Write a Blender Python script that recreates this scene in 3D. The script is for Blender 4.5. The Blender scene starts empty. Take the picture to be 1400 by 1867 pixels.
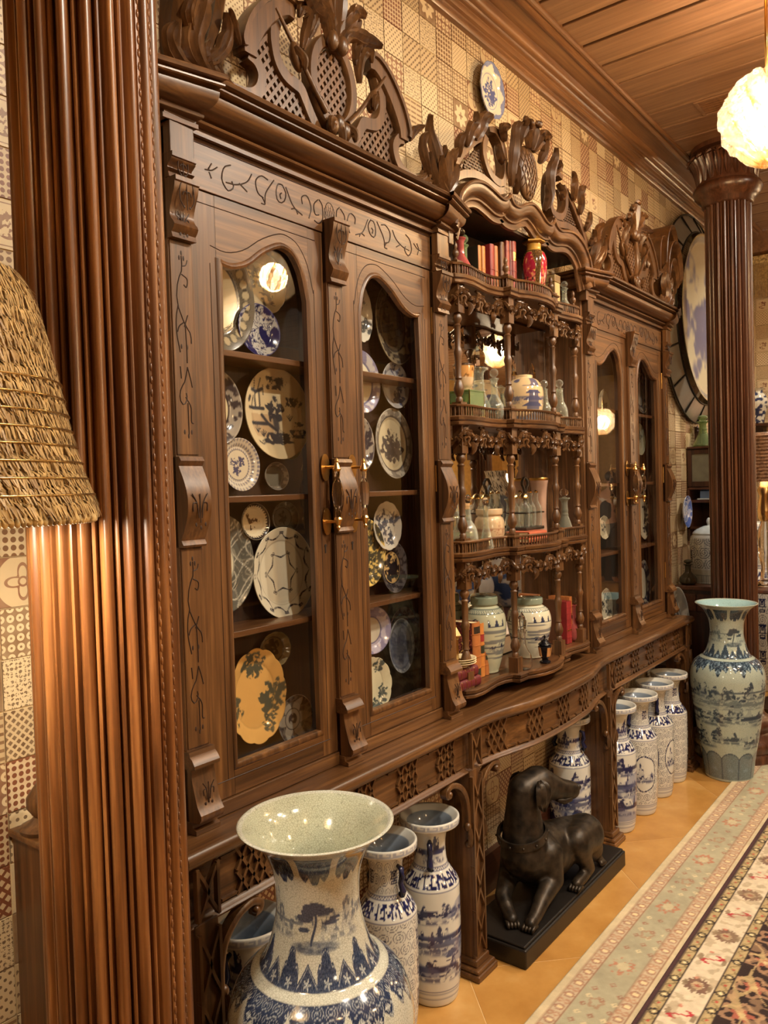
import bpy, bmesh, math, random
import numpy as np
from mathutils import Vector, Matrix
random.seed(7); PI = math.pi
SC = bpy.context.scene; COL = SC.collection
# ------------------------------------------------------------------ camera
CAMH = 1.633
def make_camera():
    yaw, pitch, roll = math.atan(1122/1450.), -.03, -.03
    f = Vector((math.cos(yaw)*math.cos(pitch), math.sin(yaw)*math.cos(pitch), math.sin(pitch)))
    r = Vector((math.sin(yaw), -math.cos(yaw), 0)); u = r.cross(f)
    c, s = math.cos(roll), math.sin(roll)
    r2 = c*r + s*u; u2 = -s*r + c*u
    cd = bpy.data.cameras.new('camera'); cd.sensor_fit = 'VERTICAL'; cd.sensor_height = 36; cd.lens = 1450/1867*36
    cd.clip_start = .02
    o = bpy.data.objects.new('camera', cd); COL.objects.link(o)
    m = Matrix((r2, u2, -f)).transposed().to_4x4(); m.translation = (0, 0, CAMH); o.matrix_world = m
    SC.camera = o
make_camera()
# ------------------------------------------------------------------ world, exposure, room lamps and added fill lamps
SC.view_settings.view_transform = 'Standard'; SC.view_settings.look = 'None'
SC.view_settings.gamma = 1; SC.view_settings.use_curve_mapping = False
SC.view_settings.exposure = 1.15
W = bpy.data.worlds.new('world'); SC.world = W; W.use_nodes = True
W.node_tree.nodes['Background'].inputs[0].default_value = (1, .78, .5, 1)
W.node_tree.nodes['Background'].inputs[1].default_value = .05
CEIL, WALL = 3.54, 1.65
WARM = (1.0, .875, .70)
PENDANTS = [(3.375, .695, 3.0, 62, True), (3.65, -.67, 3.0, 40, True), (7.4, -.9, 3.03, 50, True), (.55, -.75, 3.0, 50, True), (10.2, -1.18, 2.42, 130, False), (2.75, -1.95, 2.4, 190, False)]  # last pendant is unseen fill, added to light the plates from the front
FILL_SPOTS = [(1.5, -.35, 95, (1.6, 1.5, 1.75)), (2.9, -.45, 95, (2.8, 1.5, 1.6)), (4.5, -.35, 90, (4.1, 1.45, 1.4)), (2.6, -.9, 60, (2.5, .6, .0)), (6.1, .75, 55, (6.0, 1.5, 1.5))]  # unseen ceiling spots, added as general fill
FILL_LAMPS = [(.35, -1.5, 1.6, 14), (11.0, -2.9, 1.6, 60)]  # unseen lamps, added to brighten the cabinets and the man at the counter
LAMP_POWER = 15
# ------------------------------------------------------------------ colour helpers
def s2l(c): return tuple(((x/255)/12.92 if x/255 <= .04045 else ((x/255+.055)/1.055)**2.4) for x in c)
def np_s2l(a):
    a = np.clip(a/255., 0, 1); return np.where(a <= .04045, a/12.92, ((a+.055)/1.055)**2.4)
# ------------------------------------------------------------------ materials
class NT:
    def __init__(s, name):
        s.m = bpy.data.materials.new(name); s.m.use_nodes = True; s.t = s.m.node_tree
        s.b = s.t.nodes['Principled BSDF']; s.out = s.t.nodes['Material Output']
    def n(s, typ, **kw):
        x = s.t.nodes.new(typ)
        for k, v in kw.items():
            if k.startswith('i_'):
                k = k[2:]; k = int(k) if k.isdigit() else k.replace('_', ' ')
                x.inputs[k].default_value = v
            else: setattr(x, k, v)
        return x
    def l(s, a, b): s.t.links.new(a, b)
    def ramp(s, stops, interp='LINEAR'):
        r = s.t.nodes.new('ShaderNodeValToRGB'); e = r.color_ramp; e.interpolation = interp
        while len(e.elements) < len(stops): e.elements.new(.5)
        for el, (p, c) in zip(e.elements, stops): el.position = p; el.color = (*c, 1) if len(c) == 3 else c
        return r
    def math(s, op, a, b=None, c=None):
        x = s.t.nodes.new('ShaderNodeMath'); x.operation = op
        for i, v in enumerate((a, b, c)):
            if v is None: continue
            if isinstance(v, (int, float)): x.inputs[i].default_value = v
            else: s.l(v, x.inputs[i])
        return x.outputs[0]
    def set(s, **kw):
        for k, v in kw.items(): s.b.inputs[k.replace('_', ' ')].default_value = v
MAT = {}
def plain(name, rgb, rough=.5, metal=0, **kw):
    k = NT(name); k.set(Base_Color=(*s2l(rgb), 1), Roughness=rough, Metallic=metal, **kw)
    tc = k.n('ShaderNodeTexCoord'); nz = k.n('ShaderNodeTexNoise', i_Scale=14., i_Detail=3.)
    k.l(tc.outputs['Object'], nz.inputs['Vector'])
    r = k.ramp([(.3, tuple(x*.82 for x in s2l(rgb))), (.7, tuple(min(1, x*1.12) for x in s2l(rgb)))])
    k.l(nz.outputs['Fac'], r.inputs[0]); k.l(r.outputs[0], k.b.inputs['Base Color'])
    MAT[name] = k.m; return k.m
def wood(name, dark, mid, light, axis='z', rough=.34, fine=1.0, coat=.25, bump=.12):
    k = NT(name); k.set(Roughness=rough, Coat_Weight=coat, Coat_Roughness=.3)
    tc = k.n('ShaderNodeTexCoord'); mp = k.n('ShaderNodeMapping')
    a, b = 38*fine, 1.6*fine
    mp.inputs['Scale'].default_value = {'z': (a, a, b), 'x': (b, a, a), 'y': (a, b, a)}[axis]
    k.l(tc.outputs['Object'], mp.inputs['Vector'])
    n1 = k.n('ShaderNodeTexNoise', i_Scale=1., i_Detail=6., i_Roughness=.62, i_Distortion=.6); k.l(mp.outputs[0], n1.inputs['Vector'])
    mp2 = k.n('ShaderNodeMapping'); mp2.inputs['Scale'].default_value = {'z': (150*fine, 150*fine, 5), 'x': (5, 150*fine, 150*fine), 'y': (150*fine, 5, 150*fine)}[axis]
    k.l(tc.outputs['Object'], mp2.inputs['Vector'])
    n2 = k.n('ShaderNodeTexNoise', i_Scale=1., i_Detail=2.); k.l(mp2.outputs[0], n2.inputs['Vector'])
    big = k.n('ShaderNodeTexNoise', i_Scale=2.3, i_Detail=2.); k.l(tc.outputs['Object'], big.inputs['Vector'])
    v = k.math('ADD', k.math('MULTIPLY', n1.outputs['Fac'], .62), k.math('MULTIPLY', n2.outputs['Fac'], .24))
    v = k.math('ADD', v, k.math('MULTIPLY', big.outputs['Fac'], .14))
    r = k.ramp([(.34, s2l(dark)), (.5, s2l(mid)), (.66, s2l(light))]); k.l(v, r.inputs[0])
    k.l(r.outputs[0], k.b.inputs['Base Color'])
    bp = k.n('ShaderNodeBump', i_Strength=bump, i_Distance=.002); k.l(v, bp.inputs['Height']); k.l(bp.outputs[0], k.b.inputs['Normal'])
    MAT[name] = k.m; return k.m
TK = ((48, 29, 13), (88, 57, 29), (124, 86, 48))          # teak of the cabinet
for ax in 'xyz': wood('teak_'+ax, *TK, axis=ax, rough=.4, coat=.22)
wood('carved_teak', (52, 32, 15), (84, 55, 28), (114, 78, 43), axis='z', rough=.36, bump=.06)
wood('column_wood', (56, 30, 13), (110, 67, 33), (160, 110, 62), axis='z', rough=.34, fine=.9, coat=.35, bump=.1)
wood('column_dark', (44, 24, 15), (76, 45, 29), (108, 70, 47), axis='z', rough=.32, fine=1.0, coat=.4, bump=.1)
wood('inner_wood', (32, 19, 11), (48, 30, 18), (66, 43, 27), axis='z', rough=.5, coat=.05)
wood('shelf_wood', (52, 31, 16), (84, 53, 29), (112, 76, 45), axis='x', rough=.32)
wood('plank_wood', (100, 72, 50), (126, 94, 68), (148, 114, 84), axis='y', rough=.38, fine=.6, coat=.15, bump=.05)
wood('crown_wood', (88, 58, 36), (120, 84, 54), (146, 106, 70), axis='x', rough=.3, fine=.7, coat=.35, bump=.06)
wood('dark_wood', (30, 15, 10), (52, 27, 17), (76, 42, 27), axis='z', rough=.35)
wood('dark_wood_x', (44, 22, 14), (68, 36, 22), (92, 52, 32), axis='x', rough=.35)
plain('incised_dark', (44, 24, 12), .6)
plain('brass', (206, 168, 104), .28, 1.0)
plain('pale_brass', (222, 196, 140), .22, 1.0)
plain('gap_dark', (22, 12, 7), .8)
def glass_pane(name, refl=.06, tint=(.985, .99, .99)):
    k = NT(name); t = k.t
    tr = k.n('ShaderNodeBsdfTransparent'); tr.inputs[0].default_value = (*tint, 1)
    gl = k.n('ShaderNodeBsdfGlossy'); gl.inputs['Roughness'].default_value = .012
    fr = k.n('ShaderNodeFresnel'); ge = k.n('ShaderNodeNewGeometry'); k.l(k.math('SUBTRACT', 1.5, k.math('MULTIPLY', ge.outputs['Backfacing'], 1.5-1/1.5)), fr.inputs['IOR']); mx = k.n('ShaderNodeMixShader')
    k.l(k.math('MINIMUM', k.math('MULTIPLY', fr.outputs[0], 1.7), 1.), mx.inputs[0]); k.l(tr.outputs[0], mx.inputs[1]); k.l(gl.outputs[0], mx.inputs[2])
    k.l(mx.outputs[0], k.out.inputs['Surface']); MAT[name] = k.m
glass_pane('door_glass')
def glass(name, rgb=(.96, .97, .95), rough=.0, ior=1.45):
    # thin hand-blown glass: clear body that sees through, with bright rims and highlights
    k = NT(name)
    tr = k.n('ShaderNodeBsdfTransparent'); tr.inputs[0].default_value = (*rgb, 1)
    gl = k.n('ShaderNodeBsdfGlossy'); gl.inputs['Roughness'].default_value = .02; gl.inputs[0].default_value = (1, 1, 1, 1)
    lw = k.n('ShaderNodeLayerWeight', i_Blend=.42); mx = k.n('ShaderNodeMixShader')
    f = k.math('ADD', k.math('MULTIPLY', k.math('POWER', lw.outputs['Facing'], 1.6), .62), .07)
    k.l(f, mx.inputs[0]); k.l(tr.outputs[0], mx.inputs[1]); k.l(gl.outputs[0], mx.inputs[2])
    k.l(mx.outputs[0], k.out.inputs['Surface']); MAT[name] = k.m
def crystal(name):
    k = NT(name); k.set(Base_Color=(1, 1, 1, 1), Roughness=0., IOR=1.55, Transmission_Weight=1.); MAT[name] = k.m
crystal('crystal')
glass('clear_glass', (.93, .95, .92)); glass('green_glass', (.62, .72, .5)); glass('grey_glass', (.45, .46, .42))
glass('ruby_glass', (.62, .10, .10)); glass('blue_glass', (.3, .45, .8))
def clear(name, rgb, haze=.13):
    """blown table glass: see-through walls, bright grazing rims, a little whitish haze added for brightness, like scatter from cutting"""
    k = NT(name); tr = k.n('ShaderNodeBsdfTransparent'); tr.inputs[0].default_value = (*rgb, 1)
    gl = k.n('ShaderNodeBsdfGlossy'); gl.inputs['Roughness'].default_value = .04; df = k.n('ShaderNodeBsdfDiffuse'); df.inputs[0].default_value = (.85*rgb[0], .87*rgb[1], .8*rgb[2], 1)
    lw = k.n('ShaderNodeLayerWeight', i_Blend=.5); m1 = k.n('ShaderNodeMixShader'); m2 = k.n('ShaderNodeMixShader')
    p = k.math('POWER', lw.outputs['Facing'], 2.2)
    k.l(k.math('ADD', k.math('MULTIPLY', p, .5), .06), m1.inputs[0]); k.l(tr.outputs[0], m1.inputs[1]); k.l(gl.outputs[0], m1.inputs[2])
    k.l(k.math('ADD', k.math('MULTIPLY', p, .3), haze), m2.inputs[0]); k.l(m1.outputs[0], m2.inputs[1]); k.l(df.outputs[0], m2.inputs[2]); k.l(m2.outputs[0], k.out.inputs['Surface']); MAT[name] = k.m
for n_, c_, h_ in (('clear_glass', (.96, .98, .94), .04), ('green_glass', (.6, .72, .45), .16), ('grey_glass', (.6, .6, .54), .16), ('ruby_glass', (.75, .2, .2), .3)): clear(n_, c_, h_)
def mirror(name):
    k = NT(name); k.set(Base_Color=(.86, .84, .8, 1), Metallic=1., Roughness=.012); MAT[name] = k.m
mirror('mirror_silver')
def emit(name, rgb, strength):
    k = NT(name); k.set(Base_Color=(*rgb, 1), Emission_Color=(*rgb, 1), Emission_Strength=strength); MAT[name] = k.m
emit('bulb_glow', (1, .86, .64), 14)
def vcol(name, rough=.12, coat=.4, crackle=0, scale=60, bump=0, ior=1.5):
    """glazed surface painted through a colour attribute"""
    k = NT(name); k.set(Roughness=rough, Coat_Weight=coat, Coat_Roughness=.05)
    at = k.n('ShaderNodeAttribute', attribute_name='paint'); src = at.outputs['Color']
    if crackle:
        tc = k.n('ShaderNodeTexCoord'); nz = k.n('ShaderNodeTexNoise', i_Scale=12.); k.l(tc.outputs['Object'], nz.inputs['Vector'])
        add = k.n('ShaderNodeVectorMath', operation='MULTIPLY_ADD'); add.inputs[1].default_value = (.02,)*3
        k.l(nz.outputs['Color'], add.inputs[0]); k.l(tc.outputs['Object'], add.inputs[2])
        vo = k.n('ShaderNodeTexVoronoi', feature='DISTANCE_TO_EDGE', i_Scale=float(scale)); k.l(add.outputs[0], vo.inputs['Vector'])
        r = k.ramp([(0., (.33, .33, .28)), (.05, (.55, .55, .5)), (.1, (1, 1, 1))]); k.l(vo.outputs['Distance'], r.inputs[0])
        mx = k.n('ShaderNodeMix', data_type='RGBA', blend_type='MULTIPLY'); mx.inputs[0].default_value = crackle
        k.l(src, mx.inputs[6]); k.l(r.outputs[0], mx.inputs[7]); src = mx.outputs[2]
    k.l(src, k.b.inputs['Base Color'])
    if bump:
        nz = k.n('ShaderNodeTexNoise', i_Scale=float(bump), i_Detail=3.); tc = k.n('ShaderNodeTexCoord'); k.l(tc.outputs['Object'], nz.inputs['Vector'])
        bp = k.n('ShaderNodeBump', i_Strength=.5, i_Distance=.003); k.l(nz.outputs['Fac'], bp.inputs['Height']); k.l(bp.outputs[0], k.b.inputs['Normal'])
    MAT[name] = k.m
vcol('glaze'); vcol('glaze_crackle', crackle=.55, scale=190); vcol('glaze_celadon', crackle=.3, scale=120)
vcol('wool', rough=.95, coat=0, bump=260); vcol('cloth_paint', rough=.6, coat=0)
# ------------------------------------------------------------------ mesh builder
class MB:
    def __init__(s): s.v = []; s.f = []
    def add(s, vs, fs):
        o = len(s.v); s.v.extend([tuple(map(float, p)) for p in vs]); s.f.extend([tuple(i+o for i in f) for f in fs]); return s
    def box(s, x0, x1, y0, y1, z0, z1):
        return s.add([(x0,y0,z0),(x1,y0,z0),(x1,y1,z0),(x0,y1,z0),(x0,y0,z1),(x1,y0,z1),(x1,y1,z1),(x0,y1,z1)],
            [(0,3,2,1),(4,5,6,7),(0,1,5,4),(1,2,6,5),(2,3,7,6),(3,0,4,7)])
    def obox(s, c, ax, ay, az):
        c, ax, ay, az = Vector(c), Vector(ax), Vector(ay), Vector(az); vs = []
        for k in (-1, 1):
            for i, j in ((-1,-1),(1,-1),(1,1),(-1,1)): vs.append(c+ax*i+ay*j+az*k)
        return s.add(vs, [(0,3,2,1),(4,5,6,7),(0,1,5,4),(1,2,6,5),(2,3,7,6),(3,0,4,7)])
    def bar(s, a, b, w, t, up=(0,1,0)):
        a, b, up = Vector(a), Vector(b), Vector(up); d = (b-a); n = d.normalized(); sd = n.cross(up).normalized(); u = sd.cross(n)
        return s.obox((a+b)/2, d/2, sd*w/2, u*t/2)
    def lathe(s, prof, c=(0,0,0), n=24, cap=True, squash=1.0):
        cx, cy, cz = c; o = len(s.v); m = len(prof)
        for r, z in prof:
            for i in range(n):
                a = 2*PI*i/n; s.v.append((cx+r*math.cos(a), cy+r*squash*math.sin(a), cz+z))
        for j in range(m-1):
            for i in range(n):
                i2 = (i+1) % n; s.f.append((o+j*n+i, o+j*n+i2, o+(j+1)*n+i2, o+(j+1)*n+i))
        if cap:
            if prof[0][0] > 1e-5: s.f.append(tuple(o+i for i in reversed(range(n))))
            if prof[-1][0] > 1e-5: s.f.append(tuple(o+(m-1)*n+i for i in range(n)))
        return s
    def prism(s, poly, y0, y1, plane='xz'):
        """poly: ccw 2-D outline; extruded between y0 and y1"""
        n = len(poly); vs = []
        for y in (y0, y1):
            for a, b in poly: vs.append((a, y, b) if plane == 'xz' else (a, b, y) if plane == 'xy' else (y, a, b))
        fs = [tuple(range(n)), tuple(reversed(range(n, 2*n)))] + [(i, i+n, (i+1) % n+n, (i+1) % n) for i in range(n)]
        return s.add(vs, fs)
    def sweep(s, path, prof, up=(0,0,1), closed=False, scales=None, cap=True):
        """prof: list of (side, up) offsets carried along the 3-D path"""
        P = [Vector(p) for p in path]; n = len(P); m = len(prof); up = Vector(up); o = len(s.v)
        for i, p in enumerate(P):
            a = P[i-1] if (i > 0 or closed) else P[i]; b = P[(i+1) % n] if (i < n-1 or closed) else P[i]
            t = (b-a).normalized(); sd = t.cross(up)
            sd = sd.normalized() if sd.length > 1e-6 else Vector((1,0,0)); u = sd.cross(t)
            k = 1.0
            if 0 < i < n-1 or closed:
                t1 = (P[i]-P[i-1]); t2 = (P[(i+1) % n]-P[i])
                if t1.length > 1e-9 and t2.length > 1e-9:
                    cs = max(-1, min(1, t1.normalized().dot(t2.normalized()))); k = 1/max(.5, math.sqrt((1+cs)/2))
            sc = (scales[i] if scales else (1, 1)); sc = sc if isinstance(sc, tuple) else (sc, sc)
            for q, w in prof: s.v.append(tuple(p+sd*q*k*sc[0]+u*w*sc[1]))
        for i in range(n if closed else n-1):
            i2 = (i+1) % n
            for j in range(m):
                j2 = (j+1) % m; s.f.append((o+i*m+j, o+i*m+j2, o+i2*m+j2, o+i2*m+j))
        if cap and not closed:
            s.f.append(tuple(o+j for j in reversed(range(m)))); s.f.append(tuple(o+(n-1)*m+j for j in range(m)))
        return s
    def tube(s, path, r, n=6, up=None, scales=None, closed=False):
        prof = [(r*math.cos(2*PI*i/n), r*math.sin(2*PI*i/n)) for i in range(n)]
        return s.sweep(path, prof, up or (0.123, .31, .95), closed, scales)
    def blob(s, c, rx, ry, rz, n=8, m=6, rot=None):
        o = len(s.v); c = Vector(c); R = rot or Matrix.Identity(3)
        for j in range(1, m):
            t = PI*j/m
            for i in range(n):
                a = 2*PI*i/n; s.v.append(tuple(c+R @ Vector((rx*math.sin(t)*math.cos(a), ry*math.sin(t)*math.sin(a), rz*math.cos(t)))))
        s.v.append(tuple(c+R @ Vector((0,0,rz)))); s.v.append(tuple(c-R @ Vector((0,0,rz)))); tp, bt = len(s.v)-2, len(s.v)-1
        for j in range(m-2):
            for i in range(n): s.f.append((o+j*n+i, o+(j+1)*n+i, o+(j+1)*n+(i+1) % n, o+j*n+(i+1) % n))
        for i in range(n): s.f.append((tp, o+i, o+(i+1) % n)); s.f.append((bt, o+(m-2)*n+(i+1) % n, o+(m-2)*n+i))
        return s
    def leaf(s, path, w, t, up=(0,-1,0), lobes=3, curl=.0, n=14):
        """carved acanthus: a tapering lobed ridge along a path, up = the side it stands proud on"""
        P = spline(path, n); sc = []
        for i in range(len(P)):
            u = i/(len(P)-1); e = math.sin(PI*min(1, (u*.86+.1)))**.7
            sc.append((e*(1+.28*abs(math.sin(lobes*PI*u))), .45+.55*e))
        prof = [(-w, 0), (-w*.72, t*.75), (-w*.35, t*.35), (0, t*1.05), (w*.35, t*.35), (w*.72, t*.75), (w, 0), (w*.5, -t*.35), (-w*.5, -t*.35)]
        return s.sweep(P, prof, up, scales=sc)
    def band(s, path, w, y0, y1, n=24, ws=None, bev=.25):
        """flat carved strap along an xz path; w half-width, from y0 (front) to y1"""
        P = spline(path, n); P3 = [(a, y1, b) for a, b in P]; d = y1-y0
        prof = [(-w, 0), (-w, d*(1-bev)), (-w*.82, d), (w*.82, d), (w, d*(1-bev)), (w, 0)]
        sc = None
        if ws: sc = [(float(np.interp(i/(len(P)-1), np.linspace(0, 1, len(ws)), ws)), 1) for i in range(len(P))]
        return s.sweep(P3, prof, (0,-1,0), scales=sc)
    def build(s, name, mat, parent=None, smooth=None, bevel=0, props=None):
        me = bpy.data.meshes.new(name); me.from_pydata(s.v, [], s.f); return link(me, name, mat, parent, smooth, bevel, props)
def spline(pts, n):
    """Catmull-Rom through points of any dimension"""
    P = [np.array(p, float) for p in pts]
    if len(P) == 2: return [tuple(P[0]+(P[1]-P[0])*i/(n-1)) for i in range(n)]
    Q = [2*P[0]-P[1]]+P+[2*P[-1]-P[-2]]; out = []
    for i in range(n):
        u = i/(n-1)*(len(P)-1); k = min(int(u), len(P)-2); t = u-k; a, b, c, d = Q[k:k+4]
        out.append(tuple(.5*(2*b+(c-a)*t+(2*a-5*b+4*c-d)*t*t+(3*b-a-3*c+d)*t**3)))
    return out
ORG = {}
def link(me, name, mat, parent=None, smooth=None, bevel=0, props=None):
    o = bpy.data.objects.new(name, me); COL.objects.link(o)
    if mat: me.materials.append(MAT[mat] if isinstance(mat, str) else mat)
    if parent is not None:
        org = ORG.get(parent.name, Vector((0,0,0))); ORG[o.name] = org
        me.transform(Matrix.Translation(-org)); o.parent = parent
    if smooth is not None:
        me.shade_smooth()
        if smooth < 179: me.set_sharp_from_angle(angle=math.radians(smooth))
    if bevel:
        b = o.modifiers.new('bevel', 'BEVEL'); b.width = bevel; b.segments = 2; b.limit_method = 'ANGLE'; b.angle_limit = math.radians(40)
    for k, v in (props or {}).items(): o[k] = v
    return o
def thing(name, label, cat, loc=(0,0,0), group=None):
    o = bpy.data.objects.new(name, None); COL.objects.link(o); o.location = loc; o.empty_display_size = .05
    ORG[o.name] = Vector(loc); return tag(o, label, cat, group)
def tag(o, label, cat, group=None):
    o['label'] = label; o['category'] = cat
    if group: o['group'] = group
    return o
def single(mb, name, mat, label, cat, loc, group=None, **kw):
    """a thing that is one mesh, its origin at loc"""
    me = bpy.data.meshes.new(name); me.from_pydata(mb.v, [], mb.f); me.transform(Matrix.Translation(-Vector(loc)))
    o = link(me, name, mat, None, **kw); o.location = loc; return tag(o, label, cat, group)
def struct(o): o['kind'] = 'structure'; return o
def copy_tree(o, loc, label=None, rotz=None, parent=None):
    c = o.copy(); COL.objects.link(c)
    if parent is None:
        c.location = loc
        if rotz is not None: c.rotation_euler.z = rotz
        if label: c['label'] = label
    else: c.parent = parent
    for ch in [x for x in o.children]: copy_tree(ch, None, parent=c)
    return c
# ------------------------------------------------------------------ painting helpers (numpy, sRGB 0..255)
def vnoise(u, v, fu, fv, seed, wrap=True):
    fu, fv = max(1, int(fu)), max(1, int(fv)); rs = np.random.RandomState(seed); g = rs.rand(fv+2, fu+1)
    if wrap: g[:, -1] = g[:, 0]
    x = np.clip(u, 0, .999999)*fu; y = np.clip(v, 0, .999999)*fv; i = x.astype(int); j = y.astype(int); a = x-i; b = y-j
    a = a*a*(3-2*a); b = b*b*(3-2*b); i2 = (i+1) % (fu+1) if not wrap else i+1
    return (g[j, i]*(1-a)+g[j, i2]*a)*(1-b)+(g[j+1, i]*(1-a)+g[j+1, i2]*a)*b
def fbm(u, v, fu, fv, seed, oct=4, wrap=True):
    s = 0; a = .5; t = 0
    for k in range(oct): s = s+a*vnoise(u, v, fu*2**k, fv*2**k, seed+k, wrap); t += a; a *= .55
    return s/t
def sm(x, a, b): t = np.clip((x-a)/(b-a), 0, 1); return t*t*(3-2*t)
def mixc(c, col, m): return c*(1-m[..., None])+np.array(col, float)*m[..., None]
def rgb_grid(shape, col): return np.ones(shape+(3,))*np.array(col, float)
def paint_mesh(me, rgb):
    a = me.color_attributes.new('paint', 'FLOAT_COLOR', 'POINT'); n = len(me.vertices); rgb = rgb.reshape(-1, 3)
    c = np.ones((n, 4), np.float32); c[:len(rgb), :3] = np_s2l(rgb); a.data.foreach_set('color', c.ravel())
def grid_mesh(name, X, Y, Z, rgb, closed_u=True):
    """grid arrays [nv, nu]; u wraps when closed"""
    nv, nu = X.shape; V = np.stack([X, Y, Z], -1).reshape(-1, 3)
    j, i = np.meshgrid(np.arange(nv-1), np.arange(nu if closed_u else nu-1), indexing='ij'); i2 = (i+1) % nu
    F = np.stack([j*nu+i, j*nu+i2, (j+1)*nu+i2, (j+1)*nu+i], -1).reshape(-1, 4)
    me = bpy.data.meshes.new(name); me.vertices.add(len(V)); me.vertices.foreach_set('co', V.astype(np.float32).ravel())
    nf = len(F); me.loops.add(nf*4); me.loops.foreach_set('vertex_index', F.astype(np.int32).ravel())
    me.polygons.add(nf); me.polygons.foreach_set('loop_start', (np.arange(nf)*4).astype(np.int32)); me.polygons.foreach_set('loop_total', np.full(nf, 4, np.int32))
    me.update(calc_edges=True); me.shade_smooth(); paint_mesh(me, rgb); return me
def painted_lathe(name, prof, paint, nu=96, nv=96, squash=1., spin=0.):
    """prof (r,z) polyline bottom to top (and down inside); paint(u, s, z) -> sRGB; s = 0..1 along the outline"""
    P = np.array(prof, float); d = np.r_[0, np.cumsum(np.hypot(*np.diff(P, axis=0).T))]; t = np.linspace(0, d[-1], nv)
    r = np.interp(t, d, P[:, 0]); z = np.interp(t, d, P[:, 1]); u = np.arange(nu)/nu
    U, T = np.meshgrid(u, t); R = np.interp(T, t, r); Z = np.interp(T, t, z); A = 2*PI*U+spin
    return grid_mesh(name, R*np.cos(A), R*np.sin(A)*squash, Z, paint(U, T/d[-1], Z))
def smooth_prof(pts, n=60): return [(max(0, a), b) for a, b in spline(pts, n)]
# ================================================================== SETTING
# ---- floor of ochre stone slabs laid on the diagonal
def stone(name):
    k = NT(name); k.set(Roughness=.32, Coat_Weight=.2)
    tc = k.n('ShaderNodeTexCoord'); n1 = k.n('ShaderNodeTexNoise', i_Scale=3.5, i_Detail=5., i_Roughness=.6); k.l(tc.outputs['Object'], n1.inputs['Vector'])
    r = k.ramp([(.3, s2l((164, 114, 52))), (.55, s2l((188, 140, 74))), (.75, s2l((204, 162, 100)))]); k.l(n1.outputs['Fac'], r.inputs[0])
    k.l(r.outputs[0], k.b.inputs['Base Color']); MAT[name] = k.m
stone('ochre_stone'); plain('grout', (222, 190, 136), .7)
fl = struct(MB().box(-2.5, 14, -4.5, WALL, -.05, -.001).build('floor', 'grout'))
t = .8/math.sqrt(2); dd = Vector((1, 1, 0))/math.sqrt(2); ee = Vector((1, -1, 0))/math.sqrt(2)
slab = MB().obox((0, 0, -.003), dd*.3985, ee*.3985, (0, 0, .003))
sl0 = slab.build('floor_tile', 'ochre_stone', fl)
cnt = 0
for a in range(-4, 16):
    for b in range(-6, 14):
        # slab centre in diagonal axes: lines at (x+y)=3.66+k*1.131 and (x-y)=1.925+k*1.131
        s_ = 3.66+1.1314*(a+.5)-4*1.1314; d_ = 1.925+1.1314*(b+.5)-2*1.1314
        x, y = (s_+d_)/2, (s_-d_)/2
        if -1.9 < x < 13.3 and -3.9 < y < 1.05 or (0 < x < 7 and 1.05 <= y < 1.6):
            o = sl0 if cnt == 0 else sl0.copy()
            if cnt: COL.objects.link(o); o.parent = fl
            o.location = (x, y, .0); cnt += 1
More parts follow.
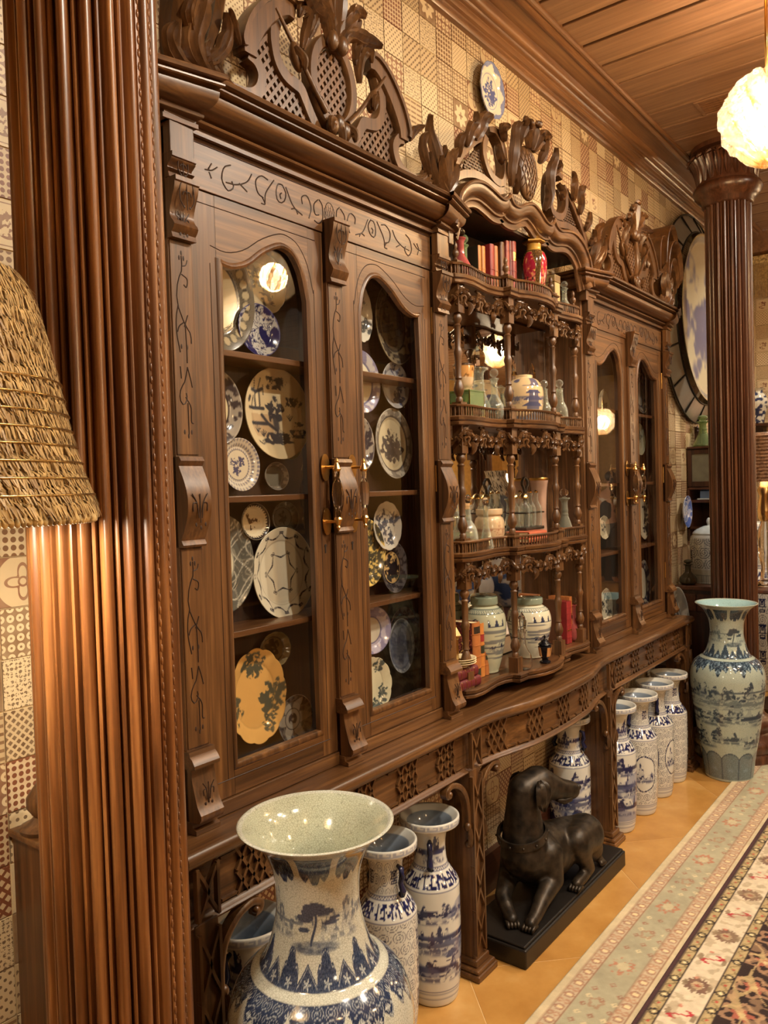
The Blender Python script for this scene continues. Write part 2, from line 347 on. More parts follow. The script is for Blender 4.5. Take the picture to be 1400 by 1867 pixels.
# ---- back wall: patterned tiles
def tile_mat(name, kind, base, ink, sc):
    k = NT(name); k.set(Roughness=.42, Coat_Weight=.08)
    uv = k.n('ShaderNodeTexCoord'); U = uv.outputs['UV']
    B, I = s2l(base), s2l(ink)
    mp = k.n('ShaderNodeMapping'); mp.inputs['Scale'].default_value = (sc, sc, 1); k.l(U, mp.inputs['Vector'])
    if kind in ('diag', 'lat', 'hatch'): mp.inputs['Rotation'].default_value = (0, 0, PI/4)
    def cell():
        v = k.n('ShaderNodeTexVoronoi', voronoi_dimensions='2D', i_Scale=1., i_Randomness=0.); k.l(mp.outputs[0], v.inputs['Vector']); return v.outputs['Distance']
    sx = k.n('ShaderNodeSeparateXYZ'); k.l(mp.outputs[0], sx.inputs[0]); X, Y = sx.outputs[0], sx.outputs[1]
    fr = lambda a: k.math('ABSOLUTE', k.math('SUBTRACT', k.math('FRACT', a), .5))
    if kind in ('dot', 'diag'): f = k.math('LESS_THAN', cell(), .24)
    elif kind == 'pearl': f = k.math('GREATER_THAN', cell(), .36)
    elif kind == 'ring': d = cell(); f = k.math('ADD', k.math('LESS_THAN', d, .13), k.math('GREATER_THAN', d, .4))
    elif kind == 'lat': f = k.math('MULTIPLY', k.math('LESS_THAN', fr(X), .31), k.math('LESS_THAN', fr(Y), .31))
    elif kind == 'hatch': f = k.math('MULTIPLY', k.math('LESS_THAN', fr(X), .18), k.math('LESS_THAN', fr(Y), .36))
    elif kind == 'bars': f = k.math('MULTIPLY', k.math('LESS_THAN', fr(Y), .2), k.math('GREATER_THAN', k.math('FRACT', k.math('MULTIPLY', X, .5)), .12))
    elif kind == 'weave':
        nz = k.n('ShaderNodeTexNoise', noise_dimensions='2D', i_Scale=1.4, i_Detail=1.); k.l(mp.outputs[0], nz.inputs['Vector'])
        f = k.math('MULTIPLY', k.math('GREATER_THAN', nz.outputs['Fac'], .5), k.math('LESS_THAN', cell(), .42))
    else:   # flower / figure / star
        s2 = k.n('ShaderNodeSeparateXYZ'); k.l(U, s2.inputs[0])
        a = k.math('SUBTRACT', s2.outputs[0], .5); b = k.math('SUBTRACT', s2.outputs[1], .5)
        r = k.math('SQRT', k.math('ADD', k.math('MULTIPLY', a, a), k.math('MULTIPLY', b, b))); th = k.math('ARCTAN2', b, a)
        if kind == 'flower':
            pet = k.math('ADD', .25, k.math('MULTIPLY', k.math('COSINE', k.math('MULTIPLY', th, 4.)), .11))
            e = k.math('ABSOLUTE', k.math('SUBTRACT', r, pet)); f = k.math('ADD', k.math('LESS_THAN', e, .035), k.math('LESS_THAN', k.math('ABSOLUTE', k.math('SUBTRACT', r, .09)), .022))
            f = k.math('ADD', f, k.math('GREATER_THAN', r, .56))
        elif kind == 'star':
            pet = k.math('ADD', .36, k.math('MULTIPLY', k.math('COSINE', k.math('MULTIPLY', th, 8.)), .07)); f = k.math('GREATER_THAN', r, pet)
            q = k.math('ADD', .1, k.math('MULTIPLY', k.math('COSINE', k.math('MULTIPLY', th, 4.)), .045)); f = k.math('ADD', f, k.math('LESS_THAN', r, q))
        else:
            nz = k.n('ShaderNodeTexNoise', noise_dimensions='2D', i_Scale=7., i_Detail=3.); k.l(U, nz.inputs['Vector'])
            f = k.math('MULTIPLY', k.math('GREATER_THAN', nz.outputs['Fac'], .52), k.math('LESS_THAN', r, .3))
            mxa = k.math('MAXIMUM', k.math('ABSOLUTE', a), k.math('ABSOLUTE', b)); f = k.math('ADD', f, k.math('LESS_THAN', k.math('ABSOLUTE', k.math('SUBTRACT', mxa, .43)), .012))
    nz = k.n('ShaderNodeTexNoise', i_Scale=26., i_Detail=3.); g = k.n('ShaderNodeTexCoord'); k.l(g.outputs['Object'], nz.inputs['Vector'])
    wear = k.math('MULTIPLY', k.math('MINIMUM', f, 1.), k.math('ADD', .45, k.math('MULTIPLY', nz.outputs['Fac'], .7)))
    mx = k.n('ShaderNodeMix', data_type='RGBA'); mx.inputs[6].default_value = (*B, 1); mx.inputs[7].default_value = (*I, 1)
    k.l(k.math('MINIMUM', wear, 1.), mx.inputs[0]); k.l(mx.outputs[2], k.b.inputs['Base Color']); MAT[name] = k.m
CR, CR2, BR, BR2, RD = (208, 188, 150), (192, 170, 132), (88, 58, 34), (116, 82, 52), (120, 72, 48)
TILES = [('dot', CR, BR, 6), ('diag', CR, BR, 7), ('pearl', BR2, CR, 6.), ('lat', RD, CR, 6), ('ring', CR, BR2, 5), ('weave', CR, BR, 11), ('hatch', CR2, BR, 6), ('bars', CR2, BR2, 6),
    ('flower', CR2, RD, 1), ('figure', CR, RD, 1), ('diag', CR, BR2, 9), ('pearl', RD, CR, 7), ('star', CR, BR2, 1), ('lat', CR2, BR, 8), ('weave', CR2, BR2, 16), ('ring', CR, RD, 4)]
for i, (kd, b, k_, sc) in enumerate(TILES): tile_mat('tile_%s_%d' % (kd, i), kd, b, k_, sc)
TN = ['tile_%s_%d' % (a[0], i) for i, a in enumerate(TILES)]
plain('tile_grout', (190, 166, 126), .8)
wb = struct(MB().box(-2.5, 7.0, WALL, WALL+.12, 0, CEIL).build('wall_back', 'tile_grout'))
def tile_mesh(name, mat, cells):
    """cells: (x, z) tile centres on the back wall (relative); one shallow slab each, with its own 0..1 uv"""
    h = .0518; V = []; F = []; UV = []
    for cx, cz in cells:
        o = len(V); V += [(cx-h,-.003,cz-h),(cx+h,-.003,cz-h),(cx+h,-.003,cz+h),(cx-h,-.003,cz+h),(cx-h-.001,0,cz-h-.001),(cx+h+.001,0,cz-h-.001),(cx+h+.001,0,cz+h+.001),(cx-h-.001,0,cz+h+.001)]
        F += [(o,o+1,o+2,o+3),(o+4,o+5,o+1,o),(o+5,o+6,o+2,o+1),(o+6,o+7,o+3,o+2),(o+7,o+4,o,o+3)]
        UV += [(0,0),(1,0),(1,1),(0,1)]+[(0,0)]*4+[(1,0)]*4+[(1,1)]*4+[(0,1)]*4
    me = bpy.data.meshes.new(name); me.from_pydata(V, [], F); u = me.uv_layers.new(name='UVMap'); u.data.foreach_set('uv', np.array(UV, np.float32).ravel())
    me.materials.append(MAT[mat]); return me
PT = .1075; X0T = 2.424-.001; Z0T = 1.404-.0
near = []; far = [[] for _ in TN]; rs = random.Random(5)
cam = Vector((0, 0, CAMH))
for i in range(-16, 43):
    for j in range(-13, 19):
        x, z = X0T+PT*(i+.5), Z0T+PT*(j+.5)
        if not (.7 < x < 6.9 and .02 < z < 3.46): continue
        k = rs.randrange(len(TN))
        hid = (1.15 < x < 2.3 or 3.38 < x < 4.5) and .9 < z < 2.6 or (2.2 < x < 3.45 and .85 < z < 2.35)
        if hid: continue
        d = math.hypot(x, WALL); under = 1.05 < x < 4.6 and z < .75
        behind_col = .97 < x < 1.1
        near.append((d*(1.6 if under else 1)+(9 if behind_col else 0), x, z, k))
near.sort()
tm = [tile_mesh('tile', n, [(0, 0)]) for n in TN]
for q, (d, x, z, k) in enumerate(near):
    if q < 300:
        o = bpy.data.objects.new('tile', tm[k]); COL.objects.link(o); o.location = (x, WALL, z); o.parent = wb
    else: far[k].append((x, z))
for k, c in enumerate(far):
    if c:
        me = tile_mesh('tile_field', TN[k], c); me.transform(Matrix.Translation((0, WALL, 0)))
        o = bpy.data.objects.new('tile_field', me); COL.objects.link(o); o.parent = wb; o['kind'] = 'stuff'
MB().box(1.0, 4.6, WALL-.03, WALL, 0, .16).build('skirting', 'dark_wood_x', wb)
# ---- other walls of the room
struct(MB().box(-2.6, -2.5, -4.5, WALL+.12, 0, CEIL).build('wall_left', 'tile_grout'))
wr = struct(MB().box(6.95, 7.07, 1.02, WALL+.12, 0, CEIL).build('wall_right', 'tile_grout'))
cells = [(-PT*(i+.5), PT*(j+.5)) for i in range(5) for j in range(31)]
for q in (1, 9, 14):
    me = tile_mesh('tile_field', TN[q], [c for n, c in enumerate(cells) if n % 3 == (1, 9, 14).index(q)])
    me.transform(Matrix.Translation((6.95, WALL, .05)) @ Matrix.Rotation(-PI/2, 4, 'Z') @ Matrix.Scale(-1, 4, (1, 0, 0))); me.flip_normals()
    o = bpy.data.objects.new('tile_field', me); COL.objects.link(o); o.parent = wr; o['kind'] = 'stuff'
wf = struct(MB().box(-2.6, 14, -4.6, -4.5, 0, CEIL).build('wall_front', 'yellow_wall' if 'yellow_wall' in MAT else plain('yellow_wall', (196, 158, 92), .8)))
struct(MB().box(13.9, 14, -4.5, WALL, 0, CEIL).build('wall_end', 'yellow_wall'))
struct(MB().box(7.07, 14, WALL, WALL+.12, 0, CEIL).build('wall_beyond', 'yellow_wall'))
pan = MB()
for i in range(20):   # dark panelled dado of the opposite wall, seen in the mirrors
    x = -2.3+i*.8; pan.box(x+.06, x+.74, -4.5, -4.47, .25, 1.05); pan.box(x+.14, x+.66, -4.47, -4.455, .33, .97)
pan.box(-2.5, 13.9, -4.5, -4.46, 1.1, 1.18).box(-2.5, 13.9, -4.5, -4.46, 0, .2)
o = pan.build('dado_panel', 'dark_wood_x', wf); o['kind'] = 'stuff'
# ---- ceiling planks
ce = struct(MB().box(-2.5, 14, -4.5, WALL+.1, CEIL+.018, CEIL+.08).build('ceiling', 'gap_dark'))
pm = MB().box(-.0955, .0955, -5.9, 0, 0, .02); p0 = None
for i in range(-26, 52):
    x = 3.169+.2094*(i+.5)
    if p0 is None: p0 = o = pm.build('plank', 'plank_wood', ce, bevel=.004)
    else: o = p0.copy(); COL.objects.link(o); o.parent = ce
    o.location = (x, 1.45, CEIL+rs.uniform(-.0015, .0015))
def long_trim(name, prof, mat='crown_wood', x0=-2.5, x1=6.95):
    """prof: (y, z) outline carried along x"""
    n = len(prof); V = [(x, y, z) for x in (x0, x1) for y, z in prof]
    F = [(i, (i+1) % n, (i+1) % n+n, i+n) for i in range(n)]+[tuple(range(n)), tuple(reversed(range(n, 2*n)))]
    b = MB(); b.add(V, F); return struct(b.build(name, mat, smooth=28))
long_trim('trim_1', [(1.437, 3.56), (1.437, 3.532), (1.443, 3.526), (1.452, 3.526), (1.455, 3.533), (1.464, 3.533), (1.466, 3.524), (1.48, 3.518), (1.492, 3.524), (1.496, 3.534), (1.496, 3.56)])
long_trim('trim_2', [(1.49, 3.56), (1.49, 3.536), (1.572, 3.53), (1.572, 3.56)])
cr = [(1.57, 3.56), (1.57, 3.528)]+[(1.572+.026*(1-math.cos(a)), 3.522-.03*math.sin(a)) for a in np.linspace(0, PI/2, 6)]+[(1.602, 3.486), (1.602, 3.478), (1.61, 3.474)]
cr += [(1.61+.012*math.sin(a), 3.468-.024*a/PI) for a in np.linspace(0, PI, 6)]+[(1.622, 3.44), (1.622, 3.432)]+[(1.628-.006*math.sin(a), 3.43-.024*a/PI) for a in np.linspace(0, PI, 5)]+[(1.65, 3.404), (1.65, 3.56)]
long_trim('trim_3', cr)
# end wall cornice (seen past the far column)
b = MB()
b.add([(x, y, z) for y in (1.02, WALL) for x, z in ((6.95, 3.40), (6.9, 3.42), (6.88, 3.5), (6.74, 3.53), (6.72, 3.56), (6.95, 3.56))], [tuple(range(6)), tuple(range(11, 5, -1))]+[(i, i+6, (i+1) % 6+6, (i+1) % 6) for i in range(6)])
struct(b.build('trim_4', 'crown_wood', smooth=30))
# ceiling air grille
gr = thing('air_grille', 'slim wooden air grille let into the planked ceiling', 'grille', (4.33, 1.1, CEIL))
g = MB()
for (x0, x1, y0, y1) in ((4.24, 4.25, .6, 1.217), (4.41, 4.42, .6, 1.217), (4.25, 4.41, 1.2, 1.217), (4.25, 4.41, .6, .615)): g.box(x0, x1, y0, y1, CEIL-.006, CEIL+.001)
g.build('grille_frame', 'plank_wood', gr)
for i in range(6): MB().box(4.256+i*.0262, 4.274+i*.0262, .615, 1.2, CEIL-.004, CEIL+.001).build('slat', 'crown_wood', gr)
# ================================================================== COLUMNS
def column(x, y, D, mat, label, beads=6, seg=9, cap=True):
    t = thing('fluted_column', label, 'column', (x, y, 0)); R = D/2; n = 20; prof = []
    # moulded base
    bp = [(.235, 0), (.235, .05), (.225, .06), (.235, .075), (.24, .10), (.232, .125), (.21, .135), (.205, .15), (.185, .165), (.19, .18), (.2, .2), (.196, .225), (.175, .24), (.16, .25), (.15, .27), (.15, .285), (.136, .3), (R+.004, .32), (R-.006, .34)]
    MB().lathe(bp, (x, y, 0), 56).build('column_base', mat, t, smooth=50)
    # reeded shaft: half-round reeds parted by quirked fillets
    ring = []
    for i in range(n):
        for q in range(seg):
            u = q/seg; a = 2*PI*(i+u)/n
            if u < .62: e = math.sin(PI*u/.62); r = R-.017+.017*e**.6
            elif u < .70: r = R-.02
            elif u < .92: r = R-.006-.002*abs((u-.81)/.11)
            else: r = R-.02
            ring.append((r*math.cos(a), r*math.sin(a)))
    zs = [.33, 1.0, 1.7, 2.4, 3.22]; V = []; F = []; m = len(ring)
    for z in zs: V += [(x+a, y+b, z) for a, b in ring]
    for j in range(len(zs)-1):
        for i in range(m): F.append((j*m+i, j*m+(i+1) % m, (j+1)*m+(i+1) % m, (j+1)*m+i))
    MB().add(V, F).build('shaft', mat, t, smooth=32)
    # strings of small carved beads laid in some of the fillets
    cam_a = math.atan2(-y, -x)
    for i in range(n):
        if beads and .72 < math.cos(2*PI*(i+.81)/n)*math.sin(cam_a+PI)-math.sin(2*PI*(i+.81)/n)*math.cos(cam_a+PI) < .97 and math.cos(2*PI*(i+.81)/n-cam_a) > 0:
            a = 2*PI*(i+.81)/n; px, py = x+(R-.0068)*math.cos(a), y+(R-.0068)*math.sin(a); s = MB()
            for k in range(int(2.8/.022)): s.blob((px, py, .4+k*.022), .003, .003, .008, 5, 4)
            o = s.build('bead_string', mat, t, smooth=180); o['kind'] = 'stuff'
    if cap:
        zc = 3.2
        cp = [(R-.004, zc), (R+.012, zc+.012), (R+.014, zc+.03), (R+.03, zc+.045), (R+.052, zc+.07), (R+.06, zc+.095), (R+.054, zc+.115), (R+.036, zc+.125), (R+.034, zc+.14), (R+.03, zc+.15), (R+.03, zc+.31), (R+.07, zc+.315), (R+.07, zc+.34)]
        MB().lathe(cp, (x, y, 0), 48).build('capital', mat, t, smooth=50)
        lf = MB()
        for k in range(22):
            a = 2*PI*k/22; c, s_ = math.cos(a), math.sin(a)
            pts = [(x+c*(R+.028), y+s_*(R+.028), zc+.14), (x+c*(R+.04), y+s_*(R+.04), zc+.22), (x+c*(R+.07), y+s_*(R+.07), zc+.275), (x+c*(R+.085), y+s_*(R+.085), zc+.262)]
            lf.leaf(pts, .021, .016, (c, s_, 0), 2, n=9)
        o = lf.build('leaf_ring', mat, t, smooth=60); o['kind'] = 'stuff'
    return t
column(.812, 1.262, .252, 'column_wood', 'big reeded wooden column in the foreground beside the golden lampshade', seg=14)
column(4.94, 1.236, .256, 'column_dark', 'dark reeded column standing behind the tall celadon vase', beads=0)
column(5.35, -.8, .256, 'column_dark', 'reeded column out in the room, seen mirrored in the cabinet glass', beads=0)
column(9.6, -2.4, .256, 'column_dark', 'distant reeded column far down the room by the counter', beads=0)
# ================================================================== LAMPS OF THE ROOM AND ADDED FILL LAMPS
def add_light(name, typ, loc, power, color=WARM, parent=None, **kw):
    d = bpy.data.lights.new(name, typ); d.energy = power; d.color = color
    for k, v in kw.items(): setattr(d, k, v)
    o = bpy.data.objects.new(name, d); COL.objects.link(o)
    if parent: o.parent = parent; o.location = Vector(loc)-ORG[parent.name]
    else: o.location = loc
    return o
def swirl_glass(name):
    k = NT(name)
    at = k.n('ShaderNodeTexCoord'); nz = k.n('ShaderNodeTexNoise', i_Scale=16., i_Detail=2., i_Distortion=2.5); k.l(at.outputs['Object'], nz.inputs['Vector'])
    r = k.ramp([(.42, (1, .985, .95)), (.5, (.72, .58, .36)), (.55, (.97, .9, .76)), (.62, (1, .99, .96))]); k.l(nz.outputs['Fac'], r.inputs[0])
    tr = k.n('ShaderNodeBsdfTransparent'); lw = k.n('ShaderNodeLayerWeight', i_Blend=.35); ed = k.ramp([(.25, (1, 1, 1)), (.62, (.86, .68, .4)), (.9, (.5, .3, .1))]); k.l(lw.outputs['Facing'], ed.inputs[0]); mu = k.n('ShaderNodeMix', data_type='RGBA', blend_type='MULTIPLY'); mu.inputs[0].default_value = 1.; k.l(r.outputs[0], mu.inputs[6]); k.l(ed.outputs[0], mu.inputs[7]); k.l(mu.outputs[2], tr.inputs[0])
    gl = k.n('ShaderNodeBsdfTranslucent'); k.l(r.outputs[0], gl.inputs[0]); gs = k.n('ShaderNodeBsdfGlossy'); gs.inputs['Roughness'].default_value = .05
    m1 = k.n('ShaderNodeMixShader'); m1.inputs[0].default_value = .07; k.l(tr.outputs[0], m1.inputs[1]); k.l(gl.outputs[0], m1.inputs[2])
    m2 = k.n('ShaderNodeMixShader'); m2.inputs[0].default_value = .1; k.l(m1.outputs[0], m2.inputs[1]); k.l(gs.outputs[0], m2.inputs[2])
    k.l(m2.outputs[0], k.out.inputs['Surface']); MAT[name] = k.m
swirl_glass('swirl_glass')
def pendant(x, y, z, power, swirl, label):
    t = thing('glass_pendant', label, 'pendant lamp', (x, y, z+.2))
    sh = MB(); n = 9
    for k in range(n):       # a bouquet of hand-blown glass lobes twisted about the stem
        pts = []
        for q in range(9):
            u = q/8; a = 2*PI*k/n+u*1.3; rr = .025+.105*math.sin(PI*min(1, u*.93+.07))**.8; pts.append((x+rr*math.cos(a), y+rr*math.sin(a), z+.16-.31*u))
        sh.tube(pts, .047, 10, scales=[.4+.75*math.sin(PI*(q+.6)/9.2) for q in range(9)])
    sh.build('glass_shade', 'swirl_glass', t, smooth=180)
    MB().blob((x, y, z-.01), .05, .05, .075, 14, 10).build('bulb', 'bulb_glow', t, smooth=180)
    MB().tube([(x, y, z+.14), (x, y, CEIL)], .006, 8, up=(1, 0, 0)).build('stem', 'brass', t, smooth=180)
    MB().lathe([(.0, 0), (.05, 0), (.06, .02), (.06, .03)], (x, y, CEIL-.03), 20).build('ceiling_rose', 'brass', t, smooth=50)
    add_light('pendant_light', 'POINT', (x, y, z), power, parent=t, shadow_soft_size=.09)
PL = ['glowing swirled glass pendant hanging at the top right before the far column', 'glass pendant over the room, mirrored in the left cabinet doors', 'glass pendant far down the room, mirrored in the shelves', 'glass pendant hanging behind the camera', 'glass pendant over the far counter', 'low glass pendant added as unseen fill facing the cabinets']
for (x, y, z, p, s), l in zip(PENDANTS, PL): pendant(x, y, z, p, s, l)
SL = ['added fill downlight over the left glazed cabinet', 'added fill downlight before the open mirrored shelves', 'added fill downlight before the right glazed cabinet', 'added fill downlight over the carpets', 'added fill downlight over the far end of the room']
for (x, y, p, tgt), l in zip(FILL_SPOTS, SL):
    t = thing('fill_downlight', l, 'downlight', (x, y, CEIL))
    MB().lathe([(.03, .0), (.034, -.004), (.05, -.005), (.052, .002)], (x, y, CEIL), 24, cap=False).build('bezel', 'brass', t, smooth=50)
    MB().lathe([(0.0, -.001), (.03, -.001)], (x, y, CEIL), 20, cap=False).build('lens', 'bulb_glow', t)
    o = add_light('fill_beam', 'SPOT', (x, y, CEIL-.02), p, parent=t, spot_size=1.75, spot_blend=.8, shadow_soft_size=.05)
    o.rotation_euler = (Vector(tgt)-Vector((x, y, CEIL))).to_track_quat('-Z', 'Y').to_euler()
# ================================================================== GLAZED CABINETS
def vine(pts, y, r=.0016, n=18):
    """one incised stroke: a fine dark groove line lying in a front face at depth y"""
    return [(a, y, b) for a, b in spline(pts, n)]
def groove(b, pts, y, r=.0013, n=18): b.tube(vine(pts, y, n=n), r, 5, up=(0, -1, 0)); return b
def frieze_vine(b, xc, zc, y, w=1.0):
    for s in (-1, 1):
        P = lambda L: [(xc+s*a*w, zc+c) for a, c in L]
        for L in ([(.05, .032), (.035, .018), (.035, -.018), (.055, -.034), (.075, -.03)], [(.055, .03), (.075, .012), (.07, -.012), (.052, -.01)],
                  [(.1, -.03), (.088, 0), (.105, .028), (.13, .02), (.128, .002)], [(.13, -.028), (.17, -.012), (.2, .03)], [(.15, -.03), (.16, -.018), (.178, -.022)],
                  [(.215, .032), (.2, .012), (.212, -.012), (.235, -.014), (.242, .008), (.232, .03), (.215, .032)], [(.218, .01), (.226, .004), (.222, -.006)],
                  [(.25, .035), (.285, -.005), (.29, -.03)], [(.275, .03), (.3, .034), (.325, .016), (.318, -.012), (.296, -.02)], [(.3, -.02), (.29, -.034), (.305, -.036)],
                  [(.34, .028), (.36, .004), (.4, -.012), (.44, -.016)], [(.36, -.02), (.39, -.006)], [(.42, .03), (.445, .018), (.455, -.012), (.435, -.034), (.412, -.022), (.418, -.008)],
                  [(.47, .012), (.49, 0), (.515, -.004)], [(.49, .016), (.502, 0)], [(.492, -.02), (.5, -.006)]): groove(b, P(L), y, .0019, n=14)
    ov = [(xc+.02*math.cos(a), zc+.034*math.sin(a)) for a in np.linspace(0, 2*PI, 17)]; groove(b, ov, y, n=30)
    for k in range(-2, 3):
        groove(b, [(xc+k*.008-.008, zc-.026+abs(k)*.006), (xc+k*.008+.006, zc+.026-abs(k)*.006)], y, .0008, 4); groove(b, [(xc+k*.008+.008, zc-.026+abs(k)*.006), (xc+k*.008-.006, zc+.026-abs(k)*.006)], y, .0008, 4)
def pil_vine(b, xc, z0, z1, y):
    h = z1-z0; P = lambda L: [(xc+a, z0+c*h) for a, c in L]
    for L in ([(0, .95), (0, .88), (-.012, .82), (-.016, .72), (.002, .62), (.018, .57), (.02, .52)], [(.0, .9), (.012, .91), (.016, .935)], [(-.001, .86), (.014, .84), (.012, .80), (.004, .81)], [(-.014, .7), (-.02, .64), (-.02, .56), (-.012, .47)],
              [(0, .62), (-.012, .6), (-.018, .57)], [(.004, .62), (.006, .5), (.006, .42)], [(.012, .66), (.002, .6)], [(.006, .4), (-.002, .33), (-.014, .29), (-.018, .24), (-.008, .21), (.002, .24), (.0, .27)],
              [(.006, .4), (.014, .34), (.018, .3)], [(-.002, .25), (.012, .2), (.012, .13), (.018, .12)], [(.004, .22), (.004, .12), (.004, .06)], [(-.014, .4), (-.012, .34)]): groove(b, P(L), y, .0015, n=12)
    for a, c in ((-.008, .5), (.008, .5), (-.008, .075), (.012, .075), (.003, .055), (0, .965), (-.006, .94), (.006, .94)): b.blob((xc+a, y, z0+c*h), .0028, .0012, .006, 6, 4)
def glyph(b, xc, zc, y, s=1.0):
    P = lambda L: [(xc+a*s, zc+c*s) for a, c in L]
    for q in (-1, 1):
        for L in ([(0, .03), (q*.012, .028), (q*.019, .012), (q*.019, -.014), (q*.008, -.03)], [(0, .006), (q*.008, .006), (q*.012, -.002)]): groove(b, P(L), y, n=10)
        b.blob((xc+q*.008*s, y, zc-.028*s), .003, .0012, .003, 6, 4)
    groove(b, P([(0, .032), (0, -.034)]), y, n=4)
def spray(b, xc, zc, y, s=1.0):
    for L in ([(0, -.03), (0, .03)], [(-.004, -.02), (-.008, .01), (-.02, .03)], [(.004, -.02), (.008, .01), (.02, .03)], [(-.018, -.006), (-.018, .01), (-.008, .012)], [(.018, -.006), (.018, .01), (.008, .012)]):
        groove(b, [(xc+a*s, zc+c*s) for a, c in L], y, n=8)
    for a in (-.012, 0, .012): b.blob((xc+a*s, y, zc-.04*s+abs(a)*.6), .003, .0012, .005, 6, 4)
def console(z1, z0, yb, proj, n=14):
    """side outline (y,z) of an S-scroll bracket between z0 and z1, proud of yb by proj at the head"""
    f = []
    for i in range(n+1):
        u = i/n; z = z1-.012-(z1-z0-.024)*u; p = proj*(.95-.62*sm(np.array(u), .0, .62)+.45*math.exp(-((u-.86)/.12)**2)); f.append((yb-float(p), z))
    return [(yb+.02, z1), (yb-proj*1.08, z1), (yb-proj*1.08, z1-.01)]+f+[(yb-proj*.55, z0), (yb+.02, z0)]
def pilaster(t, xc, full, w=.0335, yb=1.466):
    top = 2.46 if full else 2.378
    p = MB()
    p.box(xc-w, xc+w, yb, 1.5, .872, top-.004)            # backing strip
    o = p.build('pilaster', 'teak_z', t, bevel=.0015); inc = MB()
    face = yb-.0035
    MB().box(xc-w*.92, xc+w*.92, face, yb+.001, 1.722, 2.204).build('upper_panel', 'teak_z', o, bevel=.002)
    MB().box(xc-w*.92, xc+w*.92, face, yb+.001, 1.05, 1.508).build('lower_panel', 'teak_z', o, bevel=.002)
    pil_vine(inc, xc, 1.74, 2.195, face); pil_vine(inc, xc, 1.06, 1.5, face)
    if full:
        MB().box(xc-w, xc+w, yb-.022, yb+.01, 2.392, 2.462).build('block', 'teak_z', o, bevel=.002)
        MB().prism(console(2.392, 2.34, yb, .026), xc-w, xc+w, 'yz').build('bracket', 'teak_z', o, smooth=35); glyph(inc, xc, 2.367, yb-.0215, .7)
        zt = 2.338
    else: zt = 2.378
    MB().prism(console(zt, 2.206, yb, .034), xc-w, xc+w, 'yz').build('bracket', 'teak_z', o, smooth=35)
    glyph(inc, xc, zt-.036, yb-.0315); spray(inc, xc, zt-.096, yb-.0165, .8)
    MB().prism([(yb+.02, 1.718), (yb-.012, 1.718), (yb-.018, 1.708), (yb-.012, 1.7)]+[(yb-.008-.03*math.sin(PI*u)**1.1, 1.7-.176*u) for u in np.linspace(.02, .98, 16)]+[(yb-.012, 1.524), (yb-.016, 1.517), (yb-.012, 1.512), (yb+.02, 1.512)], xc-w, xc+w, 'yz').build('bracket', 'teak_z', o, smooth=35)
    spray(inc, xc, 1.6, yb-.0385, 1.1)
    MB().prism([(yb+.02, 1.046), (yb-.012, 1.046), (yb-.014, 1.036), (yb-.022, 1.03), (yb-.03, 1.018), (yb-.03, 1.01), (yb-.016, 1.006), (yb+.02, 1.006)], xc-w*1.1, xc+w*1.1, 'yz').build('cap_moulding', 'teak_x', o, smooth=30)
    lowc = [(yb+.02, 1.006)]+[(yb-.012-.02*math.sin(PI*u*.55)**2-.012*math.exp(-((u-.88)/.12)**2), 1.006-.118*u) for u in np.linspace(0, 1, 14)]+[(yb-.01, .884), (yb+.02, .884)]
    MB().prism(lowc, xc-w, xc+w, 'yz').build('bracket', 'teak_z', o, smooth=35); spray(inc, xc, .95, yb-.031, .8)
    MB().prism([(yb+.02, .884), (yb-.012, .884), (yb-.014, .872), (yb-.026, .868), (yb-.026, .8585), (yb+.02, .8585)], xc-w*1.05, xc+w*1.05, 'yz').build('foot', 'teak_x', o, smooth=30)
    g = inc.build('incised_vine', 'incised_dark', o); g['kind'] = 'stuff'
def arch_curve(xa, xb, z0, zc, za, n=26):
    """ogee head of a pane from the low outer corner xa (z0) to the inner stile xb, apex za"""
    pts = [(0, zc), (.14, zc-.006), (.3, zc+.012), (.46, zc+.05), (.62, za-.006), (.72, za), (.84, za-.014), (.94, za-.06), (1.0, za-.135)]
    return [(xa+(xb-xa)*a, b) for a, b in spline(pts, n)]
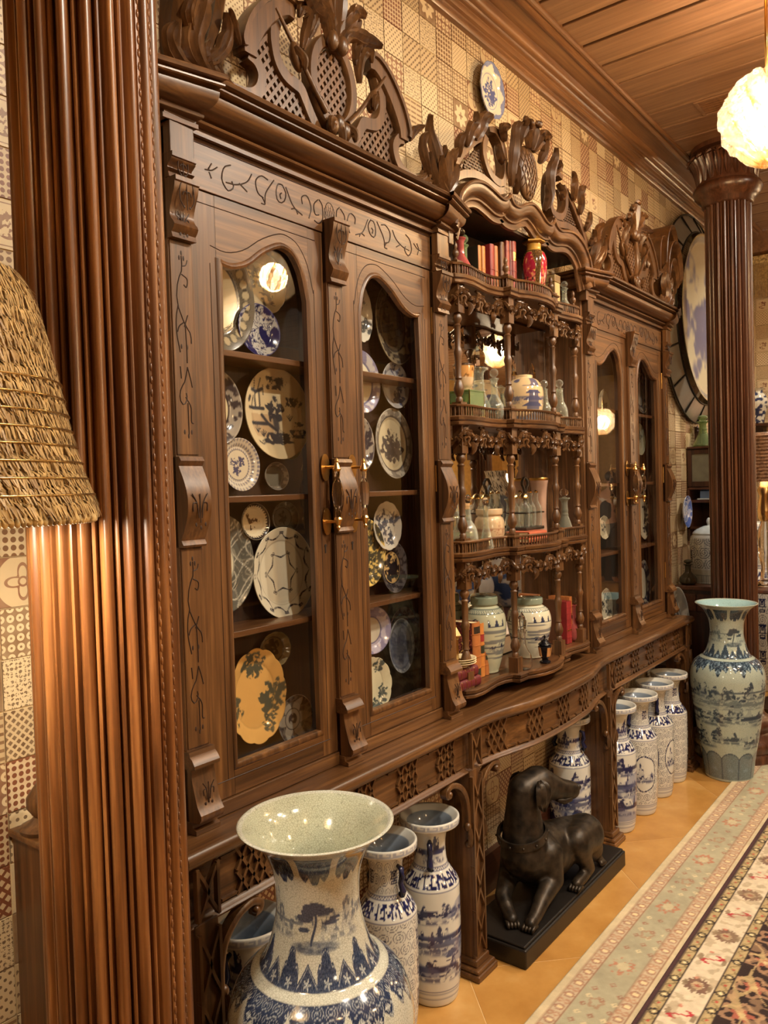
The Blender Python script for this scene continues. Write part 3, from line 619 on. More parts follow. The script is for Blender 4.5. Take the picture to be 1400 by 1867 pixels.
def door(t, x0, x1, gx0, gx1, low_left):
    y0, y1 = 1.480, 1.502; za, zc, zb = 2.279, 2.196, .959; zt, zl = 2.344, .896
    d = bpy.data.objects.new('door', None); COL.objects.link(d); d.parent = t; ORG[d.name] = ORG[t.name]; d.empty_display_size = .05
    xa, xb = (gx0, gx1) if low_left else (gx1, gx0)
    arc = arch_curve(xa, xb, zb, zc, za)
    if not low_left: arc = arc[::-1]
    sp = arc[-1][1] if low_left else arc[0][1]
    MB().box(x0, gx0, y0, y1, zl, zt).build('stile', 'teak_z', d, bevel=.0012); MB().box(gx1, x1, y0, y1, zl, zt).build('stile', 'teak_z', d, bevel=.0012)
    MB().box(gx0, gx1, y0, y1, zl, zb).build('rail', 'teak_x', d, bevel=.0012)
    n = len(arc); b = MB(); V = []
    for y in (y0, y1):
        for a, c in arc: V += [(a, y, c), (a, y, zt)]
    F = []; m = 2*n
    for i in range(n-1): F += [(2*i, 2*i+2, 2*i+3, 2*i+1), (m+2*i, m+2*i+1, m+2*i+3, m+2*i+2), (2*i, m+2*i, m+2*i+2, 2*i+2), (2*i+1, 2*i+3, m+2*i+3, m+2*i+1)]
    F += [(0, 1, m+1, m), (m-2, 2*m-2, 2*m-1, m-1)]
    b.add(V, F).build('head_rail', 'teak_x', d)
    loop = [(gx0, zb), (gx1, zb)]+[(gx1, z) for z in np.linspace(zb, arc[-1][1], 6)[1:-1]]+arc[::-1]+[(gx0, z) for z in np.linspace(arc[0][1], zb, 6)[1:-1]]
    lp = [(a, 1.484, c) for a, c in loop]
    MB().sweep(lp, [(-.012, -.004), (-.012, .005), (-.006, .0085), (0, .007), (.004, .003), (.007, -.004), (.01, -.012), (-.012, -.012)], (0, -1, 0), closed=True).build('sash_moulding', 'teak_z', d, smooth=40)
    g = MB().add([(a, 1.4955, c) for a, c in loop], [tuple(range(len(loop)))]).build('glass_pane', 'door_glass', d)
    # fine line worked round the pane and the panel edges
    q = MB(); off = []
    mx, mz = (gx0+gx1)/2, 1.6
    ar2 = [(a, c+.026) for a, c in arc]
    ar2 = [(min(max(a+(.018 if a > mx else -.018)*abs(a-mx)/((gx1-gx0)/2), x0+.01), x1-.01), c) for a, c in ar2]
    q.tube([(a, y0, c) for a, c in ar2], .0013, 4, up=(0, -1, 0))
    for a in (gx0-.02, gx1+.02): q.tube([(a, y0, .94), (a, y0, 2.18)], .0012, 4, up=(0, -1, 0))
    for z in (2.316, .938): q.tube([(x0+.03, y0, z), (x1-.03, y0, z)], .0012, 4, up=(0, -1, 0))
    o = q.build('scribed_line', 'incised_dark', d); o['kind'] = 'stuff'
    hx = x1-.028 if low_left else x0+.028+.03
    ex = x1-.022 if low_left else x0+.03
    # crystal pull handle held by two brass arms
    for z in (1.695, 1.545):
        m = MB().lathe([(0, 0), (.006, 0), (.016, .004), (.02, .008), (.02, .012), (0, .012)], (0, 0, 0), 14)
        m.v = [(ex+a*.9, 1.480-c*.6, z+b*1.9) for a, b, c in m.v]
        m.tube([(ex, 1.478, z), (ex+.001, 1.455, z), (ex+.002, 1.438, z)], .0042, 8)
        dz = 1 if z > 1.62 else -1
        m.lathe([(0, -.012), (.009, -.012), (.012, -.006), (.009, 0), (.007, .006), (.004, .012), (.006, .016), (.002, .024), (0, .026)] if dz > 0 else [(0, -.026), (.002, -.024), (.006, -.016), (.004, -.012), (.007, -.006), (.009, 0), (.012, .006), (.009, .012), (0, .012)], (ex+.002, 1.434, z), 12)
        m.build('handle_mount', 'brass', d, smooth=45)
    MB().lathe([(0, -.066), (.009, -.066), (.008, -.05), (.006, -.042), (.012, -.03), (.0155, 0), (.012, .03), (.006, .042), (.008, .05), (.009, .066), (0, .066)], (ex+.002, 1.434, 1.62), 8).build('handle_grip', 'crystal', d)
    kx = ex-.004
    k = MB(); k.lathe([(0, 0), (.0045, 0), (.0045, .001)], (0, 0, 0), 10); k.v = [(kx+a, 1.4795-c, 1.478+b) for a, b, c in k.v]; k.box(kx-.002, kx+.002, 1.4785, 1.4797, 1.458, 1.476)
    k.build('keyhole', 'gap_dark', d)
    hx = x0+.001 if low_left else x1-.001
    for z in (2.18, 1.66, 1.13):
        MB().lathe([(0, -.045), (.0035, -.043), (.0035, .043), (0, .045)], (hx, 1.476, z), 8).build('hinge', 'brass', d, smooth=40)
    return d
CORN = [(0, 2.462), (.008, 2.462), (.008, 2.472), (.004, 2.474), (.004, 2.48), (.014, 2.482)]+[(.014+.006*math.sin(a), 2.4875-.0055*math.cos(a)) for a in np.linspace(.3, PI-.3, 5)]+[(.012, 2.493), (.012, 2.497)]
CORN += [(.016+.034*math.sin(a), 2.53-.032*math.cos(a)) for a in np.linspace(0, PI/2, 7)]+[(.05, 2.533), (.042, 2.535), (.042, 2.539), (.056, 2.541)]+[(.056+.005*math.sin(a), 2.5455-.0045*math.cos(a)) for a in np.linspace(.3, PI-.3, 4)]+[(.052, 2.55), (.052, 2.553), (.066, 2.556), (.068, 2.562), (.066, 2.567), (0, 2.57)]
def crest(t, xc, y1=1.474):
    yf, yb = 1.448, y1
    fr = MB(); M = lambda s, L: [(xc+s*a, c) for a, c in L]
    def lattice(name, poly, pitch=.031, w=.0046):
        b = MB(); A = np.array(poly)
        def inside(x, z):
            r = False; j = len(A)-1
            for i in range(len(A)):
                if (A[i, 1] > z) != (A[j, 1] > z) and x < (A[j, 0]-A[i, 0])*(z-A[i, 1])/(A[j, 1]-A[i, 1]+1e-12)+A[i, 0]: r = not r
                j = i
            return r
        for sl, tn in ((1.2, 0), (-1.2, 1)):
            for k in range(-60, 60):
                off = k*pitch; seg = []
                for u in np.arange(-.35, .35, .004):
                    x, z = xc+u, 2.7+sl*u+off
                    if inside(x, z): seg.append((x, z))
                    elif seg:
                        if len(seg) > 1: b.bar((seg[0][0], yf+.012+.001*tn, seg[0][1]), (seg[-1][0], yf+.012+.001*tn, seg[-1][1]), 2*w, .009)
                        seg = []
                if len(seg) > 1: b.bar((seg[0][0], yf+.012+.001*tn, seg[0][1]), (seg[-1][0], yf+.012+.001*tn, seg[-1][1]), 2*w, .009)
        o = b.build(name, 'carved_teak', t, bevel=0); o['kind'] = 'stuff'
    base = MB(); base.box(xc-.46, xc+.46, yf+.004, yb, 2.564, 2.592); base.build('crest_base', 'teak_x', t, bevel=.002)
    latL = [(-.236, 2.792), (-.264, 2.764), (-.285, 2.73), (-.272, 2.705), (-.262, 2.68), (-.268, 2.64), (-.288, 2.6), (-.242, 2.588), (-.05, 2.588), (-.085, 2.62), (-.115, 2.66), (-.135, 2.685), (-.18, 2.69), (-.208, 2.7), (-.226, 2.72), (-.236, 2.755)]
    for s in (-1, 1):
        q = M(-s, latL); lattice('lattice', q)
        b = MB()
        b.band(M(-s, [(-.318, 2.700), (-.316, 2.735), (-.295, 2.778), (-.262, 2.822), (-.222, 2.858), (-.185, 2.876), (-.155, 2.872)]), .03, yf-.012, yb, 28, (.8, 1, 1.05, 1, .9, .75))
        b.build('arch_moulding', 'carved_teak', t, smooth=50)
        b = MB(); b.band(M(-s, [(-.338, 2.712), (-.34, 2.735), (-.318, 2.788), (-.284, 2.834), (-.24, 2.874), (-.19, 2.898), (-.146, 2.893)]), .0075, yf-.02, yb, 28); b.build('arch_bead', 'carved_teak', t, smooth=50)
        b = MB(); b.band(M(-s, [(-.205, 2.86), (-.222, 2.8), (-.222, 2.76), (-.212, 2.728), (-.19, 2.706), (-.16, 2.697), (-.132, 2.69), (-.112, 2.662), (-.09, 2.63), (-.06, 2.592)]), .02, yf-.002, yb, 30, (1, .9, .8, .9, 1, 1, .9, .9, 1)); b.build('scroll_band', 'carved_teak', t, smooth=50)
        b = MB(); b.band(M(-s, [(-.318, 2.706), (-.293, 2.694), (-.277, 2.668), (-.284, 2.636), (-.306, 2.612), (-.34, 2.6), (-.375, 2.598), (-.41, 2.606), (-.43, 2.63)]), .0165, yf-.006, yb, 30, (1.25, 1, 1, 1, 1.1, 1.2, 1, .6)); b.build('scroll_band', 'carved_teak', t, smooth=50)
        b = MB(); b.leaf([(xc-s*a, yf-.004, c) for a, c in ((-.262, 2.578), (-.33, 2.584), (-.4, 2.592), (-.44, 2.612), (-.452, 2.65), (-.445, 2.68))], .02, .016, n=18)
        b.leaf([(xc-s*a, yf-.002, c) for a, c in ((-.37, 2.6), (-.41, 2.61), (-.43, 2.64), (-.425, 2.672))], .013, .014)
        b.build('acanthus_leaf', 'carved_teak', t, smooth=60)
        b = MB(); b.tube([(xc-s*a, yf-.012, c) for a, c in ((-.226, 2.852), (-.188, 2.808), (-.15, 2.77), (-.12, 2.732), (-.084, 2.692), (-.045, 2.655))], .007, 8, scales=[.7, .8, .9, 1, 1.1, 1.2])
        b.blob((xc+s*.158, yf-.012, 2.757), .019, .017, .038, 10, 8, Matrix.Rotation(s*.35, 3, 'Y')); b.leaf([(xc+s*.172, yf-.02, 2.775), (xc+s*.15, yf-.03, 2.75), (xc+s*.145, yf-.026, 2.722)], .012, .01)
        b.build('bud_stem', 'carved_teak', t, smooth=60)
        b = MB(); b.leaf([(xc+s*.118, yf+.005, 2.80), (xc+s*.108, yf-.004, 2.845), (xc+s*.115, yf-.02, 2.882), (xc+s*.14, yf-.022, 2.886), (xc+s*.15, yf-.016, 2.862)], .019, .016, n=18)
        b.leaf([(xc+s*.1, yf, 2.835), (xc+s*.09, yf-.014, 2.88), (xc+s*.118, yf-.028, 2.9)], .016, .015); b.build('side_leaf', 'carved_teak', t, smooth=60)
        # tall corner acanthus rising from the cornice end
        b = MB(); X = lambda a: xc+s*a
        b.leaf([(X(.43), yf, 2.588), (X(.475), yf-.008, 2.604), (X(.5), yf-.01, 2.65), (X(.478), yf-.012, 2.72), (X(.455), yf-.006, 2.775), (X(.43), yf-.03, 2.81)], .026, .022, lobes=4, n=24)
        b.leaf([(X(.47), yf, 2.585), (X(.53), yf-.006, 2.592), (X(.565), yf-.01, 2.63), (X(.55), yf-.02, 2.672)], .02, .018, n=16)
        b.leaf([(X(.46), yf, 2.62), (X(.42), yf-.012, 2.66), (X(.4), yf-.016, 2.712), (X(.415), yf-.03, 2.75)], .017, .018, n=16)
        b.leaf([(X(.49), yf, 2.66), (X(.52), yf-.02, 2.7), (X(.51), yf-.03, 2.74)], .014, .015, n=12)
        b.leaf([(X(.35), yf-.004, 2.71), (X(.372), yf-.01, 2.745), (X(.4), yf-.03, 2.765)], .012, .012, n=10); b.build('corner_acanthus', 'carved_teak', t, smooth=60)
    ov = [(-.012, 2.84), (-.05, 2.822), (-.07, 2.765), (-.066, 2.71), (-.05, 2.675), (-.02, 2.66), (.02, 2.66), (.05, 2.675), (.066, 2.71), (.07, 2.765), (.05, 2.822), (.012, 2.84)]
    lattice('cartouche_lattice', [(xc+a, c) for a, c in ov], .031)
    b = MB(); ring = [(xc+.084*math.cos(a), yb, 2.752+.112*math.sin(a)) for a in np.linspace(0, 2*PI, 41)[:-1]]
    d = yb-yf; b.sweep(ring, [(-.017, 0), (-.017, d), (-.012, d+.006), (.012, d+.006), (.017, d), (.017, 0)], (0, -1, 0), closed=True); b.build('cartouche', 'carved_teak', t, smooth=50)
    b = MB()
    for a in (-1, 0, 1): b.blob((xc+a*.026, yf-.016, 2.638-.012*abs(a)), .019, .018, .026, 9, 7)
    b.leaf([(xc, yf-.01, 2.66), (xc+.004, yf-.022, 2.61), (xc+.012, yf-.016, 2.558)], .012, .012); b.leaf([(xc-.02, yf-.018, 2.64), (xc-.045, yf-.03, 2.625), (xc-.05, yf-.03, 2.6)], .014, .012); b.leaf([(xc+.02, yf-.018, 2.64), (xc+.045, yf-.03, 2.625), (xc+.05, yf-.03, 2.6)], .014, .012)
    b.build('knot', 'carved_teak', t, smooth=60)
    b = MB()
    for dx, tip, wd in ((0, (0, 3.03), .03), (-.03, (-.075, 2.985), .026), (.03, (.075, 2.985), .026), (-.05, (-.13, 2.93), .022), (.05, (.13, 2.93), .022)):
        b.leaf([(xc+dx*.3, yf-.005, 2.845), (xc+dx*.9, yf-.014, 2.9), (xc+(dx*.8+tip[0])/1.6, yf-.022, (2.89+tip[1])/2), (xc+tip[0], yf-.03, tip[1]-.02), (xc+tip[0]*1.25, yf-.05, tip[1]-.03)], wd, .022, lobes=3, n=18)
    for a in (-.02, .02): b.blob((xc+a, yf-.02, 2.856), .018, .018, .028, 9, 7)
    b.build('plume', 'carved_teak', t, smooth=60)
def cabinet():
    t = thing('display_cabinet', 'glazed wooden display cabinet on the left, crested, its two doors full of plates', 'cabinet', (1.70, 1.55, .858))
    b = MB(); b.box(1.142, 2.258, 1.628, 1.642, .86, 2.56); b.build('back_panel', 'inner_wood', t)
    for x in (1.142, 2.243): MB().box(x, x+.015, 1.49, 1.628, .86, 2.56).build('side_panel', 'teak_z', t)
    MB().box(1.157, 2.243, 1.503, 1.628, .886, .904).build('bottom_board', 'inner_wood', t); MB().box(1.157, 2.243, 1.503, 1.628, 2.47, 2.56).build('top_board', 'inner_wood', t)
    MB().box(1.69, 1.71, 1.503, 1.52, .9, 2.47).build('mullion', 'inner_wood', t)
    for z in (1.988, 1.624, 1.285): MB().box(1.158, 2.242, 1.512, 1.627, z-.016, z).build('shelf', 'shelf_wood', t, bevel=.002)
    MB().box(1.2, 2.2, 1.474, 1.503, .859, .894).build('base_rail', 'teak_x', t, bevel=.002)
    MB().box(1.2, 2.2, 1.476, 1.503, 2.346, 2.47).build('frieze', 'teak_x', t, bevel=.001)
    q = MB(); frieze_vine(q, 1.70, 2.4, 1.476, .86); q.tube([(1.2, 1.476, 2.452), (2.2, 1.476, 2.452)], .0013, 4, up=(0, -1, 0))
    o = q.build('incised_vine', 'incised_dark', t); o['kind'] = 'stuff'
    door(t, 1.203, 1.668, 1.286, 1.608, True); door(t, 1.732, 2.197, 1.818, 2.14, False)
    pilaster(t, 1.168, True); pilaster(t, 1.70, False); pilaster(t, 2.228, True)
    c = MB().sweep([(1.128, 1.64, 0), (1.128, 1.448, 0), (1.207, 1.448, 0), (1.207, 1.472, 0), (2.193, 1.472, 0), (2.193, 1.448, 0), (2.272, 1.448, 0), (2.272, 1.64, 0)], CORN, (0, 0, 1), cap=True)
    c.build('cornice', 'teak_x', t, smooth=30)
    crest(t, 1.70)
    return t
CABL = cabinet()
CABR = copy_tree(CABL, (1.70+2.262, 1.55, .858), 'glazed wooden display cabinet on the right, crested, its panes full of reflections')
# ================================================================== OPEN SHELVES WITH MIRROR BACK
XC = 2.828
et = thing('etagere', 'open mirror-backed shelf unit with bowed galleried shelves between the two glazed cabinets', 'shelf unit', (XC, 1.55, .86))
MB().box(2.282, 3.374, 1.636, 1.643, .86, 2.62).build('back_board', 'inner_wood', et); MB().box(2.282, 3.374, 1.48, 1.636, 2.608, 2.62).build('top_board', 'inner_wood', et)  # upper back and top board added to darken where the wall lies in shade
MB().box(2.29, 3.366, 1.6345, 1.636, .93, 2.32).build('mirror_back', 'mirror_silver', et)
for x in (2.2605, 3.3735): MB().box(x, x+.022, 1.47, 1.645, .86, 2.55).build('side_panel', 'teak_z', et, bevel=.002)
for s in (-1, 1): MB().box(XC+s*.545-.012, XC+s*.545+.012, 1.622, 1.635, .93, 2.33).build('mirror_frame', 'teak_z', et, bevel=.003)
HALF = [(0, 1.378), (.06, 1.384), (.11, 1.398), (.15, 1.416), (.163, 1.424), (.163, 1.418), (.211, 1.418), (.211, 1.444), (.25, 1.457), (.3, 1.461), (.36, 1.453), (.43, 1.443), (.48, 1.446), (.506, 1.462), (.512, 1.49)]
def outline(off=0.): return [(XC-a*(1 if a < .5 else 1), y+off) for a, y in HALF[::-1]]+[(XC+a, y+off) for a, y in HALF[1:]]
def shelf(z, z0, gallery):
    """one serpentine shelf: board with moulded nose, its gallery above and carved valance below"""
    ol = outline(); poly = ol+[(XC+.512, 1.632), (XC-.512, 1.632)]
    o = MB().prism(poly, z0, z, 'xy').build('shelf', 'shelf_wood', et)
    path = [(a, b, 0) for a, b in ol]
    nose = [(-.004, z0-.004), (.004, z0-.006), (.01, z0-.002), (.011, z0+.006), (.006, z0+.01), (.012, z0+.014), (.014, z), (.008, z+.004), (-.004, z+.004)]
    MB().sweep(path, [(a, b) for a, b in nose], (0, 0, 1)).build('nosing', 'teak_x', o, smooth=40)
    if not gallery: return
    inset = outline(.006); zr = z+.044
    MB().sweep([(a, b, 0) for a, b in inset], [(-.006, zr-.008), (.006, zr-.008), (.008, zr-.003), (.005, zr), (-.005, zr), (-.008, zr-.003)], (0, 0, 1)).build('gallery_rail', 'teak_x', o, smooth=40)
    P = np.array(inset); d = np.r_[0, np.cumsum(np.hypot(*np.diff(P, axis=0).T))]; g = MB(); n = int(d[-1]/.0145)
    for k in range(n):
        s = (k+.5)/n*d[-1]; x, y = np.interp(s, d, P[:, 0]), np.interp(s, d, P[:, 1])
        g.lathe([(.0032, 0), (.0024, .006), (.004, .016), (.0024, .027), (.0034, .034)], (x, y, z+.003), 6, cap=False)
    q = g.build('gallery_spindle', 'teak_z', o, smooth=60); q['kind'] = 'stuff'
    # carved openwork valance of intertwined vine hanging under the shelf
    P = np.array(outline(.014)); d = np.r_[0, np.cumsum(np.hypot(*np.diff(P, axis=0).T))]; L = d[-1]; rs = random.Random(int(z*100)); v = MB()
    def at(s, dz, out=0):
        s = max(0, min(L, s)); x, y = float(np.interp(s, d, P[:, 0])), float(np.interp(s, d, P[:, 1])); return (x, y-out, z0-.006+dz)
    k = 0
    step = .062; m = int(L/step)
    SW = [(-.0052, 0), (-.0036, .0055), (.0036, .0055), (.0052, 0), (0, -.005)]
    for i in range(m):
        s = (i+.5)*L/m; q = 1 if i % 2 else -1
        v.sweep([at(s+q*a, c, e) for a, c, e in spline([(-.052, -.002, .0), (-.03, -.012, .006), (.0, -.034, .012), (.028, -.062, .006), (.046, -.066, .002), (.054, -.05, .002), (.044, -.036, .006), (.034, -.044, .01)], 20)], SW, (0, -1, 0))
        v.sweep([at(s-q*a, c, e) for a, c, e in spline([(-.046, -.03, .0), (-.03, -.05, .006), (-.006, -.044, .01), (.016, -.02, .006), (.034, -.004, .002)], 14)], SW, (0, -1, 0))
        v.sweep([at(s+q*a, c, e) for a, c, e in spline([(-.036, -.066, .0), (-.044, -.05, .006), (-.034, -.036, .01), (-.02, -.044, .01), (-.024, -.058, .006), (-.008, -.07, .004)], 14)], SW, (0, -1, 0))
        for a_, c_, e_ in ((.012, -.036, .012), (-.026, -.018, .008)):
            for w_ in (-.9, .2, 1.3): v.leaf([at(s+q*a_, c_, e_), at(s+q*a_+.011*math.sin(w_), c_-.011*math.cos(w_), e_+.008), at(s+q*a_+.02*math.sin(w_), c_-.022*math.cos(w_), e_)], .006, .006, n=6, lobes=1)
        if i % 3 == 1: v.leaf([at(s, -.055, .004), at(s+q*.006, -.075, .012), at(s, -.098, .004)], .011, .01, n=8)
    q = v.build('carved_valance', 'carved_teak', o, smooth=60); q['kind'] = 'stuff'
SHELF_Z = [2.353, 1.870, 1.398, .925]
for i, z in enumerate(SHELF_Z): shelf(z, z-.024, i < 3)
POSTS = [(XC-.478, 1.475), (XC-.187, 1.44), (XC+.187, 1.44), (XC+.478, 1.475)]
TURN = [(.0, .0), (.011, 0), (.014, .012), (.008, .02), (.016, .045), (.018, .06), (.012, .08), (.009, .085), (.013, .092), (.011, .10), (.0125, .2), (.011, .285), (.013, .295), (.010, .305)]
for px, py in POSTS:
    po = MB(); w = .019
    po.box(px-w, px+w, py-w, py+w, .8985, .985)
    for z in SHELF_Z[:3]: po.box(px-w, px+w, py-w, py+w, z-.125, z+.052)
    for za, zb in ((.985, 1.273), (1.45, 1.745), (1.922, 2.228)):
        h = zb-za; pr = [(.012, 0), (.013, .04*h), (.009, .06*h), (.0175, .12*h), (.0185, .16*h), (.012, .23*h), (.009, .25*h), (.013, .27*h), (.0105, .3*h), (.0125, .5*h), (.0165, .56*h), (.0125, .6*h), (.0105, .62*h), (.012, .74*h), (.011, .84*h), (.014, .86*h), (.009, .88*h), (.017, .93*h), (.0165, .96*h), (.011, 1.*h)]
        po.lathe(pr, (px, py, za), 14, cap=False)
    po.lathe([(.013, 0), (.008, .006), (.006, .012), (.013, .024), (.012, .034), (.005, .042), (.008, .05), (.007, .06), (.002, .068), (0, .07)], (px, py, 2.405), 12)
    po.build('turned_post', 'teak_z', et, smooth=40)
# three-lobed arch moulding across the head
up = [(.572, 2.50), (.556, 2.54), (.534, 2.61), (.478, 2.66), (.422, 2.684), (.365, 2.692), (.307, 2.685), (.246, 2.673), (.21, 2.68), (.182, 2.706)]
mid = [(.182, 2.706), (.16, 2.677), (.112, 2.677), (.062, 2.70), (0, 2.716), (-.062, 2.70), (-.112, 2.677), (-.16, 2.677), (-.182, 2.706)]
def arch_prof(): return [(0, 0), (0, .05), (.005, .055), (.011, .053), (.013, .046), (.019, .046)]+[(.021+.03*math.sin(a)*.9, .02+.026*math.cos(a)) for a in np.linspace(0, PI/2, 6)]+[(.05, .018), (.054, .023), (.06, .022), (.063, .014), (.068, .012), (.082, .012), (.084, .008), (.084, 0)]
for nm, L in (('lobe', up), ('lobe', mid), ('lobe', [(-a, b) for a, b in up[::-1]])):
    P = [(XC-a, 1.462, b) for a, b in spline(L, 40)]
    MB().sweep(P, arch_prof()[::1], (0, -1, 0)).build('arch_moulding', 'teak_x', et, smooth=40)
for s in (-1, 1):   # solid spandrels under the arch ends
    MB().box(XC+s*.555-.014, XC+s*.555+.014, 1.44, 1.475, 2.44, 2.56).build('arch_springer', 'teak_z', et, bevel=.002)
def etcrest():
    yf, yb, xc = 1.432, 1.466, XC
    for s in (-1, 1):
        X = lambda L: [(xc+s*a, c) for a, c in L]
        MB().band(X([(.56, 2.67), (.506, 2.737), (.45, 2.79), (.386, 2.838), (.325, 2.868)]), .018, yf, yb, 20).build('frame_band', 'carved_teak', et, smooth=50)
        MB().band(X([(.322, 2.868), (.338, 2.82), (.33, 2.78), (.295, 2.742), (.245, 2.73), (.205, 2.738), (.185, 2.78), (.188, 2.83), (.205, 2.88), (.25, 2.91), (.3, 2.9)]), .017, yf-.004, yb, 34, (1, .9, .8, 1, 1, .9, 1, 1, .6)).build('scroll_band', 'carved_teak', et, smooth=50)
        MB().band(X([(.53, 2.665), (.48, 2.69), (.42, 2.708), (.36, 2.714), (.3, 2.706), (.24, 2.7), (.2, 2.715)]), .016, yf-.004, yb, 24).build('frame_band', 'carved_teak', et, smooth=50)
        b = MB(); poly = [(.35, 2.82), (.398, 2.795), (.485, 2.715), (.43, 2.722), (.343, 2.73), (.27, 2.72), (.31, 2.745), (.342, 2.77)]
        for k in range(-8, 9):
            for sl in (1.1, -1.1):
                a0 = .39+k*.02; seg = [(a0+u, 2.75+sl*u) for u in np.arange(-.09, .09, .004)]
                A = np.array(poly)
                def ins(x, z):
                    r = False; j = len(A)-1
                    for i in range(len(A)):
                        if (A[i, 1] > z) != (A[j, 1] > z) and x < (A[j, 0]-A[i, 0])*(z-A[i, 1])/(A[j, 1]-A[i, 1]+1e-12)+A[i, 0]: r = not r
                        j = i
                    return r
                seg = [p for p in seg if ins(*p)]
                if len(seg) > 2: b.bar((xc+s*seg[0][0], yf+.014, seg[0][1]), (xc+s*seg[-1][0], yf+.014, seg[-1][1]), .007, .008)
        o = b.build('lattice', 'carved_teak', et); o['kind'] = 'stuff'
        b = MB(); V = lambda L: [(xc+s*a, yf-e, c) for a, c, e in L]
        for L, w in (([(.46, 2.79, 0), (.455, 2.83, .012), (.43, 2.868, .02), (.45, 2.9, .034)], .024), ([(.4, 2.835, 0), (.385, 2.87, .012), (.37, 2.905, .02), (.33, 2.925, .034)], .026), ([(.52, 2.735, 0), (.53, 2.77, .012), (.515, 2.81, .026)], .018), ([(.56, 2.68, 0), (.575, 2.71, .012), (.56, 2.745, .026)], .016)):
            b.leaf(V(L), w, .02, n=14)
        b.build('outer_leaf', 'carved_teak', et, smooth=60)
        b = MB()
        for L, w in (([(.15, 2.74, 0), (.16, 2.8, .01), (.15, 2.87, .016), (.165, 2.93, .03), (.15, 2.965, .045)], .026), ([(.12, 2.72, .0), (.13, 2.77, .012), (.12, 2.82, .014)], .014), ([(.09, 2.9, .0), (.1, 2.94, .014), (.085, 2.985, .03), (.11, 2.99, .045)], .024), ([(.25, 2.86, 0), (.265, 2.83, .012), (.25, 2.8, .016), (.23, 2.81, .02)], .014), ([(.2, 2.89, 0), (.23, 2.92, .014), (.2, 2.935, .03)], .018)):
            b.leaf(V(L), w, .022, n=16)
        b.build('inner_leaf', 'carved_teak', et, smooth=60)
    b = MB(); b.blob((xc-.01, yf+.004, 2.83), .072, .026, .105, 18, 14)
    b.build('cartouche', 'carved_teak', et, smooth=180)
    b = MB()
    for k in range(-3, 4):
        for sl in (.9, -.9):
            pts = []
            for u in np.linspace(-1, 1, 9):
                x = k*.02+u*.04; z = u*.09*sl/ .9
                e = 1-(x/.07)**2-(z/.1)**2
                if e > 0: pts.append((xc-.01+x, yf+.004-.0275*math.sqrt(e), 2.83+z))
            if len(pts) > 2: b.tube(pts, .0032, 5, up=(0, -1, 0))
    o = b.build('cartouche_lattice', 'carved_teak', et, smooth=180); o['kind'] = 'stuff'
    b = MB()
    for dx in (-.05, 0, .05): b.leaf([(xc+dx*.4, yf-.01, 2.92), (xc+dx*.9, yf-.02, 2.96), (xc+dx*1.2, yf-.036, 3.0-abs(dx)*.3), (xc+dx*1.5, yf-.06, 2.995-abs(dx)*.3)], .024, .022, n=14)
    b.build('plume', 'carved_teak', et, smooth=60)
    for s in (-1, 1):   # shell-like acanthus filling the gap to the neighbouring cabinet crest
        b = MB()
        for a, w, h in ((-.03, .02, .10), (0, .024, .125), (.03, .02, .10)): b.leaf([(xc+s*(.585-a*.2), yf+.01, 2.59), (xc+s*(.6+a), yf-.01, 2.59+h*.5), (xc+s*(.615+a*1.6), yf-.03, 2.59+h)], w, .018, n=12)
        b.leaf([(xc+s*.575, yf, 2.56), (xc+s*.61, yf-.005, 2.585), (xc+s*.66, yf, 2.63), (xc+s*.685, yf, 2.7)], .018, .02, n=14)
        b.build('corner_acanthus', 'carved_teak', et, smooth=60)
etcrest()
# ================================================================== CONSOLE TABLE UNDER IT ALL
ct = thing('console_table', 'long serpentine wooden console with fretwork apron carrying the cabinets', 'console table', (XC, 1.5, 0))
def serp(off=0., n=7):
    B = [(1.055, 1.372), (1.6, 1.372), (2.24, 1.372)]+spline([(2.285, 1.373), (2.4, 1.36), (2.57, 1.322), (2.7, 1.311), (2.828, 1.308), (2.956, 1.311), (3.086, 1.322), (3.256, 1.36), (3.371, 1.373)], 24)+[(3.42, 1.372), (4.0, 1.372), (4.6, 1.372)]
    return [(a, b+off) for a, b in B]
ol = serp(.012)
MB().prism(ol+[(4.6, 1.64), (1.055, 1.64)], .823, .8575, 'xy').build('table_top', 'teak_x', ct)
nose = [(0, .823)]+[(.012*math.sin(a)+.002, .8405-.0175*math.cos(a)) for a in np.linspace(.2, PI-.2, 8)]+[(0, .8575)]
MB().sweep([(a, b, 0) for a, b in ol]+[(4.6, 1.64, 0)], nose, (0, 0, 1)).build('edge_moulding', 'teak_x', ct, smooth=50)
MB().sweep([(a, b, 0) for a, b in serp(.03)], [(0, .812), (.008, .814), (.01, .822), (.0, .823)], (0, 0, 1)).build('under_moulding', 'teak_x', ct, smooth=50)
fz = serp(.036); MB().sweep([(a, b, 0) for a, b in fz], [(-.016, .69), (0, .69), (0, .823), (-.016, .823)], (0, 0, 1)).build('apron', 'teak_x', ct, smooth=30)
MB().sweep([(a, b, 0) for a, b in serp(.02)], [(-.03, .679), (-.006, .678), (.001, .682), (.003, .687), (-.001, .692), (-.008, .694), (-.011, .70), (-.03, .70)], (0, 0, 1)).build('lower_moulding', 'teak_x', ct, smooth=50)
P = np.array(serp(.033)); D_ = np.r_[0, np.cumsum(np.hypot(*np.diff(P, axis=0).T))]
def ap(x, z):
    s = np.interp(x, P[:, 0], D_); return (float(np.interp(s, D_, P[:, 0])), float(np.interp(s, D_, P[:, 1])), z)
def strip(b, a, c, w=.007): b.bar(ap(*a), ap(*c), w, .012)
fx = [1.06, 1.21]; ZA, ZB = .702, .812
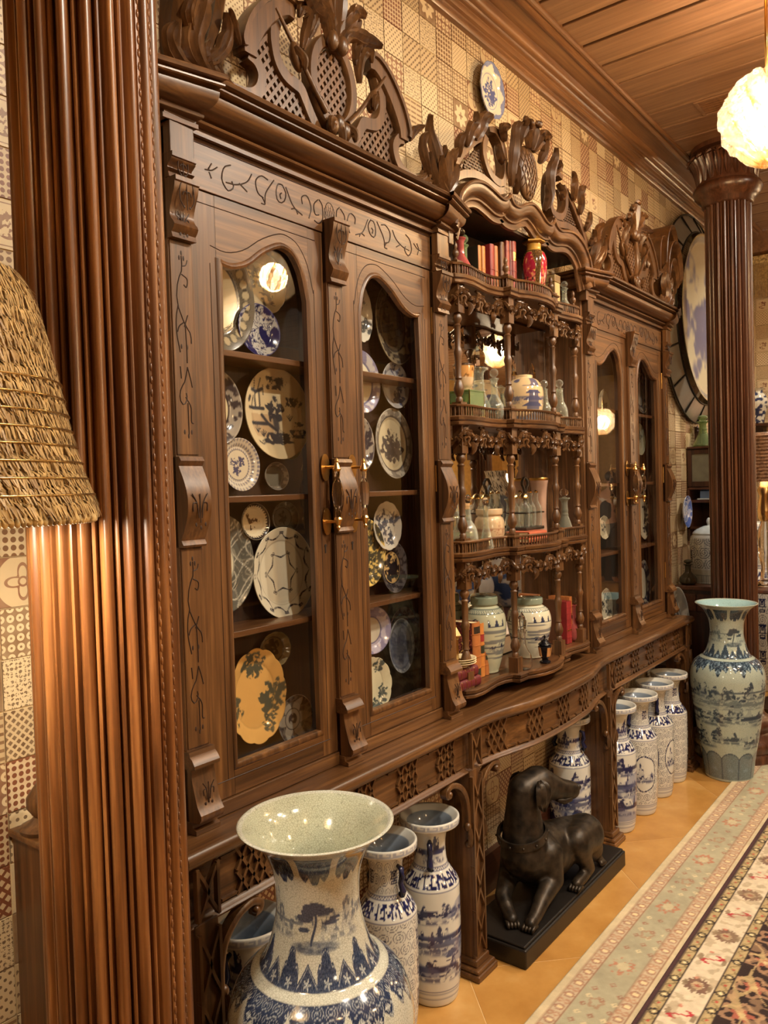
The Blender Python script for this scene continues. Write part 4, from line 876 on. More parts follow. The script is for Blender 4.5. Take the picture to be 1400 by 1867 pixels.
def fret(x0, x1, name='fret'):
    """lattice of crossed laths between two plain lozenge fields, applied to the apron"""
    n = max(1, round((x1-x0)/.2)); w = (x1-x0)/n
    for i in range(n):
        b = MB(); xa = x0+i*w; xm = xa+w/2; h = ZB-ZA; q = .03
        zm = (ZA+ZB)/2; hw = .062
        for k in (-1.5, -.5, .5, 1.5):
            for s in (-1, 1):
                c = xm+k*.0345; pts = []
                for u in np.linspace(-1, 1, 81):
                    z_ = zm+u*h/2; x_ = c+s*(z_-zm)/1.55
                    if abs(x_-xm) < hw-(.012 if abs(k) > 1 else 0): pts.append((x_, z_))
                if len(pts) > 8: strip(b, pts[0], pts[-1], .0075)
        strip(b, (xa+.006, ZA+.006), (xa+w*.26, ZA+.006), .006); strip(b, (xa+w*.74, ZA+.006), (xa+w-.006, ZA+.006), .006); strip(b, (xa+.006, ZB-.006), (xa+w*.24, ZB-.006), .006); strip(b, (xa+w*.76, ZB-.006), (xa+w-.006, ZB-.006), .006)
        o = b.build(name, 'carved_teak', ct); o['kind'] = 'stuff'
LEGX = [1.11, 2.243, 3.413, 4.545]
fret(1.16, 2.2); fret(2.29, 3.37); fret(3.46, 4.5)
def leg(x):
    y = 1.362; w = .032
    l = MB().box(x-w, x+w, y+.024, 1.50, .05, .69).build('leg', 'teak_z', ct, bevel=.002)
    for z0, z1, nm in ((.07, .672, 'leg_fret'), (.70, .818, 'leg_fret')):
        f = MB()
        for s in (-1, 1): f.bar((x+s*(w-.004), y+.02, z0), (x+s*(w-.004), y+.02, z1), .008, .014)
        h = z1-z0; n = max(1, round(h/.15))
        for k in range(n):
            a, c = z0+h*k/n, z0+h*(k+1)/n
            for s in (-1, 1):
                pts = [(x+s*d, y+.021, a+(c-a)*u) for d, u in spline([(-.03, 0), (-.006, .35), (.006, .65), (.03, 1)], 9)]
                f.sweep(pts, [(-.0035, -.007), (.0035, -.007), (.0035, .007), (-.0035, .007)], (0, -1, 0))
        o = f.build(nm, 'carved_teak', l, smooth=40); o['kind'] = 'stuff'
    for z0, z1, e in ((0, .022, .03), (.022, .036, .024), (.036, .06, .01)): MB().box(x-w-e, x+w+e, y+.02-e, 1.50+e*.4, z0, z1).build('foot', 'teak_x', l, bevel=.005)
    for s in (-1, 1):
        if (x < 1.2 and s < 0) or (x > 4.4 and s > 0): continue
        b = MB(); X = lambda a: x+s*(w+a)
        pts = [(X(a), 1.40, c) for a, c in spline([(.004, .5), (.006, .56), (.02, .615), (.055, .655), (.1, .672), (.13, .662), (.128, .646), (.112, .644)], 26)]
        b.sweep(pts, [(-.009, -.012), (-.009, .012), (-.004, .016), (.004, .016), (.009, .012), (.009, -.012)], (0, -1, 0))
        b.blob((X(.012), 1.392, .508), .013, .013, .015, 9, 7); b.blob((X(.01), 1.394, .45), .01, .011, .013, 9, 7); b.blob((X(.116), 1.392, .65), .01, .012, .01, 9, 7)
        b.leaf([(X(.004), 1.39, .44), (X(.014), 1.382, .475), (X(.01), 1.386, .51)], .01, .01, n=8)
        b.build('bracket_scroll', 'carved_teak', l, smooth=50)
for x in LEGX: leg(x)
# ================================================================== PAINTED CERAMICS
def island(u, z, uc, zc, w, h, seed, dens=.46):
    """a brush-painted islet: pale wash, rocky outlines, dabs of foliage and a waterline (0..1 ink)"""
    a = (((u-uc+.5) % 1)-.5)/w; b = (z-zc)/h; ca, cb = np.clip(a*.25+.5, 0, 1), np.clip(b*.25+.5, 0, 1)
    g = fbm(ca, cb, 7, 7, seed+9, 2, False); f = fbm(ca, cb, 26, 22, seed, 3, False)
    ridge = .45*np.cos(a*3.1+seed)+.3*np.cos(a*7.3+seed*2.1)+.2*np.cos(a*15+seed)
    top = np.clip(.25+ridge, -.2, .95)*np.clip(1.05-np.abs(a), 0, 1)**.5
    inside = sm(top-b, 0, .08)*sm(b+.3, 0, .12)*(np.abs(a) < 1.02)
    dab = sm(f, dens+.02, dens+.09)*sm(g, .4, .5)
    rim = sm(.07-np.abs(top-b), 0, .05)*(np.abs(a) < .98)*sm(f, .4, .5)
    fol = sm(f, dens, dens+.06)*sm(.2-np.abs(b-top-.1), 0, .12)*sm(g, .47, .55)
    water = np.exp(-((b+.38)*9)**2)*sm(f, .36, .5)*sm(1.3-np.abs(a), 0, .6)
    wash = inside*.34*g*1.4
    return np.clip(np.maximum.reduce([inside*dab*.95, rim*.9, fol, water*.7])+wash, 0, 1)
def pine(u, z, uc, zc, s):
    """wind-bent pine: stacked cloud pads on a crooked trunk"""
    a = (((u-uc+.5) % 1)-.5)/s; b = (z-zc)/(s*.62); m = np.zeros_like(u)
    for x, y, w, h in ((.0, 1.0, .55, .2), (.35, .8, .6, .16), (-.45, .55, .42, .2), (-.25, .8, .4, .2), (.75, .35, .42, .1), (.95, .5, .3, .09), (-.5, .1, .3, .1)):
        d = 1-((a-x)/w)**2-((b-y)/h)**2; m = np.maximum(m, sm(d+.35*(vnoise((a*.2+.5) % 1, np.clip(b*.2+.5, 0, 1), 40, 40, 3, False)-.5), .0, .25))
    tr = np.abs(a-(.12*np.sin(b*3)-.05))-.07; m = np.maximum(m, sm(-tr, 0, .03)*(b < .8)*(b > -.5))
    d = 1-(a/1.2)**2-((b+.55)/.28)**2; m = np.maximum(m, sm(d, 0, .6)*(.35+.6*vnoise((a*.2+.5) % 1, np.clip(b*.2+.5, 0, 1), 30, 60, 8, False)))
    return m
def flower(u, z, uc, zc, s, asp, n=8):
    a = (((u-uc+.5) % 1)-.5)*asp/s; b = (z-zc)/s; r = np.hypot(a, b); th = np.arctan2(b, a)
    return sm(.62+.38*np.cos(n*th)-r, 0, .12)*(r > .22)+(r < .16)
def scrolls(u, z, nu_, asp, seed, k=5.):
    """field of curled vine spirals"""
    H = 1/nu_*asp; c = u*nu_; row = np.floor(z/H); c = c+.5*(row % 2); a = (c % 1)-.5; b = (z/H) % 1-.5
    r = np.hypot(a, b)*2; th = np.arctan2(b, a)*np.where((np.floor(c)+row) % 2 > 0, 1, -1)
    s = np.abs(((r*k*.5-th/(2*PI)) % 1)-.5); return sm(.2-s, 0, .1)*(r < 1.05)
def greek(u, z, z0, z1, n):
    a = (u*n) % 1; b = (z-z0)/(z1-z0); i = (a*8).astype(int); j = (np.clip(b, 0, .999)*6).astype(int)
    K = np.array([[1,1,1,1,1,1,1,1],[0,0,0,0,0,0,0,0],[1,1,1,1,1,1,0,1],[1,0,0,0,0,1,0,1],[1,0,1,1,0,1,0,1],[1,0,0,1,1,1,0,1]])
    return K[j, i]*(b >= 0)*(b < 1)
def joy(u, z, uc, zc, s, asp):
    """doubled square seal-script panel"""
    a = (((u-uc+.5) % 1)-.5)*asp/s; b = (z-zc)/(s*1.5); i = ((a+1)*4.5); j = ((b+1)*5.5); ok = (np.abs(a) < 1) & (np.abs(b) < 1)
    G = np.array([list(map(int, r)) for r in ("011111110", "010000010", "011111110", "000010000", "111111111", "010000010", "010111010", "010101010", "010111010", "011101110", "111111111")])
    return G[np.clip(j.astype(int), 0, 10), np.clip(i.astype(int), 0, 8)]*ok
BIG = smooth_prof([(.0, .012), (.10, .012), (.118, 0), (.124, .012), (.135, .10), (.158, .24), (.18, .40), (.192, .52), (.19, .575), (.172, .625), (.142, .655), (.122, .668), (.105, .70), (.09, .755), (.086, .80), (.092, .86), (.118, .915), (.158, .949), (.16, .953), (.152, .952), (.118, .924), (.085, .868), (.078, .80), (.08, .74), (.09, .70)], 150)
def s_top(P):
    P = np.array(P); d = np.r_[0, np.cumsum(np.hypot(*np.diff(P, axis=0).T))]; return d[np.argmax(P[:, 1])]/d[-1]
ST = s_top(BIG)+.006
def big_vase_paint(ground, ink, light, seed, inside):
    def p(u, s, z):
        c = rgb_grid(u.shape, ground); outer = s < ST
        c = c*(1+.1*(fbm(u, z, 6, 8, seed+1, 3)[..., None]-.5)); m = np.zeros_like(u)
        rs = np.random.RandomState(seed)
        for k in range(6): m = np.maximum(m, island(u, z, k/6+.03, .50-.03*(k % 2), .085, .085, seed+k*3))
        for k in range(6): m = np.maximum(m, island(u, z, k/6+.1, .35+.02*(k % 2), .1, .08, seed+50+k*3))
        for k in range(6): m = np.maximum(m, island(u, z, k/6+.05, .22+.03*(k % 2), .09, .07, seed+90+k*3))
        for k in range(7): m = np.maximum(m, .55*island(u, z, k/7+.02, .43, .12, .05, seed+130+k, .5))
        m *= (z > .165)*(z < .60)
        # tree and hills of the neck
        for uc in (.605, .27, .94): m = np.maximum(m, pine(u, z, uc, .765, .08)*.9)
        m = np.maximum(m, .6*island(u, z, .70, .78, .07, .07, seed+200, .44)); m = np.maximum(m, .6*island(u, z, .45, .78, .07, .06, seed+210, .44))
        c = mixc(c, ink, m*.92*outer)
        # pendant cloud collar under the rim
        e = .05*(np.abs(np.sin(PI*u*9))**.6)*(.55+.45*np.abs(np.sin(PI*u*9*3)))
        m = (z > .905-e*1.0)*(z < .93)*(z > .862)*(np.abs(np.sin(PI*u*9)) > .28); fil = scrolls(u, z, 40, .55, 2)
        c = mixc(c, ink, m*outer*.95); c = mixc(c, light, m*fil*outer*.4)
        # upright ruyi points on the lower neck
        q = (u*18) % 1-.5; alt = np.floor(u*18) % 2; top = np.where(alt > 0, .738-.17*np.abs(q)**2-.012*np.exp(-((np.abs(q)-.3)/.07)**2), .712-.07*np.abs(q))
        m = (z < top)*(z > .66); edge = (np.abs(z-top) < .0022); c = mixc(c, ink, m*outer*.95)
        c = mixc(c, light, outer*np.clip(m*(scrolls(u, z, 54, .5, 4)*.35+(np.abs(z-top+.006) < .0012)), 0, 1)*.8)
        for k in range(18): c = mixc(c, light, flower(u, z, (k+.5)/18, .678, .010, .8, 5)*outer*.9)
        # moulded ring
        c = mixc(c, [min(255, g*1.02) for g in ground], sm(.006-np.abs(z-.662), 0, .003)*outer)
        # shoulder ruyi band
        q = (u*9) % 1-.5; low = .588+.055*np.abs(q)**.75*1.2-.012*np.cos(q*6*PI)
        m = (z > low)*(z < .655); c = mixc(c, ink, m*outer*.96)
        c = mixc(c, light, outer*m*(scrolls(u, z, 36, .62, 6, 5.5)*.75))
        c = mixc(c, light, outer*(np.abs(z-low-.004) < .0018)*.9)
        for k in range(9):
            for (du, zc, sz) in ((0, .607, .015), (.5, .636, .012), (.28, .622, .009), (-.28, .622, .009)):
                uc = (k+.5+du)/9
                a = (((u-uc+.5) % 1)-.5)*1.08; r = np.hypot(a, z-zc); c = mixc(c, ink, outer*m*(r < sz*1.2)); c = mixc(c, light, flower(u, z, uc, zc, sz, 1.08, 10)*outer*m)
        # foot: grey panelled lappets
        q = (u*10) % 1-.5; top = .165-.03*np.abs(q*2)**2.5; m = (z < top)*(z > .012)
        c = mixc(c, [.55*ink[i]+.45*ground[i] for i in range(3)], m*outer*.9); c = mixc(c, light, outer*m*scrolls(u, z, 44, .6, 9)*.28); c = mixc(c, ink, outer*m*((np.abs(np.abs(q)-.48) < .02)+(np.abs(z-top+.006) < .002)))
        for k in range(10): c = mixc(c, light, flower(u, z, (k+.5)/10, .07, .018, .85, 8)*outer*m*.35)
        return mixc(c, inside, (s > ST).astype(float))
    return p
def big_vase(name, x, y, paint, mat, label, nu, nv, group=None):
    me = painted_lathe(name, BIG, paint, nu, nv); o = link(me, name, mat); o.location = (x, y, 0); return tag(o, label, 'vase', group)
INK, INKW = (34, 46, 78), (206, 212, 214)
pf = big_vase_paint((188, 190, 178), (40, 52, 80), (186, 192, 190), 11, (176, 180, 158))
big_vase('floor_vase', 1.185, 1.12, pf, 'glaze_crackle', 'big crackled floor vase in the foreground with a wide trumpet mouth', 760, 460)
pr = big_vase_paint((172, 186, 176), (44, 60, 78), (150, 180, 200), 23, (160, 198, 204))
big_vase('floor_vase', 4.557, 1.183, pr, 'glaze_celadon', 'tall celadon floor vase painted with islands, before the far column', 360, 300)
big_vase('floor_vase', 4.87, -.64, pr, 'glaze_celadon', 'tall celadon floor vase out in the room, mirrored in the cabinet glass', 120, 120)
# ---- blue and white shouldered vases standing under the console
ROU = smooth_prof([(.0, .008), (.06, .008), (.066, 0), (.072, .012), (.078, .06), (.083, .16), (.084, .28), (.083, .36), (.081, .375), (.074, .39), (.06, .412), (.052, .425), (.05, .432), (.047, .45), (.045, .49), (.05, .53), (.062, .552), (.076, .558), (.086, .56), (.088, .566), (.088, .582), (.084, .585), (.078, .58), (.06, .56), (.046, .53), (.042, .49), (.042, .45)], 140)
SR = s_top(ROU)+.01
def rouleau_paint(body, seed):
    def p(u, s, z):
        c = rgb_grid(u.shape, (204, 204, 196)); ink = (30, 34, 74); soft = (92, 100, 136); o = (s < SR).astype(float); asp = .52
        if body == 'scene':
            m = np.zeros_like(u)
            for k in range(4): m = np.maximum(m, island(u, z, k/4+.08, .30, .12, .06, seed+k, .4)); m = np.maximum(m, island(u, z, k/4+.2, .12, .13, .07, seed+20+k, .4)); m = np.maximum(m, .7*island(u, z, k/4+.0, .2, .11, .06, seed+30+k, .42))
            for k in range(4): m = np.maximum(m, .95*island(u, z, k/4+.15, .215, .06, .08, seed+40+k, .38)); m = np.maximum(m, pine(u, z, k/4+.02, .15, .05)*.9)
            for k in range(3): m = np.maximum(m, .9*island(u, z, k/3+.1, .475, .12, .06, seed+60+k, .36))
            c = mixc(c, ink, np.clip(m, 0, 1)*o*((z > .06)*(z < .365)+(z > .44)*(z < .535)))
            c = mixc(c, soft, sm(fbm(u, z, 5, 26, seed+5, 2)-.52, 0, .1)*.5*o*(z < .34)*(z > .06))
        else:
            f = scrolls(u, z, 13, .5, seed, 5.); c = mixc(c, (84, 84, 96), f*o*.85*((z > .06)*(z < .365)+(z > .44)*(z < .54)))
            for k in range(4):
                if body == 'joy':
                    for zc in (.30, .21, .12): c = mixc(mixc(c, (204, 204, 196), (np.abs((((u-k/4+.5) % 1)-.5)*asp) < .017)*(np.abs(z-zc) < .028)*o*.4), ink, joy(u, z, k/4, zc, .016, asp)*o)
                else:
                    a = (((u-k/4-.06+.5) % 1)-.5)/.095; b = (z-.21)/.085; r = a*a+np.abs(b)**2.4+.06*np.cos(5*np.arctan2(b, a)); c = mixc(c, ink, (np.abs(r-1) < .09)*o); c = mixc(c, (204, 204, 196), (r < .93)*o)
                    c = mixc(c, ink, island(u, z, k/4+.06, .20, .075, .07, seed+k, .4)*(r < .9)*o)
                c = mixc(c, ink, joy(u, z, k/4+.12, .485, .013, .3)*o)
        # shoulder: dark band of square seal signs
        band = (z > .378)*(z < .418); n = 22; a = (u*n) % 1; i = np.floor(u*n); v1 = vnoise((u*n*4 % (n*4))/(n*4), np.clip((z-.378)/.04, 0, 1), n*4, 6, seed+70); sq = (np.abs(a-.5) < .4)*(v1 > .42)
        c = mixc(c, ink, band*o*(1-sq)); c = mixc(c, (96, 104, 150), band*o*sq*(v1 < .5))
        for zz in (.37, .424, .436, .045, .03, .055): c = mixc(c, (120, 122, 140), sm(.0025-np.abs(z-zz), 0, .0015)*o)
        c = mixc(c, (92, 92, 122), (np.abs((z-.43)/.006-np.abs(((u*40) % 1)-.5)*2+.5) < .2)*(np.abs(z-.43) < .006)*o)
        lip = (z > .563)*(z < .581)*o; c = mixc(c, (150, 154, 166), lip*greek(u, z, .565, .58, 15)*.9)
        return mixc(c, (126, 138, 152), (s > SR+.02).astype(float))
    return p
RM = {b: painted_lathe('shouldered_vase', ROU, rouleau_paint(b, i*100+7), 230, 230) for i, b in enumerate(('scene', 'scroll', 'joy'))}
for me in RM.values(): me.materials.append(MAT['glaze'])
ear = MB()
for s in (1,):
    ear.tube([(s*a, 0, c) for a, c in ((.046, .52), (.062, .515), (.064, .49), (.058, .47), (.068, .45), (.062, .436), (.052, .44))], .008, 7, scales=[.6, 1, 1.1, .9, 1.2, 1, .6])
EARM = bpy.data.meshes.new('handle'); EARM.from_pydata(ear.v, [], ear.f); EARM.materials.append(plain('ink_glaze', (30, 34, 66), .15)); EARM.shade_smooth()
def rouleau(kind, x, y, rot, label):
    o = bpy.data.objects.new('shouldered_vase', RM[kind]); COL.objects.link(o); o.location = (x, y, 0); o.rotation_euler.z = rot; o.scale = (1.1, 1.1, 1.0)
    tag(o, label, 'vase', 'blue and white vases under the console')
    for a in (-.6, PI-.6):
        h = bpy.data.objects.new('handle', EARM); COL.objects.link(h); h.parent = o; h.rotation_euler.z = a
    return o
for k, x, y, r, l in (('scene', 1.30, 1.47, .5, 'blue and white vase half hidden behind the foreground vase and the column'), ('joy', 1.845, 1.462, 2.0, 'blue and white seal sign vase just right of the big foreground vase'),
        ('scene', 2.065, 1.452, 1.2, 'white vase painted with a blue landscape, left of the console leg beside the dog'), ('scene', 3.312, 1.545, 2.2, 'blue landscape vase in shadow behind the bronze dog'), ('scene', 3.585, 1.435, 3.4, 'white vase painted with a blue boat scene, right of the console leg by the dog'),
        ('scroll', 3.835, 1.42, .3, 'scroll patterned vase with a shaped picture panel, second under the right cabinet'), ('scroll', 4.095, 1.425, 1.1, 'scroll patterned vase third in the row under the right cabinet'), ('joy', 4.34, 1.43, .2, 'scroll and seal sign vase last in the row, beside the celadon vase')):
    rouleau(k, x, y, r, l)
# ---- plates
def plate_mesh(name, rx, rz, paint, rim=.3, depth=.014, scallop=0, nu=120, nv=44):
    """upright dish facing -y; paint(x, z, r, th) in unit disc"""
    u = np.arange(nu)/nu*2*PI; q = np.linspace(0, 1, nv); TH, Q = np.meshgrid(u, q)
    R = np.where(Q < .82, Q/.82, 1-(Q-.82)/.18*.96); back = Q >= .82
    edge = 1+(scallop*(np.abs(np.cos(TH*6))**.6-.6) if scallop else 0)*np.clip(R, 0, 1)**3
    h = np.where(R < 1-rim, 0, depth*((R-(1-rim))/rim)**.8)
    Y = np.where(back, .006+np.maximum(0, -h*.9), -h); Y = np.where(back, -h+.006, Y)
    X = rx*R*np.cos(TH)*edge; Z = rz*R*np.sin(TH)*edge
    rgb = paint(R*np.cos(TH)*rx/max(rx, rz), R*np.sin(TH)*rz/max(rx, rz), R, TH); return grid_mesh(name, X, Y, Z, rgb)
def N2(x, z, f, seed, oct=3): return fbm(np.clip(x*.25+.5, 0, 1), np.clip(z*.25+.5, 0, 1), f, f, seed, oct, False)
def sprig(x, z, cx, cz, s, seed, dens=.47):
    a, b = (x-cx)/s, (z-cz)/s; r2 = a*a+b*b; n = fbm(np.clip(a*.25+.5, 0, 1), np.clip(b*.25+.5, 0, 1), 20, 20, seed, 2, False); g = fbm(np.clip(a*.25+.5, 0, 1), np.clip(b*.25+.5, 0, 1), 8, 8, seed+4, 2, False)
    th = np.arctan2(b, a); pet = 1+.35*np.cos(5*th+seed)+.15*np.cos(9*th); return sm(pet-r2*1.3, 0, .25)*sm(n*.5+g*.5+.05, dens, dens+.07)
def line(x, z, pts, w):
    d = np.full(x.shape, 9.)
    for (ax, az), (bx, bz) in zip(pts, pts[1:]):
        vx, vz = bx-ax, bz-az; t = np.clip(((x-ax)*vx+(z-az)*vz)/(vx*vx+vz*vz+1e-9), 0, 1); d = np.minimum(d, np.hypot(x-ax-t*vx, z-az-t*vz))
    return sm(w-d, 0, w*.6)
def P_willow(x, z, r, th):
    c = rgb_grid(x.shape, (212, 194, 156)); m = np.zeros_like(x); tan = np.zeros_like(x); k = (52, 56, 66)
    L = lambda pts, w: line(x, z, pts, w)
    for p, w in (([(-.72, .12), (-.66, .35)], .022), ([(-.58, .12), (-.6, .42)], .03), ([(-.46, .12), (-.46, .44)], .03), ([(-.8, .1), (-.36, .1)], .05), ([(-.72, .48), (-.58, .44), (-.36, .52)], .05), ([(-.64, .44), (-.66, .7)], .02), ([(-.52, .44), (-.46, .72)], .025), ([(-.34, .4), (-.34, .6)], .02), ([(-.78, .33), (-.82, .25)], .05),
                 ([(-.72, -.22), (-.24, -.22), (.02, -.36)], .055), ([(-.42, -.04), (-.26, -.2)], .05)): m = np.maximum(m, L(p, w))
    m = np.maximum(m, sprig(x, z, -.02, .08, .3, 5, .42)); m = np.maximum(m, L([(-.02, -.1), (0, -.3)], .12)*.9); m = np.maximum(m, L([(-.03, .35), (0, .3)], .06))
    for cx, cz, s in ((.02, .66, .34), (.52, .28, .26), (.62, -.42, .24), (-.1, -.52, .3), (.28, -.52, .28), (.66, -.2, .12)): m = np.maximum(m, sprig(x, z*1.0, cx, cz, s, int(50+cx*40), .43)*(np.abs(z-cz) < s*.4))
    for cx, cz in ((.42, -.06), (-.4, -.42), (.12, -.42), (-.56, -.34)):
        for q in (-.09, -.05, 0, .05, .09): m = np.maximum(m, L([(cx, cz-.08), (cx+q, cz+.07-abs(q)*.4)], .012))
    zig = np.abs(z+.66-.07*np.abs(((x*3.2) % 1)-.5)*2); m = np.maximum(m, sm(.022-zig, 0, .012)*(np.abs(x+.1) < .5)); m = np.maximum(m, sm(.02-np.abs(z+.6-.07*np.abs(((x*3.2) % 1)-.5)*2), 0, .012)*(np.abs(x+.1) < .4))
    tan = ((z < -.02)*(z > -.5)*(x < -.1)*(x > -.75)*(r < .8)).astype(float)*.45
    c = mixc(c, (176, 140, 104), tan); c = mixc(c, k, np.clip(m, 0, 1)*.92); return mixc(c, (60, 56, 50), sm(r, .985, 1)*.3)
def P_garland(x, z, r, th):
    c = rgb_grid(x.shape, (214, 206, 182)); k = (36, 34, 46); m = np.zeros_like(x)
    for n, R0, sag, w in ((12, .86, .10, .016), (6, .46, .12, .017)):
        q = (th/(2*PI)*n) % 1; rr = R0-sag*np.sin(PI*q); m = np.maximum(m, sm(w*(.7+.7*np.sin(PI*q))-np.abs(r-rr), 0, .01))
        for i in range(n):
            a = 2*PI*i/n
            for s in (-1, 1):
                bx, bz = R0*math.cos(a)+s*.03*math.cos(a+PI/2)+.012*math.cos(a), R0*math.sin(a)+s*.03*math.sin(a+PI/2)+.012*math.sin(a); d = np.hypot(x-bx, z-bz); m = np.maximum(m, sm(.011-np.abs(d-.022), 0, .008))
    c = mixc(c, k, m*.95); return mixc(c, (150, 140, 120), sm(.012-np.abs(r-.7), 0, .01)*.45)
def P_roses(ground, ink, seed, spots, s=.3):
    def p(x, z, r, th):
        c = rgb_grid(x.shape, ground)*(1+.05*(N2(x, z, 8, seed+1)[..., None]-.5)); m = np.zeros_like(x)
        for i, (a, b, q) in enumerate(spots): m = np.maximum(m, sprig(x, z, a, b, s*q, seed+i*7, .45))
        return mixc(mixc(c, ink, m*.9), [g*.75 for g in ground], sm(.03-np.abs(r-.68), 0, .03)*.35)
    return p
def P_border(center, border, ink, seed, r0=.62, f=26, mid=None, fil=(190, 180, 160)):
    def p(x, z, r, th):
        c = rgb_grid(x.shape, center); b = (r > r0).astype(float); n = N2(x, z, f, seed, 2)
        c = mixc(c, border, b); c = mixc(c, fil, b*sm(n, .5, .56)*.75); c = mixc(c, ink, b*sm(.035-np.abs(r-r0-.03), 0, .02)*.8); c = mixc(c, fil, sm(r, .955, .97)*.6)
        if mid:
            for i, (a, d, q) in enumerate(mid): c = mixc(c, ink, sprig(x, z, a, d, q, seed+i*5, .45)*(r < r0-.04)*.9)
        return c
    return p
def P_beads(x, z, r, th):
    c = rgb_grid(x.shape, (196, 178, 140)); k = (66, 62, 54); c = mixc(c, (104, 98, 84), (r > .58).astype(float)); q = (th/(2*PI)*26) % 1-.5
    d = np.hypot(q*1.25, (r-.8)/.17*1.0); c = mixc(c, (178, 164, 132), sm(.52-d, 0, .1)); c = mixc(c, k, sm(.06-np.abs(d-.55), 0, .05)); c = mixc(c, (40, 38, 34), sm(.025-np.abs(r-.6), 0, .015)+sm(.02-np.abs(r-.66), 0, .01)*(np.sin(th*60) > 0)); return c
def P_dense(x, z, r, th):
    c = rgb_grid(x.shape, (186, 184, 178)); n = N2(x, z, 34, 5, 2); w = N2(x, z, 10, 9, 2); c = mixc(c, (30, 34, 78), sm(np.abs(n-.5), .075, .03)); c = mixc(c, (36, 38, 84), sm(w, .56, .6)); return mixc(c, (60, 60, 110), sm(r, .93, .97)*.7)
def P_basket(x, z, r, th):
    c = rgb_grid(x.shape, (206, 194, 168)); a = np.sin(th*18+np.log(r+.05)*14); b = np.sin(th*18-np.log(r+.05)*14); bd = (r > .55).astype(float); c = mixc(c, (104, 104, 128), bd*sm(a*b, .1, .5)*.8); c = mixc(c, (206, 202, 196), bd*sm(-a*b, .3, .7)*.6)
    m = np.maximum(sprig(x, z, .16, .12, .22, 3, .4), np.maximum(sprig(x, z, -.2, .1, .2, 8, .46), sprig(x, z, -.08, -.22, .22, 13, .45))); return mixc(mixc(c, (58, 62, 96), m*(r < .52)*.9), (60, 60, 74), sm(.02-np.abs(r-.56), 0, .015)*.6)
def P_grey(x, z, r, th):
    c = rgb_grid(x.shape, (150, 148, 134)); a = np.abs(((N2(x, z, 9, 31, 2)*6) % 1)-.5); g = np.maximum(np.abs(np.sin(x*9+2*np.sin(z*5))), np.abs(np.sin(z*9+2*np.sin(x*6)))); bd = (r > .45).astype(float)
    c = mixc(c, (72, 72, 66), bd*.75); c = mixc(c, (176, 172, 156), bd*sm(g, .985, .995)); c = mixc(c, (146, 142, 126), bd*sm(.12-a, 0, .06)*.7); return mixc(c, (206, 198, 172), (r < .42).astype(float))
def P_bird(x, z, r, th):
    c = rgb_grid(x.shape, (208, 196, 166)); c = mixc(c, (44, 40, 42), (r > .9-.1*(np.abs(((th/(2*PI)*34) % 1)-.5)*2))*(r < .97)); m = np.maximum(np.maximum(line(x, z, [(-.35, .35), (-.2, -.02), (.1, .1)], .14), line(x, z, [(.12, .12), (.4, .02)], .11)), line(x, z, [(-.15, -.1), (-.2, -.42), (.1, -.3)], .05)); return mixc(c, (74, 56, 44), m*sm(N2(x, z, 30, 2, 2), .36, .5))
def P_star(x, z, r, th):
    c = rgb_grid(x.shape, (170, 164, 150)); s = np.abs(((th/(2*PI)*6) % 1)-.5)*2; star = .42+.55*s; c = mixc(c, (58, 60, 66), (r > star).astype(float)); c = mixc(c, (150, 146, 134), (r > star)*sm(N2(x, z, 28, 4, 2), .5, .56)*.6); c = mixc(c, (44, 46, 52), sm(.03-np.abs(r-.42), 0, .02)+(r < .24)); c = mixc(c, (150, 146, 136), (r < .24)*sm(N2(x, z, 30, 6, 2), .52, .57)); return mixc(c, (130, 126, 116), sm(r, .95, .98))
